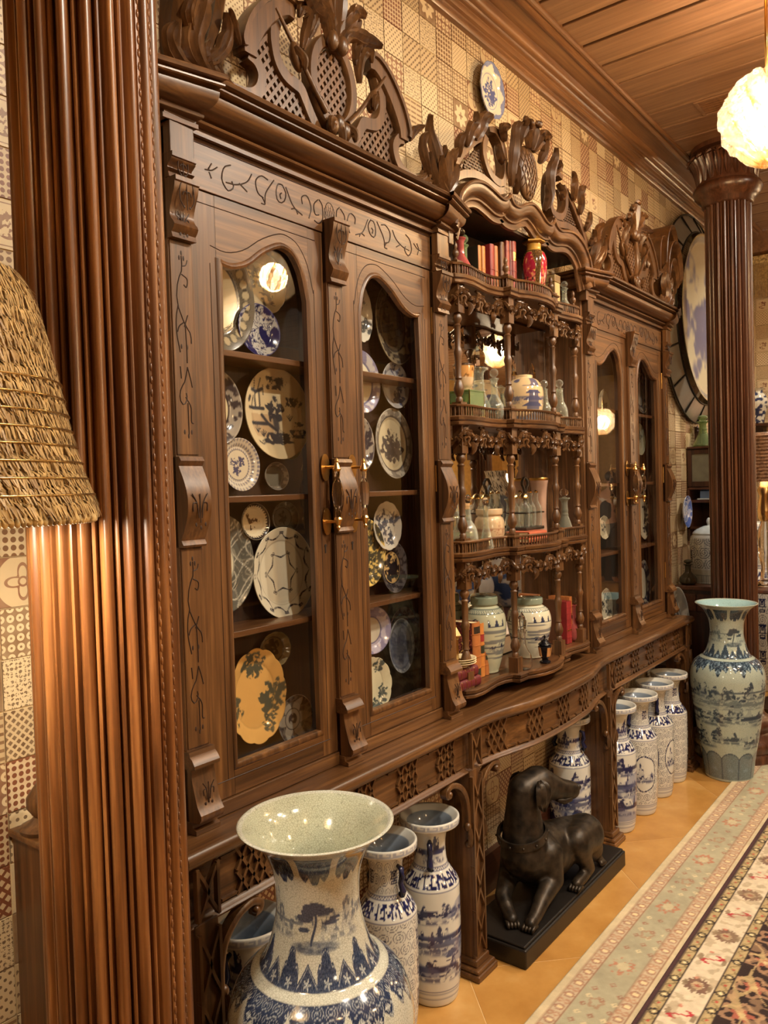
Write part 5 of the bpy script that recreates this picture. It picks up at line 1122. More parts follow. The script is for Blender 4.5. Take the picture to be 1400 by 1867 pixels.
PLATES = {
'A': (P_beads, 0, 'large bead bordered plate at the top left of the left cabinet'), 'B': (P_roses((206, 190, 156), (84, 84, 92), 3, [(-.3, .2, 1.3), (.25, -.4, 1)], .36), .04, 'cream dish with grey sprigs hung top right in the first door'),
'C': (P_dense, 0, 'dark blue floral plate resting on the top shelf of the first door'), 'E': (P_border((206, 190, 152), (58, 54, 58), (40, 36, 40), 4, .55, 30), 0, 'dark bordered plate cut by the left stile on the second shelf'),
'F': (P_willow, 0, 'big cream plate with a pagoda, vase and bridge painted in blue'), 'G': (P_basket, 0, 'basket weave plate with a blue vine sprig, lower left on the second shelf'), 'H': (P_border((120, 116, 102), (128, 122, 112), (96, 90, 82), 8, .7, 20), 0, 'small grey saucer under the pagoda plate'),
'I': (P_roses((112, 112, 88), (70, 76, 60), 9, [(0, 0, 1)]), 0, 'greenish plate peeping out behind the pagoda plate'), 'J': (P_grey, 0, 'large grey plate of interlaced tracery cut by the stile on the third shelf'), 'K': (P_bird, 0, 'small cream plate with birds and a toothed black rim'),
'L': (P_border((108, 106, 94), (92, 92, 84), (60, 60, 56), 12, .6, 24, [(0, 0, .4)], (128, 124, 108)), 0, 'dim grey green plate behind the garland plate'), 'M': (P_garland, 0, 'big cream plate with black ribbon garlands and a six pointed centre'),
'N': (P_roses((212, 166, 96), (62, 70, 62), 21, [(-.08, .68, .95), (.1, .6, .8), (.42, -.1, 1.1), (.62, .02, .8), (.38, -.4, .7), (.3, -.68, .5), (-.75, .0, 1), (-.6, -.25, .8)], .34), .05, 'yellow scalloped plate with blue green flower sprigs on the bottom shelf'),
'O': (P_border((112, 92, 58), (120, 104, 70), (60, 46, 28), 17, .66, 14, [(0, .1, .5)], (140, 128, 92)), .04, 'olive brown marbled dish behind the yellow plate'), 'P': (P_star, 0, 'grey plate with a six pointed star on the bottom shelf'),
'Q': (P_roses((196, 192, 178), (66, 70, 72), 31, [(.3, -.4, 1), (.1, .4, 1)], .32), .05, 'white scalloped plate behind the left stile of the second door'), 'R': (P_border((84, 74, 58), (70, 64, 58), (40, 38, 40), 33, .62, 26, [(0, 0, .55)], (160, 146, 116)), 0, 'large dark oval dish with a gold band at the top of the second door'),
'S': (P_border((208, 200, 176), (190, 186, 186), (96, 96, 130), 35, .66, 18, None, (116, 112, 146)), 0, 'cream plate with a mauve flowered rim in the second door'), 'T': (P_roses((190, 190, 190), (60, 70, 104), 37, [(.35, .45, 1), (.5, 0, .9), (.3, -.5, 1.1), (-.5, .4, .7), (.0, .75, .6)], .34), 0, 'small oval plate with blue sprays in the second door'),
'U': (P_border((200, 190, 160), (50, 50, 62), (36, 36, 48), 39, .5, 28), 0, 'black scroll bordered plate half behind the second door stile'), 'V': (P_border((200, 188, 156), (134, 130, 122), (70, 66, 66), 41, .74, 34, [(0, .12, .34), (-.2, -.12, .36), (.2, -.14, .36), (0, -.34, .24)], (198, 192, 176)), 0, 'oval plate with a flower basket and grey rim in the second door'),
'W': (P_roses((196, 190, 176), (70, 72, 84), 43, [(-.1, .2, 1.5), (.2, -.45, 1.2), (.55, .3, 1)], .34), .04, 'scalloped white plate with grey transfer flowers on the third shelf of the second door'), 'X': (P_roses((214, 184, 104), (48, 50, 46), 45, [(a, b, .9) for a in (-.6, -.2, .2, .6) for b in (-.7, -.35, 0, .35, .7)], .3), 0, 'yellow plate with black leaves behind the second door stile'),
'Y': (P_border((196, 164, 110), (52, 48, 52), (30, 28, 34), 47, .62, 28, [(0, .2, .5), (-.2, -.2, .5), (.25, -.1, .5)], (112, 106, 106)), 0, 'oval plate with a black and gold figure scene'), 'Z': (P_border((186, 178, 160), (168, 162, 176), (90, 86, 116), 49, .52, 24, None, (110, 104, 136)), 0, 'mauve rimmed plate on the bottom shelf of the second door'),
'AA': (P_border((92, 98, 112), (96, 102, 112), (60, 66, 84), 51, .8, 40, [(0, 0, .7)], (150, 154, 158)), 0, 'oval blue grey marbled dish on the bottom shelf'), 'AB': (P_border((92, 66, 62), (86, 62, 60), (56, 40, 42), 53, .7, 28, [(0, 0, .5)], (132, 106, 98)), 0, 'dim reddish plate behind the blue grey dish'), 'AC': (P_roses((208, 200, 168), (48, 66, 70), 55, [(.45, .62, .9), (.62, -.2, .7), (.4, -.55, 1), (.25, -.72, .9), (.6, -.35, .6)], .3), .05, 'cream scalloped plate with teal sprays at the bottom of the second door'),
'r1': (P_border((150, 148, 140), (90, 92, 100), (50, 52, 60), 61, .6, 26), 0, 'dark rimmed plate at the top of the right cabinet'), 'r2': (P_roses((158, 160, 142), (90, 96, 84), 63, [(.3, .2, 1)], .4), 0, 'celadon plate on the second shelf of the right cabinet'), 'r3': (P_roses((212, 204, 180), (56, 54, 60), 65, [(.5, .5, 1), (.6, -.2, 1), (.4, -.6, 1)], .36), 0, 'white flowered plate on the third shelf of the right cabinet'), 'r4': (P_border((206, 200, 180), (52, 54, 70), (40, 42, 56), 67, .66, 26), 0, 'blue rimmed plate on the bottom shelf of the right cabinet'),
'r5': (P_roses((214, 204, 176), (80, 76, 74), 69, [(.2, 0, 1)], .4), .04, 'small cream dish behind the first door of the right cabinet'), 'r6': (P_roses((214, 208, 186), (52, 54, 62), 71, [(.3, .4, 1), (.4, -.3, 1), (-.2, 0, 1)], .36), .04, 'white sprigged plate low behind the first door of the right cabinet'), 'r7': (P_roses((168, 164, 148), (96, 94, 88), 73, [(.2, .2, 1), (.3, -.4, 1)], .36), .05, 'scalloped plate high behind the first door of the right cabinet')}
PPOS = {'A':(1.376,2.142,.125,.15),'B':(1.558,2.209,.086,.086),'C':(1.516,2.07,.078,.072),'E':(1.356,1.853,.088,.1),'F':(1.579,1.848,.127,.129),'G':(1.432,1.706,.067,.071),'H':(1.586,1.675,.046,.04),'I':(1.64,1.771,.052,.05),
'J':(1.359,1.45,.108,.13),'K':(1.478,1.553,.051,.05),'L':(1.615,1.557,.053,.046),'M':(1.581,1.405,.121,.129),'N':(1.465,1.083,.105,.128),'O':(1.557,1.19,.06,.05),'P':(1.605,.985,.07,.07),'Q':(1.957,2.185,.053,.093),'R':(2.134,2.175,.105,.137),'S':(1.949,1.969,.093,.1),
'T':(2.126,1.972,.074,.078),'U':(1.94,1.775,.061,.085),'V':(2.11,1.779,.1,.118),'W':(2.06,1.509,.075,.08),'X':(1.949,1.43,.092,.109),'Y':(2.091,1.37,.072,.085),'Z':(1.971,1.18,.089,.076),'AA':(2.118,1.105,.07,.092),'AB':(2.165,1.128,.085,.1),'AC':(1.955,1.0,.1,.096),
'r1':(4.435,2.122,.1,.116),'r2':(4.39,1.862,.085,.09),'r3':(4.42,1.43,.09,.13),'r4':(4.42,1.055,.09,.13),'r5':(3.862,1.40,.07,.06),'r6':(3.869,1.0,.075,.09),'r7':(3.897,1.99,.074,.11)}
DEEP = 'ILOHAB'
for key, (x, z, rx, rz) in PPOS.items():
    fn, sc, lab = PLATES[key]; big = rx > .095
    me = plate_mesh('plate', rx, rz, fn, .32, .014, sc, 170 if big else 110, 64 if big else 44)
    o = link(me, 'plate', 'glaze'); tag(o, lab, 'plate', 'plates in the right cabinet' if key[0] == 'r' else 'plates in the left cabinet')
    o.location = (x, 1.615 if key in ('I', 'L', 'O', 'H', 'AB', 'B') else 1.592, z); o.rotation_euler.x = -.05
# small dish hung high on the tiled wall
def P_wall(x, z, r, th):
    c = rgb_grid(x.shape, (222, 214, 190)); m = np.zeros_like(x); e = .86+.06*np.cos(th*8); c = mixc(c, (90, 106, 160), (r > e)*.75); c = mixc(c, (120, 130, 170), sm(.03-np.abs(r-.62), 0, .02)*.8)
    for a, b, q in ((0, .28, .24), (-.22, -.08, .3), (.22, -.1, .3), (0, -.32, .26)): m = np.maximum(m, sprig(x, z, a, b, q, int(9+a*20), .42))
    return mixc(c, (70, 84, 140), m*(r < .6)*.9)
o = link(plate_mesh('wall_plate', .098, .112, P_wall, .3, .016, .03), 'wall_plate', 'glaze'); o.location = (2.885, 1.625, 3.228); tag(o, 'small scalloped blue and white plate hung high on the tiled wall', 'plate')
o = link(plate_mesh('wall_plate', .09, .105, P_border((140, 160, 214), (86, 112, 190), (230, 232, 240), 77, .6, 20, [(0, 0, .5)], (210, 216, 232)), .3, .016), 'wall_plate', 'glaze'); o.location = (5.30, 1.615, 1.421); tag(o, 'bright blue plate hung on the wall just right of the cabinets', 'plate')
# ================================================================== THINGS ON THE OPEN SHELVES
SA, SB, SCZ, SD = 2.357, 1.874, 1.402, .9265
LEA = {}
def leather(n, rgb): plain('leather_'+n, rgb, .45); return 'leather_'+n
for n, c in dict(tan=(170, 104, 54), amber=(188, 120, 56), red=(140, 42, 42), wine=(96, 28, 34), brown=(92, 56, 32), dark=(44, 34, 24), rose=(150, 70, 60), green=(48, 52, 38), coral=(176, 88, 58)).items(): leather(n, c)
plain('paper', (214, 196, 150), .8); plain('gilt', (206, 166, 92), .3, 1.0); plain('cork', (176, 140, 96), .8)
def marbled(name):
    k = NT(name); k.set(Roughness=.5); tc = k.n('ShaderNodeTexCoord'); v = k.n('ShaderNodeTexNoise', i_Scale=70., i_Detail=3., i_Distortion=1.5); k.l(tc.outputs['Object'], v.inputs['Vector'])
    r = k.ramp([(.38, s2l((40, 14, 16))), (.48, s2l((120, 36, 32))), (.56, s2l((66, 24, 22))), (.62, s2l((190, 110, 84)))]); k.l(v.outputs['Fac'], r.inputs[0]); k.l(r.outputs[0], k.b.inputs['Base Color']); MAT[name] = k.m
marbled('marbled_paper')
def book(x, y, z, w, h, d, mat, label, group, bands=4, patches=(), rz=0, board=None, flat=False):
    """book standing with its spine to -y: w thick, h tall, d deep"""
    t = thing('book', label, 'book', (x, y, z), group); B = lambda *a: a
    n = 8; R = Matrix.Rotation(rz, 4, 'Z')
    if flat: R = R @ Matrix.Translation((0, 0, w/2)) @ Matrix.Rotation(PI/2, 4, 'Y') @ Matrix.Translation((0, 0, -h/2))
    def put(b, nm, m, **k):
        b.v = [tuple(Vector((x, y, z))+(R @ Vector(p))) for p in b.v]; return b.build(nm, m, t, **k)
    sp = [(-w/2*math.cos(a), -w*.22*math.sin(a)) for a in np.linspace(0, PI, n)]; inn = [(a*.8, b*.7+.003) for a, b in sp]
    put(MB().prism(sp+inn[::-1], 0, h, 'xy'), 'spine', mat, smooth=40)
    for s in (-1, 1): put(MB().box(min(s*w/2, s*(w/2-.0025)), max(s*w/2, s*(w/2-.0025)), 0, d, 0, h), 'cover_board', board or mat, bevel=.0008)
    put(MB().box(-w/2+.0028, w/2-.0028, .003, d-.004, .003, h-.003), 'page_block', 'paper')
    for i in range(bands):
        zz = h*(i+1)/(bands+1); put(MB().prism([(a*1.04, b*1.16-.0006) for a, b in sp]+[(a*.99, b*.98) for a, b in sp[::-1]], zz-.0014, zz+.0014, 'xy'), 'spine_band', mat)
    for (f0, f1, m) in patches: put(MB().prism([(a*.95, b*1.07-.0004) for a, b in sp[1:-1]]+[(a*.95, b*.98) for a, b in sp[1:-1][::-1]], h*f0, h*f1, 'xy'), 'spine_label', m)
    return t
def decanter(x, y, z, h, r, label, mat='clear_glass', style='globe', stop='ball', wine=None, group=None, stop_mat=None, cat='decanter'):
    t = thing('decanter', label, cat, (x, y, z), group); hs = h*.2; hb = h-hs
    if style == 'globe': pr = [(r*.7, 0), (r*.95, hb*.08), (r, hb*.2), (r*.93, hb*.34), (r*.6, hb*.5), (r*.4, hb*.6), (r*.34, hb*.75), (r*.36, hb*.92), (r*.52, hb*.985), (r*.5, hb)]
    elif style == 'cone': pr = [(r*.95, 0), (r, hb*.04), (r*.92, hb*.12), (r*.55, hb*.42), (r*.4, hb*.52), (r*.42, hb*.56), (r*.36, hb*.6), (r*.4, hb*.68), (r*.35, hb*.74), (r*.36, hb*.9), (r*.6, hb*.97), (r*.58, hb)]
    elif style == 'bell': pr = [(r*.95, 0), (r, hb*.05), (r*.98, hb*.3), (r*.86, hb*.5), (r*.6, hb*.62), (r*.48, hb*.68), (r*.5, hb*.72), (r*.44, hb*.78), (r*.42, hb*.95), (r*.5, hb)]
    else: pr = [(r*.9, 0), (r, hb*.04), (r, hb*.55), (r*.9, hb*.64), (r*.5, hb*.74), (r*.42, hb*.8), (r*.42, hb*.95), (r*.55, hb)]
    pr = [(0, 0)]+smooth_prof(pr, 30); inn = [(max(.0, a-.0028), min(max(b, .004), hb)) for a, b in pr[1:]][::-1]+[(0, .004)]; MB().lathe(pr+inn, (x, y, z), 28, cap=False).build('bottle', mat, t, smooth=60)
    if wine: MB().lathe([(0, .004)]+[(max(.001, a-.0032), max(b, .0045)) for a, b in pr[1:] if b < hb*wine[1]]+[(0, hb*wine[1])], (x, y, z), 24, cap=False).build('liquid', wine[0], t, smooth=60)
    zs = z+hb-hs*.3; sm_ = stop_mat or mat
    if stop == 'ball': sp = [(r*.3, 0), (r*.3, hs*.3), (r*.2, hs*.42)]+[(max(.001, r*.48*math.sin(a)), hs*.42+hs*.42*(1-math.cos(a))) for a in np.linspace(.35, PI, 9)]
    elif stop == 'spire': sp = [(r*.25, 0), (r*.25, hs*.35), (r*.42, hs*.4), (r*.5, hs*1.2), (r*.4, hs*1.5), (.001, hs*2.1)]
    else: sp = [(r*.4, 0), (r*.42, hs*.5), (.001, hs*.52)]
    MB().lathe(sp, (x, y, zs), 8 if stop == 'spire' else 16, cap=False).build('stopper', sm_ if stop != 'cork' else 'cork', t, smooth=180 if stop == 'ball' else None)
    return t
G1 = 'books on the top open shelf'
# ---- top shelf
decanter(2.425, 1.5, SA, .187, .038, 'red decanter with a clear ball stopper at the left end of the top open shelf', 'ruby_glass', 'globe', stop_mat='crystal', wine=('ruby_wine' if 'ruby_wine' in MAT else plain('ruby_wine', (150, 36, 48), .3).name, .92))
decanter(2.545, 1.56, SA, .205, .036, 'green glass decanter just behind the red one on the top open shelf', 'green_glass', 'globe')
for i, (x, y, w, h, m, lab, pt, bd) in enumerate([(2.606, 1.53, .02, .17, 'leather_amber', 'dark sided book first in the row on the top open shelf', (), 'leather_dark'), (2.632, 1.528, .022, .172, 'leather_amber', 'amber book second in the row on the top open shelf', (), None),
        (2.69, 1.525, .03, .192, 'leather_red', 'plain red book third in the row on the top open shelf', (), None), (2.722, 1.525, .024, .192, 'leather_tan', 'tan book right of the plain red one on the top open shelf', (), None), (2.762, 1.52, .03, .214, 'leather_brown', 'brown book with a tan spine in mid row on the top open shelf', (), None),
        (2.796, 1.515, .024, .226, 'leather_rose', 'ribbed rose book, left of the last two on the top open shelf', ((.08, .16, 'gilt'),), None), (2.822, 1.515, .02, .232, 'leather_wine', 'ribbed wine red book, next to last on the top open shelf', ((.1, .14, 'gilt'),), None), (2.85, 1.515, .028, .236, 'leather_rose', 'ribbed book with a gilt label beside the painted urn', ((.66, .82, 'gilt'),), None)]):
    book(x, y, SA, w, h, .1, m, lab, G1, 5 if i > 4 else 1, pt, board=bd)
def urn_paint(u, s, z):
    c = rgb_grid(u.shape, (74, 52, 30)); g = scrolls(u, z, 30, .3, 3); c = mixc(c, (176, 128, 60), g*.5)
    q = (u*4+.5) % 1-.5; e = 1-(q/.36)**2-((z-.115)/.085)**2-.08*np.cos(np.arctan2(z-.115, q*.2)*8); m = (e > 0).astype(float)
    c = mixc(c, (158, 34, 56), m); n = fbm(u, z/.3, 40, 30, 4, 3); c = mixc(c, (222, 150, 110), m*sm(n, .52, .6)*sm(.17-z, 0, .1)); c = mixc(c, (60, 50, 40), m*sm(vnoise(u, z/.3, 40, 24, 9), .72, .8)*(z < .1)); c = mixc(c, (226, 170, 90), m*sm(vnoise(u, z/.3, 50, 40, 19), .8, .85))
    c = mixc(c, (190, 142, 66), sm(.05-np.abs(e), 0, .03)); return mixc(c, (188, 144, 62), ((z > .205)*(z < .235)).astype(float))
t = thing('lidded_urn', 'six sided crimson and gold painted urn with a domed lid on the top open shelf', 'urn', (2.932, 1.47, SA))
o = link(painted_lathe('urn_body', smooth_prof([(0, .001), (.03, 0), (.032, .01), (.04, .06), (.05, .13), (.05, .17), (.042, .195), (.029, .21), (.028, .235), (.02, .236), (0, .236)], 50), urn_paint, 120, 90), 'urn_body', 'glaze'); o.parent = t
MB().lathe([(.0, 0), (.042, 0), (.046, .004), (.046, .009), (.04, .012), (.028, .016), (.024, .03), (.018, .05), (.014, .055), (0, .055)], (2.932, 1.47, SA+.236), 6).build('lid', 'gilt', t)
MB().lathe([(0.006, 0), (.005, .006), (.01, .014), (.01, .024), (.004, .032), (0, .034)], (2.932, 1.47, SA+.288), 10).build('finial', 'gilt', t, smooth=60)
decanter(3.19, 1.575, SA, .205, .02, 'slim red scent bottle with a grey cap right of the painted urn', 'ruby_glass', 'flask', 'cork', stop_mat='clear_glass', cat='bottle')
def case_mat(name):
    k = NT(name); k.set(Roughness=.5); tc = k.n('ShaderNodeTexCoord'); mp = k.n('ShaderNodeMapping'); mp.inputs['Scale'].default_value = (90, 90, 60); k.l(tc.outputs['Object'], mp.inputs[0])
    v = k.n('ShaderNodeTexBrick'); v.inputs['Scale'].default_value = 1.; v.inputs['Color1'].default_value = (*s2l((176, 150, 96)), 1); v.inputs['Color2'].default_value = (*s2l((196, 172, 120)), 1); v.inputs['Mortar'].default_value = (*s2l((110, 84, 48)), 1); v.inputs['Mortar Size'].default_value = .05
    k.l(mp.outputs[0], v.inputs['Vector']); k.l(v.outputs[0], k.b.inputs['Base Color']); MAT[name] = k.m
case_mat('wicker')
t = thing('wicker_box', 'upright pale wicker box at the right end of the top open shelf', 'box', (3.165, 1.5, SA)); MB().box(3.14, 3.19, 1.48, 1.53, SA, SA+.128).build('box_body', 'wicker', t, bevel=.003); MB().box(3.138, 3.192, 1.478, 1.532, SA+.129, SA+.158).build('lid', 'wicker', t, bevel=.003)
decanter(3.325, 1.58, SA, .21, .034, 'tall clear decanter at the far right back of the top open shelf'); decanter(3.285, 1.505, SA, .16, .032, 'small clear decanter at the right front of the top open shelf', style='globe')
# ---- second shelf
def cup_paint(u, s, z):
    c = rgb_grid(u.shape, (196, 170, 134)); c = mixc(c, (196, 144, 84), ((z > .045)*(z < .085)).astype(float)); c = mixc(c, (110, 74, 40), sm(fbm(u, z*8, 16, 12, 3, 2), .55, .6)*((z > .048)*(z < .082))); return mixc(c, (60, 40, 26), (z > .086).astype(float))
t = thing('glass_casket', 'green glass casket with brass edges at the left end of the second open shelf', 'casket', (2.445, 1.5, SB))
for (x0, x1, y0, y1) in ((2.395, 2.398, 1.46, 1.545), (2.492, 2.495, 1.46, 1.545), (2.398, 2.492, 1.46, 1.463), (2.398, 2.492, 1.542, 1.545)): MB().box(x0, x1, y0, y1, SB+.004, SB+.09).build('glass_side', 'green_glass', t)
for a in (2.395, 2.493):
    for b_ in (1.46, 1.543): MB().box(a, a+.003, b_, b_+.003, SB, SB+.096).build('brass_edge', 'brass', t)
MB().box(2.393, 2.497, 1.458, 1.547, SB, SB+.004).build('base', 'brass', t); MB().box(2.393, 2.497, 1.458, 1.547, SB+.091, SB+.095).build('lid', 'green_glass', t)
o = link(painted_lathe('porcelain_bowl', smooth_prof([(0, .0), (.018, 0), (.02, .006), (.03, .02), (.036, .05), (.038, .09), (.035, .09), (.03, .04), (0, .01)], 40), cup_paint, 64, 50), 'porcelain_bowl', 'glaze'); o.location = (2.432, 1.505, SB+.096); tag(o, 'gold banded cream bowl standing on the glass casket', 'bowl')
decanter(2.585, 1.535, SB, .245, .056, 'big ship decanter with a pointed faceted stopper on the second open shelf', style='cone', stop='spire', stop_mat='crystal')
decanter(2.6, 1.478, SB, .19, .034, 'slim clear decanter in front of the ship decanter', style='globe')
decanter(2.52, 1.585, SB, .15, .03, 'round clear scent bottle behind the glass casket', style='globe', cat='bottle')
def pagoda_paint(u, s, z):
    c = rgb_grid(u.shape, (206, 178, 136)); k = (66, 70, 104); m = np.zeros_like(u)
    for i in range(3):
        uc = .66+i/3; a = (((u-uc+.5) % 1)-.5)*.44
        for zz, w in ((.12, .035), (.095, .042), (.07, .05)): m = np.maximum(m, ((np.abs(a) < w*(1-(z-zz)/.022*.8))*(z > zz)*(z < zz+.016)).astype(float)); m = np.maximum(m, ((np.abs(a) < w*.55)*(z > zz-.012)*(z < zz+.002)).astype(float)*.8)
        m = np.maximum(m, island(u, z, uc+.16, .1, .07, .04, 5+i, .42)*.8)
    c = mixc(c, k, m*.9); c = mixc(c, (92, 98, 116), ((z < .05)*(fbm(u, z*5, 6, 4, 3, 2) > .38)).astype(float)*.8); c = mixc(c, k, sm(fbm(u, z*5, 12, 8, 8, 2), .5, .6)*((z > .15)*(z < .185))*.8); return c
o = link(painted_lathe('ginger_jar', smooth_prof([(0, .001), (.055, 0), (.06, .01), (.072, .06), (.078, .11), (.074, .15), (.055, .18), (.036, .19), (.036, .2), (.03, .2), (.03, .18), (0, .18)], 50), pagoda_paint, 150, 100), 'ginger_jar', 'glaze'); o.location = (2.945, 1.535, SB); tag(o, 'round cream jar painted with a blue pagoda on the second open shelf', 'jar')
decanter(3.125, 1.59, SB, .24, .036, 'tall decanter with a pointed stopper behind the right posts of the second shelf', style='cone', stop='spire', stop_mat='crystal')
decanter(3.115, 1.53, SB, .2, .034, 'clear decanter just right of the pagoda jar', style='bell'); decanter(3.19, 1.495, SB, .205, .036, 'clear bulbous decanter at the right end of the second open shelf', style='bell')
# ---- third shelf
t = decanter(2.402, 1.497, SCZ, .2, .046, 'corked bell shaped bottle with amber liquor at the left of the third open shelf', style='bell', stop='cork', wine=(plain('amber_liquor', (104, 74, 18), .2).name, .28), cat='bottle')
MB().lathe([(.047, 0), (.047, .03), (.0472, .03), (.0472, 0)], (2.402, 1.497, SCZ+.05), 10, cap=False)
decanter(2.455, 1.575, SCZ, .225, .036, 'tall clear decanter behind the amber bottle on the third shelf', style='bell', stop_mat='crystal'); decanter(2.51, 1.55, SCZ, .2, .03, 'cut glass decanter with a ball stopper behind the cream jar', style='globe', stop_mat='crystal'); decanter(2.515, 1.478, SCZ, .19, .026, 'narrow clear decanter between the amber bottle and the cream jar', style='cone', stop_mat='crystal')
def blush_paint(u, s, z):
    c = rgb_grid(u.shape, (196, 170, 134)); n = np.zeros_like(u)
    for i in range(5): n = np.maximum(n, island(u, z, i/5+.1, .06, .06, .035, 3+i, .46))
    return mixc(c, (140, 92, 70), n*.8)
o = link(painted_lathe('tobacco_jar', smooth_prof([(0, 0), (.042, 0), (.046, .01), (.056, .05), (.056, .09), (.05, .108), (.044, .112), (.044, .118), (.05, .12), (.05, .14), (.045, .142), (0, .142)], 44), blush_paint, 90, 60), 'tobacco_jar', 'glaze'); o.location = (2.603, 1.515, SCZ); tag(o, 'squat cream jar with brown sprigs on the third open shelf', 'jar')
book(2.87, 1.452, SCZ, .018, .165, .1, 'leather_coral', 'pale coral book lying under another on the third open shelf', 'books lying on the third shelf', 0, (), 0, None, True); book(2.875, 1.456, SCZ+.0185, .024, .16, .1, 'leather_coral', 'coral red book lying on top of a paler one on the third open shelf', 'books lying on the third shelf', 0, (), .03, None, True)
t = thing('cruet_stand', 'black cruet stand with cut glass bottles and a hoop handle on the third open shelf', 'cruet stand', (2.95, 1.545, SCZ+.043)); zc = SCZ+.043
MB().box(2.87, 3.03, 1.5, 1.59, zc, zc+.012).build('tray', 'leather_dark', t, bevel=.003)
MB().sweep([(a, 1.545, zc+c) for a, c in spline([(2.945, .012), (2.945, .15), (2.925, .19), (2.95, .215), (2.975, .19), (2.955, .15), (2.955, .012)], 30)], [(-.003, -.005), (.003, -.005), (.003, .005), (-.003, .005)], (0, -1, 0)).build('hoop_handle', 'leather_dark', t)
for z_ in (.07,):
    MB().sweep([(2.872, 1.502, zc+z_), (3.028, 1.502, zc+z_), (3.028, 1.588, zc+z_), (2.872, 1.588, zc+z_)], [(-.002, -.003), (.002, -.003), (.002, .003), (-.002, .003)], (0, 0, 1), closed=True).build('rail', 'leather_dark', t)
for i, a in enumerate((2.895, 2.948, 3.0)):
    for b_ in (1.522, 1.568):
        MB().lathe([(0, 0)]+smooth_prof([(.018, 0), (.022, .01), (.024, .06), (.022, .08), (.012, .098), (.009, .11), (.009, .13), (.013, .138)], 20), (a, b_, zc+.012), 10, cap=False).build('cruet_bottle', 'clear_glass', t); MB().lathe([(.008, 0), (.01, .006), (.0, .012)] if i else [(.02, -.02), (.02, -.012), (.008, .0), (.0, .004)], (a, b_, zc+.15), 10).build('bottle_cap', 'pale_brass', t, smooth=60)
t = thing('silver_mug', 'tall mug with a gilt rim behind the cruet stand', 'mug', (3.165, 1.59, SCZ)); MB().lathe(smooth_prof([(.03, 0), (.032, .02), (.03, .1), (.034, .2), (.042, .25)], 24), (3.165, 1.59, SCZ), 24, cap=False).build('mug_body', plain('pinkish_china', (170, 138, 118), .25).name, t, smooth=60); MB().lathe([(.041, .244), (.044, .25), (.041, .256), (.038, .25)], (3.165, 1.59, SCZ), 24, cap=False).build('rim', 'gilt', t, smooth=60)
decanter(3.225, 1.5, SCZ, .207, .04, 'smoky decanter with a flat round stopper at the right end of the third shelf', 'grey_glass', 'cone', stop_mat='crystal')
# ---- bottom shelf
GB = 'books on the bottom open shelf'
book(2.34, 1.462, SD, .036, .145, .1, 'leather_wine', 'lower of two wine red books lying at the left of the bottom open shelf', GB, 0, tuple((a, a+.012, 'gilt') for a in (.15, .35, .55, .75)), 0, None, True)
book(2.335, 1.467, SD+.0365, .036, .14, .1, 'leather_wine', 'upper of two wine red books lying at the left of the bottom open shelf', GB, 0, tuple((a, a+.012, 'gilt') for a in (.2, .4, .6, .8)), 0, None, True)
t = thing('saucer_stack', 'stack of gilt edged saucers on the lying wine red books', 'saucers', (2.345, 1.5, SD+.074))
for i in range(3): MB().lathe(smooth_prof([(0, .0), (.03, 0), (.034, .004), (.056, .014), (.06, .017), (.055, .017), (.032, .007), (0, .005)], 24), (2.345, 1.5, SD+.074+i*.0075), 30, cap=False).build('saucer', plain('cream_china', (222, 206, 166), .15).name if i == 0 else 'cream_china', t, smooth=70)
t = thing('chamberstick', 'small brass lantern shaped candlestick on the saucers', 'candlestick', (2.33, 1.505, SD+.1)); zz = SD+.096
MB().lathe([(0, 0), (.024, 0), (.026, .004), (.012, .008), (.011, .075), (.016, .08), (.016, .086), (0, .088)], (2.33, 1.505, zz), 8, cap=False).build('stem', 'pale_brass', t)
MB().lathe([(.022, .086), (.024, .09), (.006, .118), (.007, .124), (0, .128)], (2.33, 1.505, zz), 4, cap=False).build('hood', 'pale_brass', t); MB().tube([(2.345, 1.505, zz+.02), (2.365, 1.5, zz+.03), (2.372, 1.5, zz+.05), (2.362, 1.5, zz+.06)], .0025, 6).build('handle', 'pale_brass', t, smooth=60)
book(2.478, 1.512, SD, .05, .208, .1, 'leather_tan', 'big half bound book with red marbled sides on the bottom open shelf', GB, 4, ((.8, .93, 'leather_dark'), (.06, .2, 'leather_green')), board='marbled_paper')
for x, w, h, m, l, pt in ((2.524, .03, .198, 'leather_amber', 'tan ribbed book with a red label, second on the bottom open shelf', ((.66, .8, 'leather_red'), (.44, .58, 'leather_green'))), (2.556, .028, .19, 'leather_tan', 'tan book with dark labels, third on the bottom open shelf', ((.58, .68, 'leather_wine'), (.3, .42, 'leather_green'))), (2.59, .022, .205, 'leather_red', 'slim red book standing next to the turned post on the bottom shelf', ())):
    book(x, 1.515, SD, w, h, .1, m, l, GB, 4, pt)
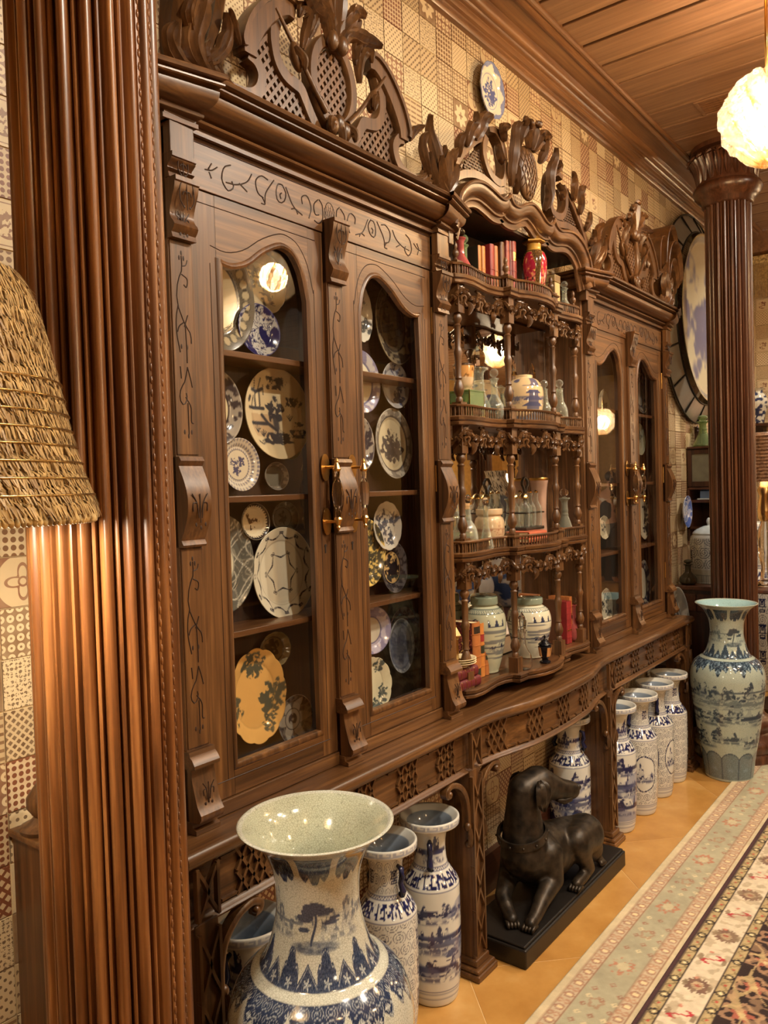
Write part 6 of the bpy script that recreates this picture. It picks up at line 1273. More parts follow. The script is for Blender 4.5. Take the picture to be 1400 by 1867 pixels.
def jar_paint(tint, seed):
    def p(u, s, z):
        c = rgb_grid(u.shape, tint); k = (34, 40, 66); m = np.zeros_like(u)
        for i in range(3):
            uc = i/3+.68; a = ((u-uc+.5) % 1)-.5; hill = .165+.022*np.maximum(0, np.cos(a*95))*(np.abs(a) < .07); m = np.maximum(m, ((z > .163)*(z < hill)*(np.abs(a) < .07)).astype(float)); m = np.maximum(m, ((np.abs(z-.162) < .0016)*(np.abs(a) < .11)).astype(float))
            m = np.maximum(m, island(u, z, uc+.02, .09, .08, .02, seed+i, .36)); m = np.maximum(m, .5*sm(fbm(u, z*4, 4, 40, seed, 2)-.54, 0, .06)*(np.abs(a) < .12)*(z < .16)*(z > .05))
            b = (((u-uc-.167+.5) % 1)-.5)*.5; r = np.hypot(b, z-.175); m = np.maximum(m, (np.abs(r-.013) < .0022).astype(float))
        m = np.maximum(m, ((z > .208)*(z < .218)*(np.abs(((u*46+z*60) % 1)-.5) < .16)).astype(float)*.7); c = mixc(c, k, m*.92); c = mixc(c, (88, 98, 92), sm(.0018-np.abs(z-.22), 0, .001)+sm(.0018-np.abs(z-.206), 0, .001)); return mixc(c, (112, 126, 110), ((z > .232)).astype(float)*.8)
    return p
JAR = smooth_prof([(0, .001), (.05, 0), (.055, .008), (.07, .05), (.086, .12), (.09, .165), (.08, .205), (.056, .226), (.05, .229), (.05, .232), (.057, .234), (.057, .256), (.052, .26), (.02, .262), (0, .262)], 70)
o = link(painted_lathe('covered_jar', JAR, jar_paint((176, 178, 152), 5), 150, 110), 'covered_jar', 'glaze'); o.location = (2.605, 1.548, SD); o.scale.z = 1.1; o.scale.x = .92; o.scale.y = .9; tag(o, 'grey green covered jar behind the books of the bottom open shelf', 'jar')
o = link(painted_lathe('covered_jar', JAR, jar_paint((204, 200, 176), 15), 170, 120), 'covered_jar', 'glaze'); o.location = (2.925, 1.528, SD); o.scale = (1, 1, .93); tag(o, 'cream covered jar with blue hills behind the little black urn', 'jar')
decanter(2.695, 1.438, SD, .19, .036, 'cut crystal bottle at the front of the bottom open shelf', 'crystal', 'globe', stop='spire')
t = thing('little_urn', 'little black and gold lidded urn at the front of the bottom open shelf', 'urn', (2.845, 1.42, SD))
MB().lathe(smooth_prof([(0, 0), (.02, 0), (.022, .006), (.012, .012), (.02, .03), (.027, .06), (.027, .066), (.02, .07)], 24), (2.845, 1.42, SD), 8, cap=False).build('urn_body', plain('black_lacquer', (16, 15, 20), .12).name, t)
for k in range(4):
    a = PI/4+k*PI/2+.3; MB().obox((2.845+.0235*math.cos(a), 1.42+.0235*math.sin(a), SD+.044), (-.007*math.sin(a), .007*math.cos(a), 0), (.0012*math.cos(a), .0012*math.sin(a), .0004), (.003*math.cos(a), .003*math.sin(a), .018)).build('gold_panel', plain('gold_panel', (190, 136, 84), .35).name if k == 0 else 'gold_panel', t)
MB().lathe(smooth_prof([(.024, 0), (.026, .004), (.016, .012), (.014, .018), (.008, .022), (.003, .028), (.006, .034), (0, .04)], 20), (2.845, 1.42, SD+.07), 14, cap=False).build('lid', 'black_lacquer', t, smooth=50)
book(3.2, 1.53, SD, .02, .195, .1, 'leather_brown', 'brown book at the back of the right end of the bottom open shelf', GB, 2); 
for x, m, l in ((3.232, 'leather_red', 'ribbed red book, left of a matching one on the bottom shelf'), (3.256, 'leather_red', 'ribbed red book, right of a matching one on the bottom shelf')): book(x, 1.5, SD, .022, .185, .1, m, l, GB, 6, ((.3, .33, 'gilt'),))
book(3.285, 1.51, SD, .024, .2, .1, 'leather_tan', 'tan book beside the ruby decanter on the bottom shelf', GB, 4, ((.5, .62, 'leather_dark'),))
decanter(3.31, 1.51, SD, .2, .035, 'ruby brown decanter with a ball stopper at the right end of the bottom shelf', 'ruby_glass', 'globe', wine=('leather_wine', .55), stop_mat='crystal')
# ================================================================== BRONZE DOG, CARPETS, LAMP, FAR CORNER, MIRRORED ROOM
def skin_body(name, V, E, Rd, mat, parent=None, sub=2, root=0):
    me = bpy.data.meshes.new(name); me.from_pydata(V, E, []); o = bpy.data.objects.new(name, me); COL.objects.link(o)
    o.modifiers.new('skin', 'SKIN'); o.modifiers.new('sub', 'SUBSURF').levels = sub
    for i, r in enumerate(Rd): me.skin_vertices[0].data[i].radius = r if isinstance(r, tuple) else (r, r)
    me.skin_vertices[0].data[root].use_root = True
    dg = bpy.context.evaluated_depsgraph_get(); m2 = bpy.data.meshes.new_from_object(o.evaluated_get(dg)); bpy.data.objects.remove(o); m2.name = name
    return link(m2, name, mat, parent, smooth=180)
def bronze(name):
    k = NT(name); k.set(Metallic=.55, Roughness=.42); tc = k.n('ShaderNodeTexCoord'); n1 = k.n('ShaderNodeTexNoise', i_Scale=30., i_Detail=4.); k.l(tc.outputs['Object'], n1.inputs['Vector'])
    r = k.ramp([(.35, s2l((32, 27, 22))), (.7, s2l((68, 57, 45)))]); k.l(n1.outputs['Fac'], r.inputs[0]); k.l(r.outputs[0], k.b.inputs['Base Color'])
    bp = k.n('ShaderNodeBump', i_Strength=.25, i_Distance=.004); k.l(n1.outputs['Fac'], bp.inputs['Height']); k.l(bp.outputs[0], k.b.inputs['Normal']); MAT[name] = k.m
bronze('bronze'); plain('plinth_black', (26, 22, 19), .4)
dog = thing('dog_statue', 'dark bronze hound lying with its head turned on a black plinth under the console', 'statue', (2.78, 1.4, 0))
MB().box(2.335, 3.235, 1.262, 1.52, 0, .066).build('plinth', 'plinth_black', dog, bevel=.006); MB().box(2.343, 3.227, 1.27, 1.512, .066, .075).build('plinth_top', 'plinth_black', dog, bevel=.004)
J = dict(pelvis=((2.965, 1.345, .205), (.082, .085)), loin=((2.90, 1.37, .215), (.078, .085)), ribs=((2.79, 1.39, .21), (.095, .108)), chest=((2.68, 1.405, .225), (.1, .115)), brisket=((2.605, 1.405, .26), .09), neck1=((2.612, 1.41, .345), .078), neck2=((2.612, 1.41, .42), .066),
    poll=((2.622, 1.408, .49), .062), skull=((2.69, 1.386, .5), .066), stop=((2.742, 1.363, .476), .05), muz=((2.79, 1.343, .455), .042), nose=((2.84, 1.321, .44), .035),
    rump=((3.01, 1.33, .15), .06), tail1=((3.04, 1.31, .11), .022), tail2=((3.045, 1.295, .09), .016), tail3=((3.02, 1.28, .088), .012), tail4=((3.045, 1.272, .09), .008),
    shR=((2.665, 1.34, .25), .06), elR=((2.668, 1.322, .16), .042), wrR=((2.552, 1.312, .128), .03), ftR=((2.495, 1.306, .104), .025), paR=((2.45, 1.303, .096), .023),
    shL=((2.62, 1.455, .26), .05), elL=((2.60, 1.468, .165), .04), wrL=((2.50, 1.44, .132), .03), ftL=((2.462, 1.4, .106), .025), paL=((2.438, 1.37, .096), .023),
    hipR=((2.945, 1.318, .23), .08), knR=((2.835, 1.302, .245), .058), shnR=((2.88, 1.292, .16), .034), hkR=((2.918, 1.29, .112), .026), hfR=((2.85, 1.288, .1), .024), hpR=((2.8, 1.287, .096), .022),
    hipL=((2.95, 1.43, .16), .06), knL=((2.86, 1.46, .14), .045), hpL=((2.78, 1.48, .1), .03))
E_ = 'pelvis-loin loin-ribs ribs-chest chest-brisket brisket-neck1 neck1-neck2 neck2-poll poll-skull skull-stop stop-muz muz-nose pelvis-rump rump-tail1 tail1-tail2 tail2-tail3 tail3-tail4 chest-shR shR-elR elR-wrR wrR-ftR ftR-paR chest-shL shL-elL elL-wrL wrL-ftL ftL-paL pelvis-hipR hipR-knR knR-shnR shnR-hkR hkR-hfR hfR-hpR pelvis-hipL hipL-knL knL-hpL'.split()
def fused_body(name, limbs, mat, parent, voxel=.0065, it=5):
    b = MB()
    for (p0, r0), (p1, r1) in limbs:
        p0, p1 = Vector(p0), Vector(p1); n_ = max(3, int((p1-p0).length/min(r0[0], r1[0])*2.2)+1)
        for i in range(n_+1):
            u = i/n_; b.blob(p0.lerp(p1, u), *[r0[q]*(1-u)+r1[q]*u for q in (0, 0, 1)], 14, 10)
    me = bpy.data.meshes.new(name); me.from_pydata(b.v, [], b.f); o = bpy.data.objects.new(name, me); COL.objects.link(o)
    m = o.modifiers.new('r', 'REMESH'); m.mode = 'VOXEL'; m.voxel_size = voxel; m = o.modifiers.new('s', 'SMOOTH'); m.iterations = it; m.factor = .5
    dg = bpy.context.evaluated_depsgraph_get(); m2 = bpy.data.meshes.new_from_object(o.evaluated_get(dg)); bpy.data.objects.remove(o); m2.name = name
    return link(m2, name, mat, parent, smooth=180)
def rr(v): return v if isinstance(v, tuple) else (v, v)
fused_body('dog_body', [((J[p][0], rr(J[p][1])), (J[q][0], rr(J[q][1]))) for p, q in (e.split('-') for e in E_)], 'bronze', dog)
for s, (px, py, pz) in (('R', (2.45, 1.303, .094)), ('L', (2.438, 1.37, .094)), ('H', (2.797, 1.287, .094))):
    for k in range(4):
        q = (k-1.5)*.012; d = Vector((-1, -.05, 0)) if s != 'L' else Vector((-.75, -.66, 0)); n_ = Vector((-d.y, d.x, 0)); c = Vector((px, py, pz-.006))+n_*q
        MB().tube([c-d*.012, c+d*.012+Vector((0, 0, .004)), c+d*.024, c+d*.03-Vector((0, 0, .008))], .0075, 7, up=(0, 0, 1), scales=[1, 1.05, .95, .6]).build('toe', 'bronze', dog, smooth=180)
hd = Vector((.93, -.34, -.14)).normalized(); sd = Vector((-.34, -.93, 0)).normalized()
for s in (-1, 1):   # folded drop ears, eyes, jowls
    b0 = Vector((2.655, 1.393, .52))+sd*s*.055
    b = MB(); b.leaf([b0-hd*.01+Vector((0, 0, .014)), b0+sd*s*.016+Vector((-.012, 0, -.002)), b0+sd*s*.02+Vector((-.016, 0, -.05)), b0+sd*s*.012+Vector((-.004, 0, -.092))], .03, .012, up=sd*s, lobes=1); b.build('ear', 'bronze', dog, smooth=60)
    e = Vector((2.732, 1.367, .506))+sd*s*.036; MB().blob(e, .0085, .0085, .0085, 10, 8).build('eye', 'plinth_black', dog, smooth=180)
    MB().tube([e-hd*.014+Vector((0, 0, .006)), e+Vector((0, 0, .0105)), e+hd*.014+Vector((0, 0, .004))], .0045, 6).build('brow', 'bronze', dog, smooth=180)
    m = Vector((2.805, 1.336, .426))+sd*s*.021; MB().tube([m-hd*.055+Vector((0, 0, -.004)), m-hd*.02+Vector((0, 0, -.012)), m+hd*.012+Vector((0, 0, -.006)), m+hd*.022+Vector((0, 0, .006))], .014, 8, scales=[.6, 1, .95, .6]).build('jowl', 'bronze', dog, smooth=180)
MB().blob(Vector((2.866, 1.311, .446)), .018, .02, .015, 12, 8).build('nose', 'plinth_black', dog, smooth=180)
cl = [(2.604+.089*math.cos(a), 1.41+.089*math.sin(a), .335+.02*math.cos(a)) for a in np.linspace(0, 2*PI, 29)[:-1]]
MB().sweep(cl, [(-.004, -.014), (.005, -.014), (.007, 0), (.005, .014), (-.004, .014)], (0, 0, 1), closed=True).build('collar', 'bronze', dog, smooth=40)
for k in range(12):
    a = 2*PI*k/12; MB().blob((2.604+.096*math.cos(a), 1.41+.096*math.sin(a), .335+.02*math.cos(a)), .005, .005, .005, 8, 6).build('collar_stud', 'bronze', dog, smooth=180)
# ---- carpets
def rug(name, label, x0, x1, ys, z, paint, dx):
    xs = np.arange(x0, x1+dx/2, dx); X, Y = np.meshgrid(xs, ys); rgb = paint(X, Y); Z = np.full(X.shape, z)
    Z[0, :] = .001; Z[-1, :] = .001; Z[:, 0] = .001; Z[:, -1] = .001
    me = grid_mesh(name, X, Y, Z, rgb, False); o = link(me, name, 'wool'); tag(o, label, 'carpet'); return o
def nz2(x, y, sc, seed, oct=3): return fbm(np.clip((x+1)/9, 0, 1), np.clip((y+2)/9, 0, 1), 9*sc, 9*sc, seed, oct, False)
def runner(X, Y):
    d = 1.14-Y; c = rgb_grid(X.shape, (200, 184, 150)); tone = nz2(X, Y, 9, 3); field = (d > .075)*(d < .198); c = mixc(c, (166, 160, 134), field.astype(float)); c = c*(1+.16*(tone[..., None]-.5))
    for b0 in (.03, .2):
        q = (d-b0)/.045; inb = (q > 0)*(q < 1); c = mixc(c, (186, 166, 140), inb*.8); cell = ((X+b0)/.072) % 1
        c = mixc(c, (226, 206, 160), (inb*(np.abs(cell-.25) < .09)*(np.abs(q-.5) < .3)).astype(float)*.8); c = mixc(c, (150, 104, 84), (inb*(np.abs(np.hypot((cell-.25)*1.6, q-.5)-.3) < .07)).astype(float)*.7); c = mixc(c, (172, 128, 100), (inb*(np.abs(np.abs(cell-.72)-.12*np.abs(np.sin(q*7))) < .06)).astype(float)*.7)
        for e in (0, 1): c = mixc(c, (140, 100, 78), sm(.0032-np.abs(q-e)*.045, 0, .002)*.8)
    m = (X/.46) % 1-.5; v = (d-.136)/.062; r = np.hypot(m/.11, v/.62); th = np.arctan2(v, m*5); c = mixc(c, (178, 112, 86), field*(np.abs(r-.78-.16*np.sin(th*9)) < .2)*sm(nz2(X, Y, 60, 77, 2), .36, .5)*.75); c = mixc(c, (212, 196, 156), field*(r < .5)*.5)
    a, b = (X/.046) % 1-.5, (d/.042) % 1-.5; dm = np.abs(a)+np.abs(b); al = (np.floor(X/.046)+np.floor(d/.042)) % 2; away = (np.abs(np.abs(m)-.5) < .3); pick = vnoise(np.clip((X+1)/9, 0, 1), np.clip((Y+2)/9, 0, 1), 195, 214, 6, False)
    c = mixc(c, (150, 104, 84), field*away*(np.abs(dm-.2) < .08)*(al > 0)*.75); c = mixc(c, (222, 206, 164), field*away*(np.abs(dm-.2) < .08)*(al < 1)*(pick > .4)*.7)
    m2 = ((X+.23)/.46) % 1-.5; r2 = np.hypot(m2/.1, v/.6); c = mixc(c, (160, 122, 96), field*(np.abs(r2-.5-.1*np.cos(5*np.arctan2(v, m2*5))) < .12)*.6); return c*(1+.1*(nz2(X, Y, 60, 9, 2)[..., None]-.5))
rug('runner_carpet', 'pale green and rose bordered carpet along the front of the console', .6, 6.7, np.r_[1.1405, np.arange(1.14, .86, -.0046), .80, .6, .5985], .009, runner, .0052)
def field_rug(X, Y):
    d = .874-Y; c = rgb_grid(X.shape, (210, 196, 170)); n1 = nz2(X, Y, 40, 21, 2)
    c = mixc(c, (74, 46, 48), (d < .016).astype(float))
    for b0, b1 in ((.016, .052), (.158, .194)):
        q = (d-b0)/(b1-b0); inb = ((q > 0)*(q < 1)).astype(float); c = mixc(c, (176, 156, 114), inb); cell = (X/.1) % 1; rr = np.hypot((cell-.5)*2.6, q-.5); c = mixc(c, (44, 36, 34), inb*(np.abs(rr-.34) < .1)); c = mixc(c, (222, 204, 160), inb*(rr < .2)); rr2 = np.hypot(((cell+.5) % 1-.5)*2.6, q-.5); c = mixc(c, (176, 66, 56), inb*(rr2 < .16)*.8); c = mixc(c, (120, 104, 70), inb*(np.abs(q-.5-.3*np.sin(X*120)) < .1)*.7)
        for e in (b0, b1): c = mixc(c, (50, 36, 36), sm(.0034-np.abs(d-e), 0, .002))
    bd = ((d > .054)*(d < .156)).astype(float); v = (d-.105)/.05; m = (X/.34) % 1-.5
    r = np.hypot(m/.155, v/.92); sp = np.abs(np.sin(np.arctan2(v, m*3)*9)); c = mixc(c, (110, 80, 66), bd*(r < .9)*(r > .25)*(np.abs(r-.55-.25*(sp-.5)) < .22)*.9); c = mixc(c, (176, 150, 116), bd*(r < .4)*.8); c = mixc(c, (150, 60, 50), bd*(np.hypot(m/.03, v/.3) < .7)*.7)
    m2 = ((X+.17)/.34) % 1-.5; s_ = np.abs(v-.9*np.sin(m2*26)*np.exp(-(m2*12)**2)); c = mixc(c, (176, 44, 54), bd*(s_ < .2)*(np.abs(m2) < .09)*.95); m3 = ((X+.085)/.17) % 1-.5; r3 = np.hypot(m3/.2, (np.abs(v)-.75)/.3); c = mixc(c, (130, 112, 88), bd*(r3 < .55)*.8); c = mixc(c, (196, 110, 90), bd*(np.hypot((m3-.25)/.07, (v+.25)/.24) < .6)*.7)
    c = mixc(c, (150, 132, 104), bd*sm(n1, .54, .58)*.45)
    fd = (d > .196).astype(float); c = mixc(c, (46, 30, 28), fd); a = (X/.16) % 1-.5; b = (d/.17) % 1-.5; r = np.hypot(a, b); th = np.arctan2(b, a); c = mixc(c, (150, 118, 92), fd*(np.abs(r-.3-.06*np.cos(6*th)) < .05)); c = mixc(c, (160, 92, 74), fd*(r < .17+.05*np.cos(5*th))); c = mixc(c, (206, 186, 140), fd*(r < .07))
    vine = np.abs(np.sin(X*20+2.2*np.sin(d*23))-np.cos(d*19+1.7*np.sin(X*17))); c = mixc(c, (190, 168, 120), fd*(vine < .09)*.8); c = mixc(c, (178, 146, 110), fd*sm(nz2(X, Y, 30, 31, 2), .58, .62)*.6); return c*(1+.14*(nz2(X, Y, 70, 19, 2)[..., None]-.5))
rug('field_carpet', 'big dark field carpet with a cream border lying over the pale one', 1.6, 6.6, np.r_[.8745, np.arange(.874, .42, -.0046), np.arange(.40, .1, -.05)], .019, field_rug, .0058)
# ---- fringed lamp at the left edge
lx, ly = .441, 1.064; lamp = thing('fringed_lamp', 'standing lamp with a shaggy golden fringed shade at the left edge', 'lamp', (lx, ly, 0))
SP = [(.195, 1.602), (.19, 1.625), (.177, 1.66), (.161, 1.72), (.15, 1.78), (.14, 1.83), (.122, 1.90), (.098, 1.93)]
def gold_fringe(name, a, b):
    k = NT(name); k.set(Roughness=.42, Sheen_Weight=.3); tc = k.n('ShaderNodeTexCoord'); n1 = k.n('ShaderNodeTexNoise', i_Scale=55., i_Detail=2.); k.l(tc.outputs['Object'], n1.inputs['Vector'])
    r = k.ramp([(.35, s2l(a)), (.65, s2l(b))]); k.l(n1.outputs['Fac'], r.inputs[0]); k.l(r.outputs[0], k.b.inputs['Base Color']); MAT[name] = k.m
gold_fringe('gold_fringe', (150, 118, 66), (206, 174, 112)); gold_fringe('gold_braid', (120, 92, 44), (232, 204, 140))
MB().lathe(SP, (lx, ly, 0), 72, cap=False).build('shade', 'gold_braid', lamp, smooth=60)
PZ = np.array([p[1] for p in SP]); PR = np.array([p[0] for p in SP]); fr = MB(); rs = random.Random(3)
for row in range(17):
    z0 = 1.928-row*.0185; nst = int(420+row*22)
    for k in range(nst):
        a = 2*PI*(k+rs.random())/nst; r0 = float(np.interp(z0, PZ, PR)); zt = z0+rs.uniform(-.003, .003); L = rs.uniform(.018, .03); r1 = float(np.interp(max(1.605, zt-L), PZ, PR)); sw = rs.uniform(.0, .09); w = .0014
        c, s = math.cos(a), math.sin(a); c1, s1 = math.cos(a+sw), math.sin(a+sw); o1 = rs.uniform(.004, .012); m = ((c+c1)/2, (s+s1)/2); rm = (r0+r1)/2+.009; zb = max(1.606, zt-L)
        fr.add([(lx+r0*c+w*s, ly+r0*s-w*c, zt), (lx+r0*c-w*s, ly+r0*s+w*c, zt), (lx+rm*m[0]-w*s, ly+rm*m[1]+w*c, (zt+zb)/2+.003), (lx+rm*m[0]+w*s, ly+rm*m[1]-w*c, (zt+zb)/2+.003), (lx+(r1+o1)*c1-w*.6*s, ly+(r1+o1)*s1+w*.6*c, zb), (lx+(r1+o1)*c1+w*.6*s, ly+(r1+o1)*s1-w*.6*c, zb)], [(0, 1, 2, 3), (3, 2, 4, 5)])
o = fr.build('fringe', 'gold_fringe', lamp); o['kind'] = 'stuff'
for k in range(8):
    z0 = 1.78-k*.0205; r0 = float(np.interp(z0, PZ, PR))+.0115; MB().tube([(lx+r0*math.cos(a), ly+r0*math.sin(a), z0) for a in np.linspace(0, 2*PI, 61)[:-1]], .0013, 5, up=(0, 0, 1), closed=True).build('gold_cord', 'pale_brass', lamp, smooth=180)
hm = MB()
for k in range(170):
    a = 2*PI*k/170
    for j, (rr, zz) in enumerate(((.196, 1.606), (.194, 1.615), (.191, 1.624))): hm.blob((lx+rr*math.cos(a+j*.018), ly+rr*math.sin(a+j*.018), zz), .0045, .0045, .006, 5, 4)
o = hm.build('hem_braid', 'gold_braid', lamp, smooth=180); o['kind'] = 'stuff'
MB().lathe([(.16, 0), (.16, .02), (.05, .04), (.02, .08), (.016, .5), (.026, .53), (.014, .56), (.014, 1.5), (.02, 1.52), (.02, 1.56), (0, 1.57)], (lx, ly, 0), 28, cap=False).build('stand', 'brass', lamp, smooth=50)
MB().blob((lx, ly, 1.64), .014, .014, .02, 12, 8).build('bulb', 'bulb_glow', lamp, smooth=180)
add_light('bulb_light', 'POINT', (lx, ly, 1.637), LAMP_POWER, parent=lamp, shadow_soft_size=.03)
# ---- newel post beside the column
nw = thing('newel_post', 'plain square wooden post with a turned finial behind the foreground column', 'post', (.88, 1.575, 0))
MB().box(.812, .955, 1.515, 1.638, 0, .93).build('post_shaft', 'teak_z', nw, bevel=.004); MB().box(.804, .963, 1.508, 1.642, .93, .945).build('post_cap', 'teak_x', nw, bevel=.004); MB().lathe([(.045, 0), (.05, .01), (.03, .02), (.02, .03), (.034, .05), (.034, .07), (.02, .09), (.006, .11), (0, .115)], (.85, 1.575, .945), 18).build('finial', 'teak_z', nw, smooth=50)
# ---- feather plumes on the outer ends of the two cabinet crests
for cab, s, x0 in ((CABL, -1, 1.168), (CABR, 1, 4.49)):
    X = lambda a: x0+s*a; ORG[cab.name] = Vector(cab.location)
    for L, w in (([(-.01, 2.56), (-.05, 2.72), (-.06, 2.9), (-.02, 3.0), (.06, 3.03), (.15, 2.98), (.19, 2.9)], .05), ([(.0, 2.56), (-.02, 2.7), (-.03, 2.84), (.01, 2.925), (.09, 2.95), (.18, 2.9), (.24, 2.8), (.25, 2.74)], .052), ([(.01, 2.56), (.01, 2.68), (.0, 2.78), (.03, 2.84), (.1, 2.85), (.17, 2.79), (.21, 2.7)], .046), ([(-.03, 2.56), (-.1, 2.7), (-.13, 2.84), (-.11, 2.93), (-.04, 2.95), (-.02, 2.9), (-.05, 2.88)], .036)):
        P = [(X(a), 1.47, c) for a, c in spline(L, 26)]; n_ = len(P)
        b = MB(); V = []; F = []
        for i, p in enumerate(P):   # a broad curling frond: wide across the depth of the crest
            a_ = Vector(P[max(0, i-1)]); c_ = Vector(P[min(n_-1, i+1)]); tn = (c_-a_).normalized(); nn = Vector((tn.z, 0, -tn.x))*(-s); u = i/(n_-1); ww = w*(.55+.6*math.sin(PI*min(1, u*1.05)))*(1 if u < .9 else (1-u)/.1*.9+.1)
            for q, h in ((-1, -.008), (-.55, .006), (0, .001), (.55, .006), (1, -.008)): V.append(tuple(Vector(p)+Vector((0, q*ww, 0))+nn*(-h)))
            for q, h in ((1, .004), (-1, .004)): V.append(tuple(Vector(p)+Vector((0, q*ww*.96, 0))+nn*(h+.008)))
        for i in range(n_-1):
            for j in range(7): F.append((i*7+j, i*7+(j+1) % 7, (i+1)*7+(j+1) % 7, (i+1)*7+j))
        F += [tuple(range(7)), tuple(range((n_-1)*7+6, (n_-1)*7-1, -1))]
        b.add(V, F).build('plume_frond', 'carved_teak', cab, smooth=40)
# ---- big porcelain plaque in a segmented mirror ring, on the wall past the right cabinet
PX, PZc = 5.6, 2.70
pq = thing('porcelain_plaque', 'big oval porcelain plaque with blue mountains in a ring of leaded mirror panes', 'plaque', (PX, 1.6, PZc))
def P_mount(x, z, r, th):
    c = rgb_grid(x.shape, (208, 200, 172)); m = np.zeros_like(x)
    for i, (a, b, w, h) in enumerate(((-.4, .1, .5, .4), (.1, -.1, .6, .5), (-.5, -.35, .5, .35), (.3, .4, .4, .3), (-.2, -.65, .4, .2), (-.65, .5, .3, .2))):
        dd_ = 1-((x-a)/w)**2-((z-b)/h)**2; m = np.maximum(m, sm(dd_, 0, .5)*sm(N2(x, z, 14, 5+i, 3), .42, .6))
    c = mixc(c, (92, 98, 140), m*.85); c = mixc(c, (128, 132, 142), ((r > .9)*(r < .96)).astype(float)*.6); return mixc(c, (190, 172, 130), (r > .965).astype(float)*.7)
me = plate_mesh('plaque', .56, .56, P_mount, .1, .02, 0, 130, 60); me.transform(Matrix.Translation((0, -.05, 0))); o = link(me, 'plaque', 'glaze'); o.parent = pq; ORG[o.name] = ORG[pq.name]
def aged(name):
    k = NT(name); k.set(Base_Color=(.3, .3, .27, 1), Metallic=.5, Roughness=.4); MAT[name] = k.m
aged('aged_mirror'); plain('lead_came', (40, 36, 30), .5, .6)
for k in range(16):
    a0, a1 = 2*PI*(k+.03)/16, 2*PI*(k+.97)/16; V = []
    for a in np.linspace(a0, a1, 5):
        for r_, y_ in ((.575, 1.57), (.685, 1.625)): V.append((PX+r_*math.cos(a), y_, PZc+r_*math.sin(a)))
    V += [(v[0], v[1]+.008, v[2]) for v in V]; F = [(2*i, 2*i+1, 2*i+3, 2*i+2) for i in range(4)]+[(10+2*i, 12+2*i, 13+2*i, 11+2*i) for i in range(4)]+[(2*i, 2*i+2, 12+2*i, 10+2*i) for i in range(4)]+[(2*i+1, 11+2*i, 13+2*i, 2*i+3) for i in range(4)]+[(0, 10, 11, 1), (8, 9, 19, 18)]
    MB().add(V, F).build('mirror_pane', 'aged_mirror', pq)
    am = 2*PI*k/16; MB().bar((PX+.57*math.cos(am), 1.568, PZc+.57*math.sin(am)), (PX+.695*math.cos(am), 1.622, PZc+.695*math.sin(am)), .007, .01).build('lead_came', 'lead_came', pq)
for r_, y_ in ((.57, 1.566), (.692, 1.62)): MB().tube([(PX+r_*math.cos(a), y_, PZc+r_*math.sin(a)) for a in np.linspace(0, 2*PI, 65)[:-1]], .006, 6, up=(0, 1, 0), closed=True).build('lead_ring', 'lead_came', pq, smooth=60)
# ---- dresser and hanging lantern cabinet at the far end
ds = thing('sideboard', 'dark wooden sideboard standing past the right cabinet', 'sideboard', (5.4, 1.5, 0))
MB().box(5.1, 5.75, 1.37, 1.635, .935, .962).build('top', 'dark_wood_x', ds, bevel=.004); MB().box(5.13, 5.72, 1.385, 1.625, .06, .935).build('carcass', 'dark_wood', ds, bevel=.003)
for i in range(2): MB().box(5.122, 5.131, 1.395+.115*i, 1.5+.115*i, .8, .91).build('drawer', 'dark_wood_x', ds, bevel=.003)
for y_ in (1.39, 1.58): MB().box(5.12, 5.17, y_, y_+.04, 0, .06).build('foot', 'dark_wood', ds)
up_ = thing('wall_shelf', 'dark wooden wall shelf carved with a crest, above the sideboard', 'wall shelf', (5.5, 1.6, 1.2))
MB().box(5.42, 5.72, 1.36, 1.64, 1.475, 1.492).build('shelf', 'dark_wood_x', up_); MB().box(5.42, 5.72, 1.36, 1.64, 1.30, 1.312).build('shelf', 'dark_wood_x', up_); MB().box(5.70, 5.72, 1.36, 1.64, 1.2, 1.56).build('back_board', 'dark_wood', up_); MB().box(5.42, 5.7, 1.625, 1.64, 1.22, 1.56).build('side_board', 'dark_wood', up_)
lc = thing('lantern_cabinet', 'small dark hanging cabinet with a seedy glass door and carved cresting', 'cabinet', (5.5, 1.58, 1.56))
plain('seedy_glass', (112, 112, 98), .25)
MB().box(5.44, 5.66, 1.40, 1.64, 1.575, 1.83).build('case', 'dark_wood', lc, bevel=.003); MB().box(5.434, 5.441, 1.435, 1.61, 1.615, 1.795).build('door_pane', 'seedy_glass', lc)
for (y0, y1, z0, z1) in ((1.40, 1.435, 1.58, 1.825), (1.61, 1.64, 1.58, 1.825), (1.435, 1.61, 1.58, 1.615), (1.435, 1.61, 1.795, 1.825)): MB().box(5.428, 5.441, y0, y1, z0, z1).build('door_rail', 'dark_wood', lc, bevel=.003)
for z0, z1, e in ((1.83, 1.845, .02), (1.56, 1.575, .015)): MB().box(5.44-e, 5.66+e, 1.40-e, 1.64, z0, z1).build('moulding', 'dark_wood_x', lc, bevel=.004)
b = MB(); b.prism([(1.64, 1.845), (1.64, 1.99), (1.60, 1.97), (1.6, 1.945), (1.56, 1.94), (1.54, 1.92), (1.50, 1.91), (1.44, 1.9), (1.44, 1.845)], 5.60, 5.62, 'yz'); b.build('crest_board', 'dark_wood', lc)
for (y_, z_) in ((1.62, 1.975), (1.58, 1.95), (1.53, 1.92), (1.42, 1.86)): MB().lathe([(.012, 0), (.006, .012), (.012, .022), (.004, .036), (0, .044)], (5.6, y_, z_-.02), 8).build('finial', 'dark_wood', lc, smooth=50)
for k in range(9): MB().box(5.592, 5.602, 1.47+k*.015, 1.475+k*.015, 1.875, 1.915).build('spindle', 'dark_wood', lc)
decanter(5.5, 1.555, 1.846, .21, .066, 'green glass decanter standing on the small hanging cabinet', 'green_glass', 'cone')
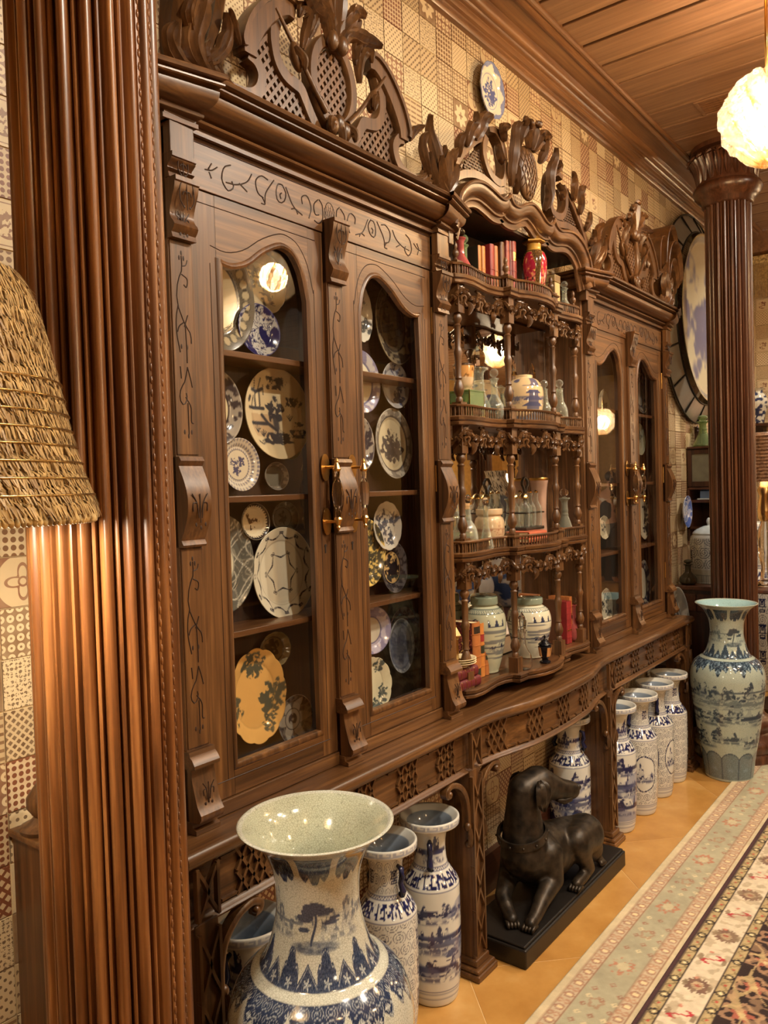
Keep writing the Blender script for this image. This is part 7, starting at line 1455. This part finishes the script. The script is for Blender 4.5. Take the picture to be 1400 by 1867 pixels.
def scroll_jar(u, s, z):
    c = rgb_grid(u.shape, (178, 182, 180)); k = (42, 46, 60); up = ((z > .1)*(z < .29)).astype(float); c = mixc(c, k, up*scrolls(u, z, 9, .72, 4, 6.)*.9); c = mixc(c, k, up*(np.abs(np.sin(u*90)*np.sin(z*200)) > .86)*.5)
    for i in range(4): c = mixc(c, k, joy(u, z, i/4+.1, .18, .022, .72))
    c = mixc(c, (150, 150, 138), (z < .09).astype(float)); c = mixc(c, (96, 98, 96), ((z < .05)*(np.abs(((u*50) % 1)-.5) < .12)).astype(float)*.7); c = mixc(c, (92, 94, 96), sm(.003-np.abs(z-.052), 0, .002)+sm(.003-np.abs(z-.095), 0, .002)); return c
t = thing('lidded_jar', 'big grey and white jar with scroll pattern and knobbed lid on the sideboard', 'jar', (5.33, 1.48, .963))
o = link(painted_lathe('jar_body', smooth_prof([(0, .001), (.1, 0), (.106, .01), (.112, .1), (.118, .2), (.116, .28), (.1, .31), (.085, .315), (0, .315)], 50), scroll_jar, 170, 110), 'jar_body', 'glaze'); o.parent = t; ORG[o.name] = ORG[t.name]
MB().lathe(smooth_prof([(.102, .312), (.1, .322), (.075, .345), (.03, .365), (.014, .368), (.012, .376), (.016, .392), (.01, .412), (0, .418)], 30), (5.33, 1.48, .963), 28, cap=False).build('lid', plain('pale_china', (186, 198, 204), .12).name, t, smooth=60)
decanter(5.175, 1.57, .963, .16, .055, 'dark olive bottle beside the scroll jar on the sideboard', plain('olive_glaze', (58, 54, 42), .12).name, 'globe', cat='bottle')
def dish_thing(): pass
t = thing('butter_dish', 'blue and white covered dish on the upper wall shelf', 'dish', (5.48, 1.5, 1.492)); MB().box(5.44, 5.56, 1.44, 1.585, 1.4925, 1.502).build('tray', 'pale_china', t, bevel=.003); MB().prism([(5.455, 1.502), (5.545, 1.502), (5.54, 1.55), (5.515, 1.565), (5.485, 1.565), (5.46, 1.55)], 1.455, 1.57, 'xz').build('cover', plain('blue_china', (104, 138, 192), .15).name, t, bevel=.004)
o = link(plate_mesh('wall_plate', .2, .225, P_border((150, 148, 142), (120, 118, 112), (60, 60, 64), 81, .55, 22, [(0, 0, .6)], (170, 168, 160)), .3, .03), 'wall_plate', 'glaze'); o.location = (4.87, 1.56, .757); o.rotation_euler.x = -.08; tag(o, 'big grey dish leaning just past the end of the console', 'plate')
b = thing('plate_rack', 'low dark wooden rack carrying the leaning grey dish', 'rack', (4.87, 1.58, 0)); MB().box(4.72, 5.02, 1.50, 1.635, .505, .53).build('ledge', 'dark_wood_x', b); 
for x_ in (4.73, 4.98): MB().box(x_, x_+.03, 1.52, 1.63, 0, .505).build('leg', 'dark_wood', b)
# ---- corner beyond the far column
tb = thing('corner_table', 'small round wooden table in the far corner beyond the column', 'table', (6.05, 1.25, 0)); MB().lathe([(0, .84), (.26, .84), (.27, .85), (.26, .865), (0, .866)], (6.05, 1.25, 0), 36, cap=False).build('tabletop', 'dark_wood_x', tb, smooth=40); MB().lathe([(.16, 0), (.17, .03), (.05, .08), (.035, .3), (.05, .5), (.03, .8), (.08, .84)], (6.05, 1.25, 0), 20).build('pedestal', 'dark_wood', tb, smooth=50)
tl = thing('table_lamp', 'table lamp with a brown beaded shade on a glass column, beyond the far column', 'lamp', (6.05, 1.30, .866))
gold_fringe('bead_shade', (110, 78, 56), (176, 136, 104))
MB().lathe([(.16, 1.60), (.158, 1.61), (.13, 1.93), (.12, 1.94)], (6.05, 1.30, 0), 40, cap=False).build('shade', 'bead_shade', tl, smooth=60)
for k in range(14): MB().tube([(6.05+(.163-.0022*k)*math.cos(a), 1.30+(.163-.0022*k)*math.sin(a), 1.61+k*.0235) for a in np.linspace(0, 2*PI, 37)[:-1]], .008, 6, up=(0, 0, 1), closed=True).build('bead_row', 'bead_shade', tl, smooth=180)
MB().lathe([(0, .866), (.07, .866), (.075, .88), (.04, .9), (.03, 1.0), (.05, 1.1), (.05, 1.25), (.03, 1.32)], (6.05, 1.30, 0), 16, cap=False).build('lamp_base', 'crystal', tl, smooth=50); MB().lathe([(.03, 1.32), (.045, 1.34), (.05, 1.4), (.035, 1.5), (.05, 1.54), (.03, 1.58), (.01, 1.7)], (6.05, 1.30, 0), 20, cap=False).build('collar', 'pale_brass', tl, smooth=50)
MB().blob((6.05, 1.3, 1.74), .02, .02, .03, 10, 8).build('bulb', 'bulb_glow', tl, smooth=180); add_light('table_lamp_light', 'POINT', (6.05, 1.30, 1.74), 14, parent=tl, shadow_soft_size=.04)
o = link(painted_lathe('corner_vase', smooth_prof([(0, 0), (.04, 0), (.05, .06), (.075, .16), (.06, .22), (.035, .25), (.05, .28)], 40), lambda u, s, z: mixc(rgb_grid(u.shape, (206, 204, 190)), (52, 60, 92), sm(fbm(u, z*3, 12, 16, 4, 2), .5, .54)), 60, 50), 'corner_vase', 'glaze'); o.location = (6.8, 1.50, 2.05); tag(o, 'small blue and white vase on the end wall bracket', 'vase')
t = thing('wall_bracket', 'small wooden bracket on the end wall holding a vase', 'bracket', (6.9, 1.5, 2.0)); MB().box(6.7, 6.94, 1.4, 1.6, 2.03, 2.05).build('bracket_top', 'dark_wood_x', t); MB().prism([(6.94, 2.03), (6.94, 1.85), (6.8, 2.03)], 1.47, 1.53, 'xz').build('bracket_arm', 'dark_wood', t)
pl = thing('fringe_pelmet', 'golden fringed pelmet hung high on the end wall', 'pelmet', (6.9, 1.4, 3.4)); MB().box(6.9, 6.94, 1.1, 1.63, 3.33, 3.39).build('pelmet_rail', 'gold_braid', pl)
f2 = MB()
for k in range(150):
    y_ = 1.1+.53*k/150; f2.bar((6.905+rs.uniform(-.008, .008), y_, 3.33), (6.905+rs.uniform(-.012, .012), y_+rs.uniform(-.006, .006), 3.06+rs.uniform(-.02, .02)), .0035, .003)
o = f2.build('fringe', 'gold_fringe', pl); o['kind'] = 'stuff'
o = link(RM['joy'].copy(), 'tall_vase', 'glaze'); o.location = (6.6, 1.42, 0); o.scale = (1.6, 1.6, 2.2); tag(o, 'tall blue and white vase in the far corner behind the table lamp', 'vase')
# ---- the room that the mirrors show: a table of blue porcelain, added fill lamps, the counter and the man leaning on it
tbl = thing('display_table', 'wooden table of blue porcelain out in the room, seen in the mirrors', 'table', (6.1, -.35, 0)); MB().box(5.55, 6.75, -.75, .05, .5, .54).build('tabletop', 'dark_wood_x', tbl, bevel=.004)
for a, b_ in ((5.6, -.7), (6.64, -.7), (5.6, -.06), (6.64, -.06)): MB().box(a, a+.06, b_, b_+.06, 0, .5).build('leg', 'dark_wood', tbl)
for i, (x_, y_, sc, lab) in enumerate(((5.85, -.3, 1.0, 'left'), (6.35, -.25, 1.25, 'right'))):
    o = link(painted_lathe('blue_jar', smooth_prof([(0, 0), (.1, 0), (.14, .08), (.17, .2), (.15, .3), (.08, .36), (.09, .4)], 40), lambda u, s, z: mixc(rgb_grid(u.shape, (196, 206, 220)), (56, 86, 150), sm(fbm(u, z*2.4, 9, 8, 14, 3), .46, .54)), 80, 60), 'blue_jar', 'glaze'); o.location = (x_, y_, .541); o.scale = (sc,)*3; tag(o, ('smaller' if i == 0 else 'larger')+' blue jar on the display table, mirrored behind the bottom open shelf', 'jar')
def arab(u, s, z):
    c = rgb_grid(u.shape, (206, 208, 204)); q = np.abs(((u*6) % 1)-.5); c = mixc(c, (104, 120, 148), (q > .22+.12*np.cos(z*14)).astype(float)*((z > .35)*(z < .8))); c = mixc(c, (24, 26, 38), (np.abs(q-.22-.12*np.cos(z*14)) < .02).astype(float)*(z > .35)); c = mixc(c, (24, 26, 38), scrolls(u, z, 12, 1, 3)*(z > .8)*.8); return c
o = link(painted_lathe('white_jar', smooth_prof([(0, 0), (.1, 0), (.14, .2), (.17, .55), (.16, .8), (.1, .92), (.11, .98)], 50), arab, 90, 80), 'white_jar', 'glaze'); o.location = (6.7, -.55, .541); o.scale = (1, 1, 1.25); tag(o, 'tall white jar with blue arabesques on the display table, mirrored behind the third shelf', 'jar')
def fill_lamp(x, y, h, power, label):
    t = thing('fill_floor_lamp', label, 'lamp', (x, y, 0)); MB().lathe([(.16, 0), (.16, .02), (.03, .05), (.016, .1), (.016, h-.1), (.01, h)], (x, y, 0), 20, cap=False).build('stand', 'brass', t, smooth=50)
    MB().lathe([(.24, h-.12), (.15, h+.2)], (x, y, 0), 40, cap=False).build('shade', 'linen_shade', t, smooth=60); MB().blob((x, y, h), .05, .05, .07, 12, 8).build('bulb', 'bulb_glow', t, smooth=180); add_light('fill_lamp_light', 'POINT', (x, y, h), power, parent=t, shadow_soft_size=.12)
k = NT('linen_shade'); tr = k.n('ShaderNodeBsdfTransparent'); tr.inputs[0].default_value = (1, .9, .74, 1); ts = k.n('ShaderNodeBsdfTranslucent'); ts.inputs[0].default_value = (1, .88, .7, 1); mx = k.n('ShaderNodeMixShader'); mx.inputs[0].default_value = .4; k.l(tr.outputs[0], mx.inputs[1]); k.l(ts.outputs[0], mx.inputs[2]); k.l(mx.outputs[0], k.out.inputs['Surface']); MAT['linen_shade'] = k.m
for (x, y, h, p), l in zip(FILL_LAMPS, ('added fill lamp with a linen shade behind the camera', 'added fill lamp with a linen shade near the far counter')): fill_lamp(x, y, h, p, l)
co = thing('shop_counter', 'wooden counter far down the room, mirrored in the right cabinet door', 'counter', (12.75, -1.9, 0)); MB().box(12.5, 13.1, -2.8, -1.2, .98, 1.02).build('counter_top', 'dark_wood_x', co, bevel=.004); MB().box(12.56, 13.04, -2.75, -1.25, 0, .98).build('counter_front', 'dark_wood', co)
# ---- the man at the counter (seen only mirrored)
mn = thing('person', 'man in a white shirt and black waistcoat leaning on the far counter, mirrored in glass', 'person', (12.2, -1.95, 0))
plain('skin_tone', (196, 150, 122), .5); plain('white_cotton', (226, 228, 232), .7); plain('black_cloth', (26, 26, 30), .7); plain('dark_hair', (34, 26, 22), .5)
mx_, my_ = 12.16, -1.95
H = dict(pel=((0, 0, .95), .14), sp=((.03, 0, 1.15), .13), ch=((.1, 0, 1.36), (.11, .13)), nk=((.17, 0, 1.5), .055), hd0=((.2, 0, 1.57), .055), hd1=((.215, 0, 1.66), (.085, .075)), hd2=((.205, 0, 1.73), .07),
    sl=((.12, .2, 1.42), .068), el=((.25, .25, 1.2), .056), wl=((.42, .16, 1.06), .032), hl=((.48, .15, 1.045), .03), sr=((.12, -.2, 1.42), .068), er=((.25, -.25, 1.2), .056), wr=((.42, -.16, 1.06), .032), hr=((.48, -.15, 1.045), .03),
    tl=((0, .1, .88), .095), kl=((.03, .11, .5), .065), al=((0, .11, .09), .045), fl=((.12, .12, .04), .04), tr=((0, -.1, .88), .095), kr=((.03, -.11, .5), .065), ar=((0, -.11, .09), .045), fr=((.12, -.12, .04), .04))
HE = 'pel-sp sp-ch ch-nk nk-hd0 hd0-hd1 hd1-hd2 ch-sl sl-el el-wl wl-hl ch-sr sr-er er-wr wr-hr pel-tl tl-kl kl-al al-fl pel-tr tr-kr kr-ar ar-fr'.split()
def fig(name, keys, edges, mat, grow=0., root=0):
    ks = [k_ for k_ in H if k_ in keys]; skin_body(name, [(mx_+H[k_][0][0], my_+H[k_][0][1], H[k_][0][2]) for k_ in ks], [tuple(ks.index(q) for q in e.split('-')) for e in edges if all(q in ks for q in e.split('-'))], [tuple(r_+grow for r_ in (H[k_][1] if isinstance(H[k_][1], tuple) else (H[k_][1],)*2)) for k_ in ks], mat, mn, 1, root)
fig('body', set(H), HE, 'skin_tone'); fig('shirt', {'sp', 'ch', 'sl', 'el', 'wl', 'sr', 'er', 'wr'}, HE, 'white_cotton', .012, 1); fig('waistcoat', {'pel', 'sp', 'ch'}, HE, 'black_cloth', .02); fig('trousers', {'pel', 'tl', 'kl', 'al', 'tr', 'kr', 'ar'}, HE, 'black_cloth', .014)
MB().blob((mx_+.195, my_, 1.715), .098, .09, .085, 14, 10).build('hair', 'dark_hair', mn, smooth=180); MB().blob((mx_+.305, my_, 1.645), .02, .014, .024, 8, 6).build('nose', 'skin_tone', mn, smooth=180)
for s in (-1, 1):
    MB().blob((mx_+.29, my_+s*.032, 1.672), .01, .012, .008, 8, 6).build('eye', 'dark_hair', mn, smooth=180); MB().blob((mx_+.2, my_+s*.085, 1.65), .02, .01, .032, 8, 6).build('ear', 'skin_tone', mn, smooth=180)
    for k in range(5):
        a = (k-2)*.24*s; c = Vector((mx_+.49, my_+s*.15, 1.04)); L = (.045, .06, .066, .062, .05)[k]; d = Vector((math.cos(a), math.sin(a)*1.0, 0)); st = c+Vector((0, s*(k-2)*.011, 0))
        MB().tube([st, st+d*L*.5+Vector((0, 0, .008)), st+d*L-Vector((0, 0, .008))], .0085, 6, scales=[1, .95, .7]).build('finger', 'skin_tone', mn, smooth=180)
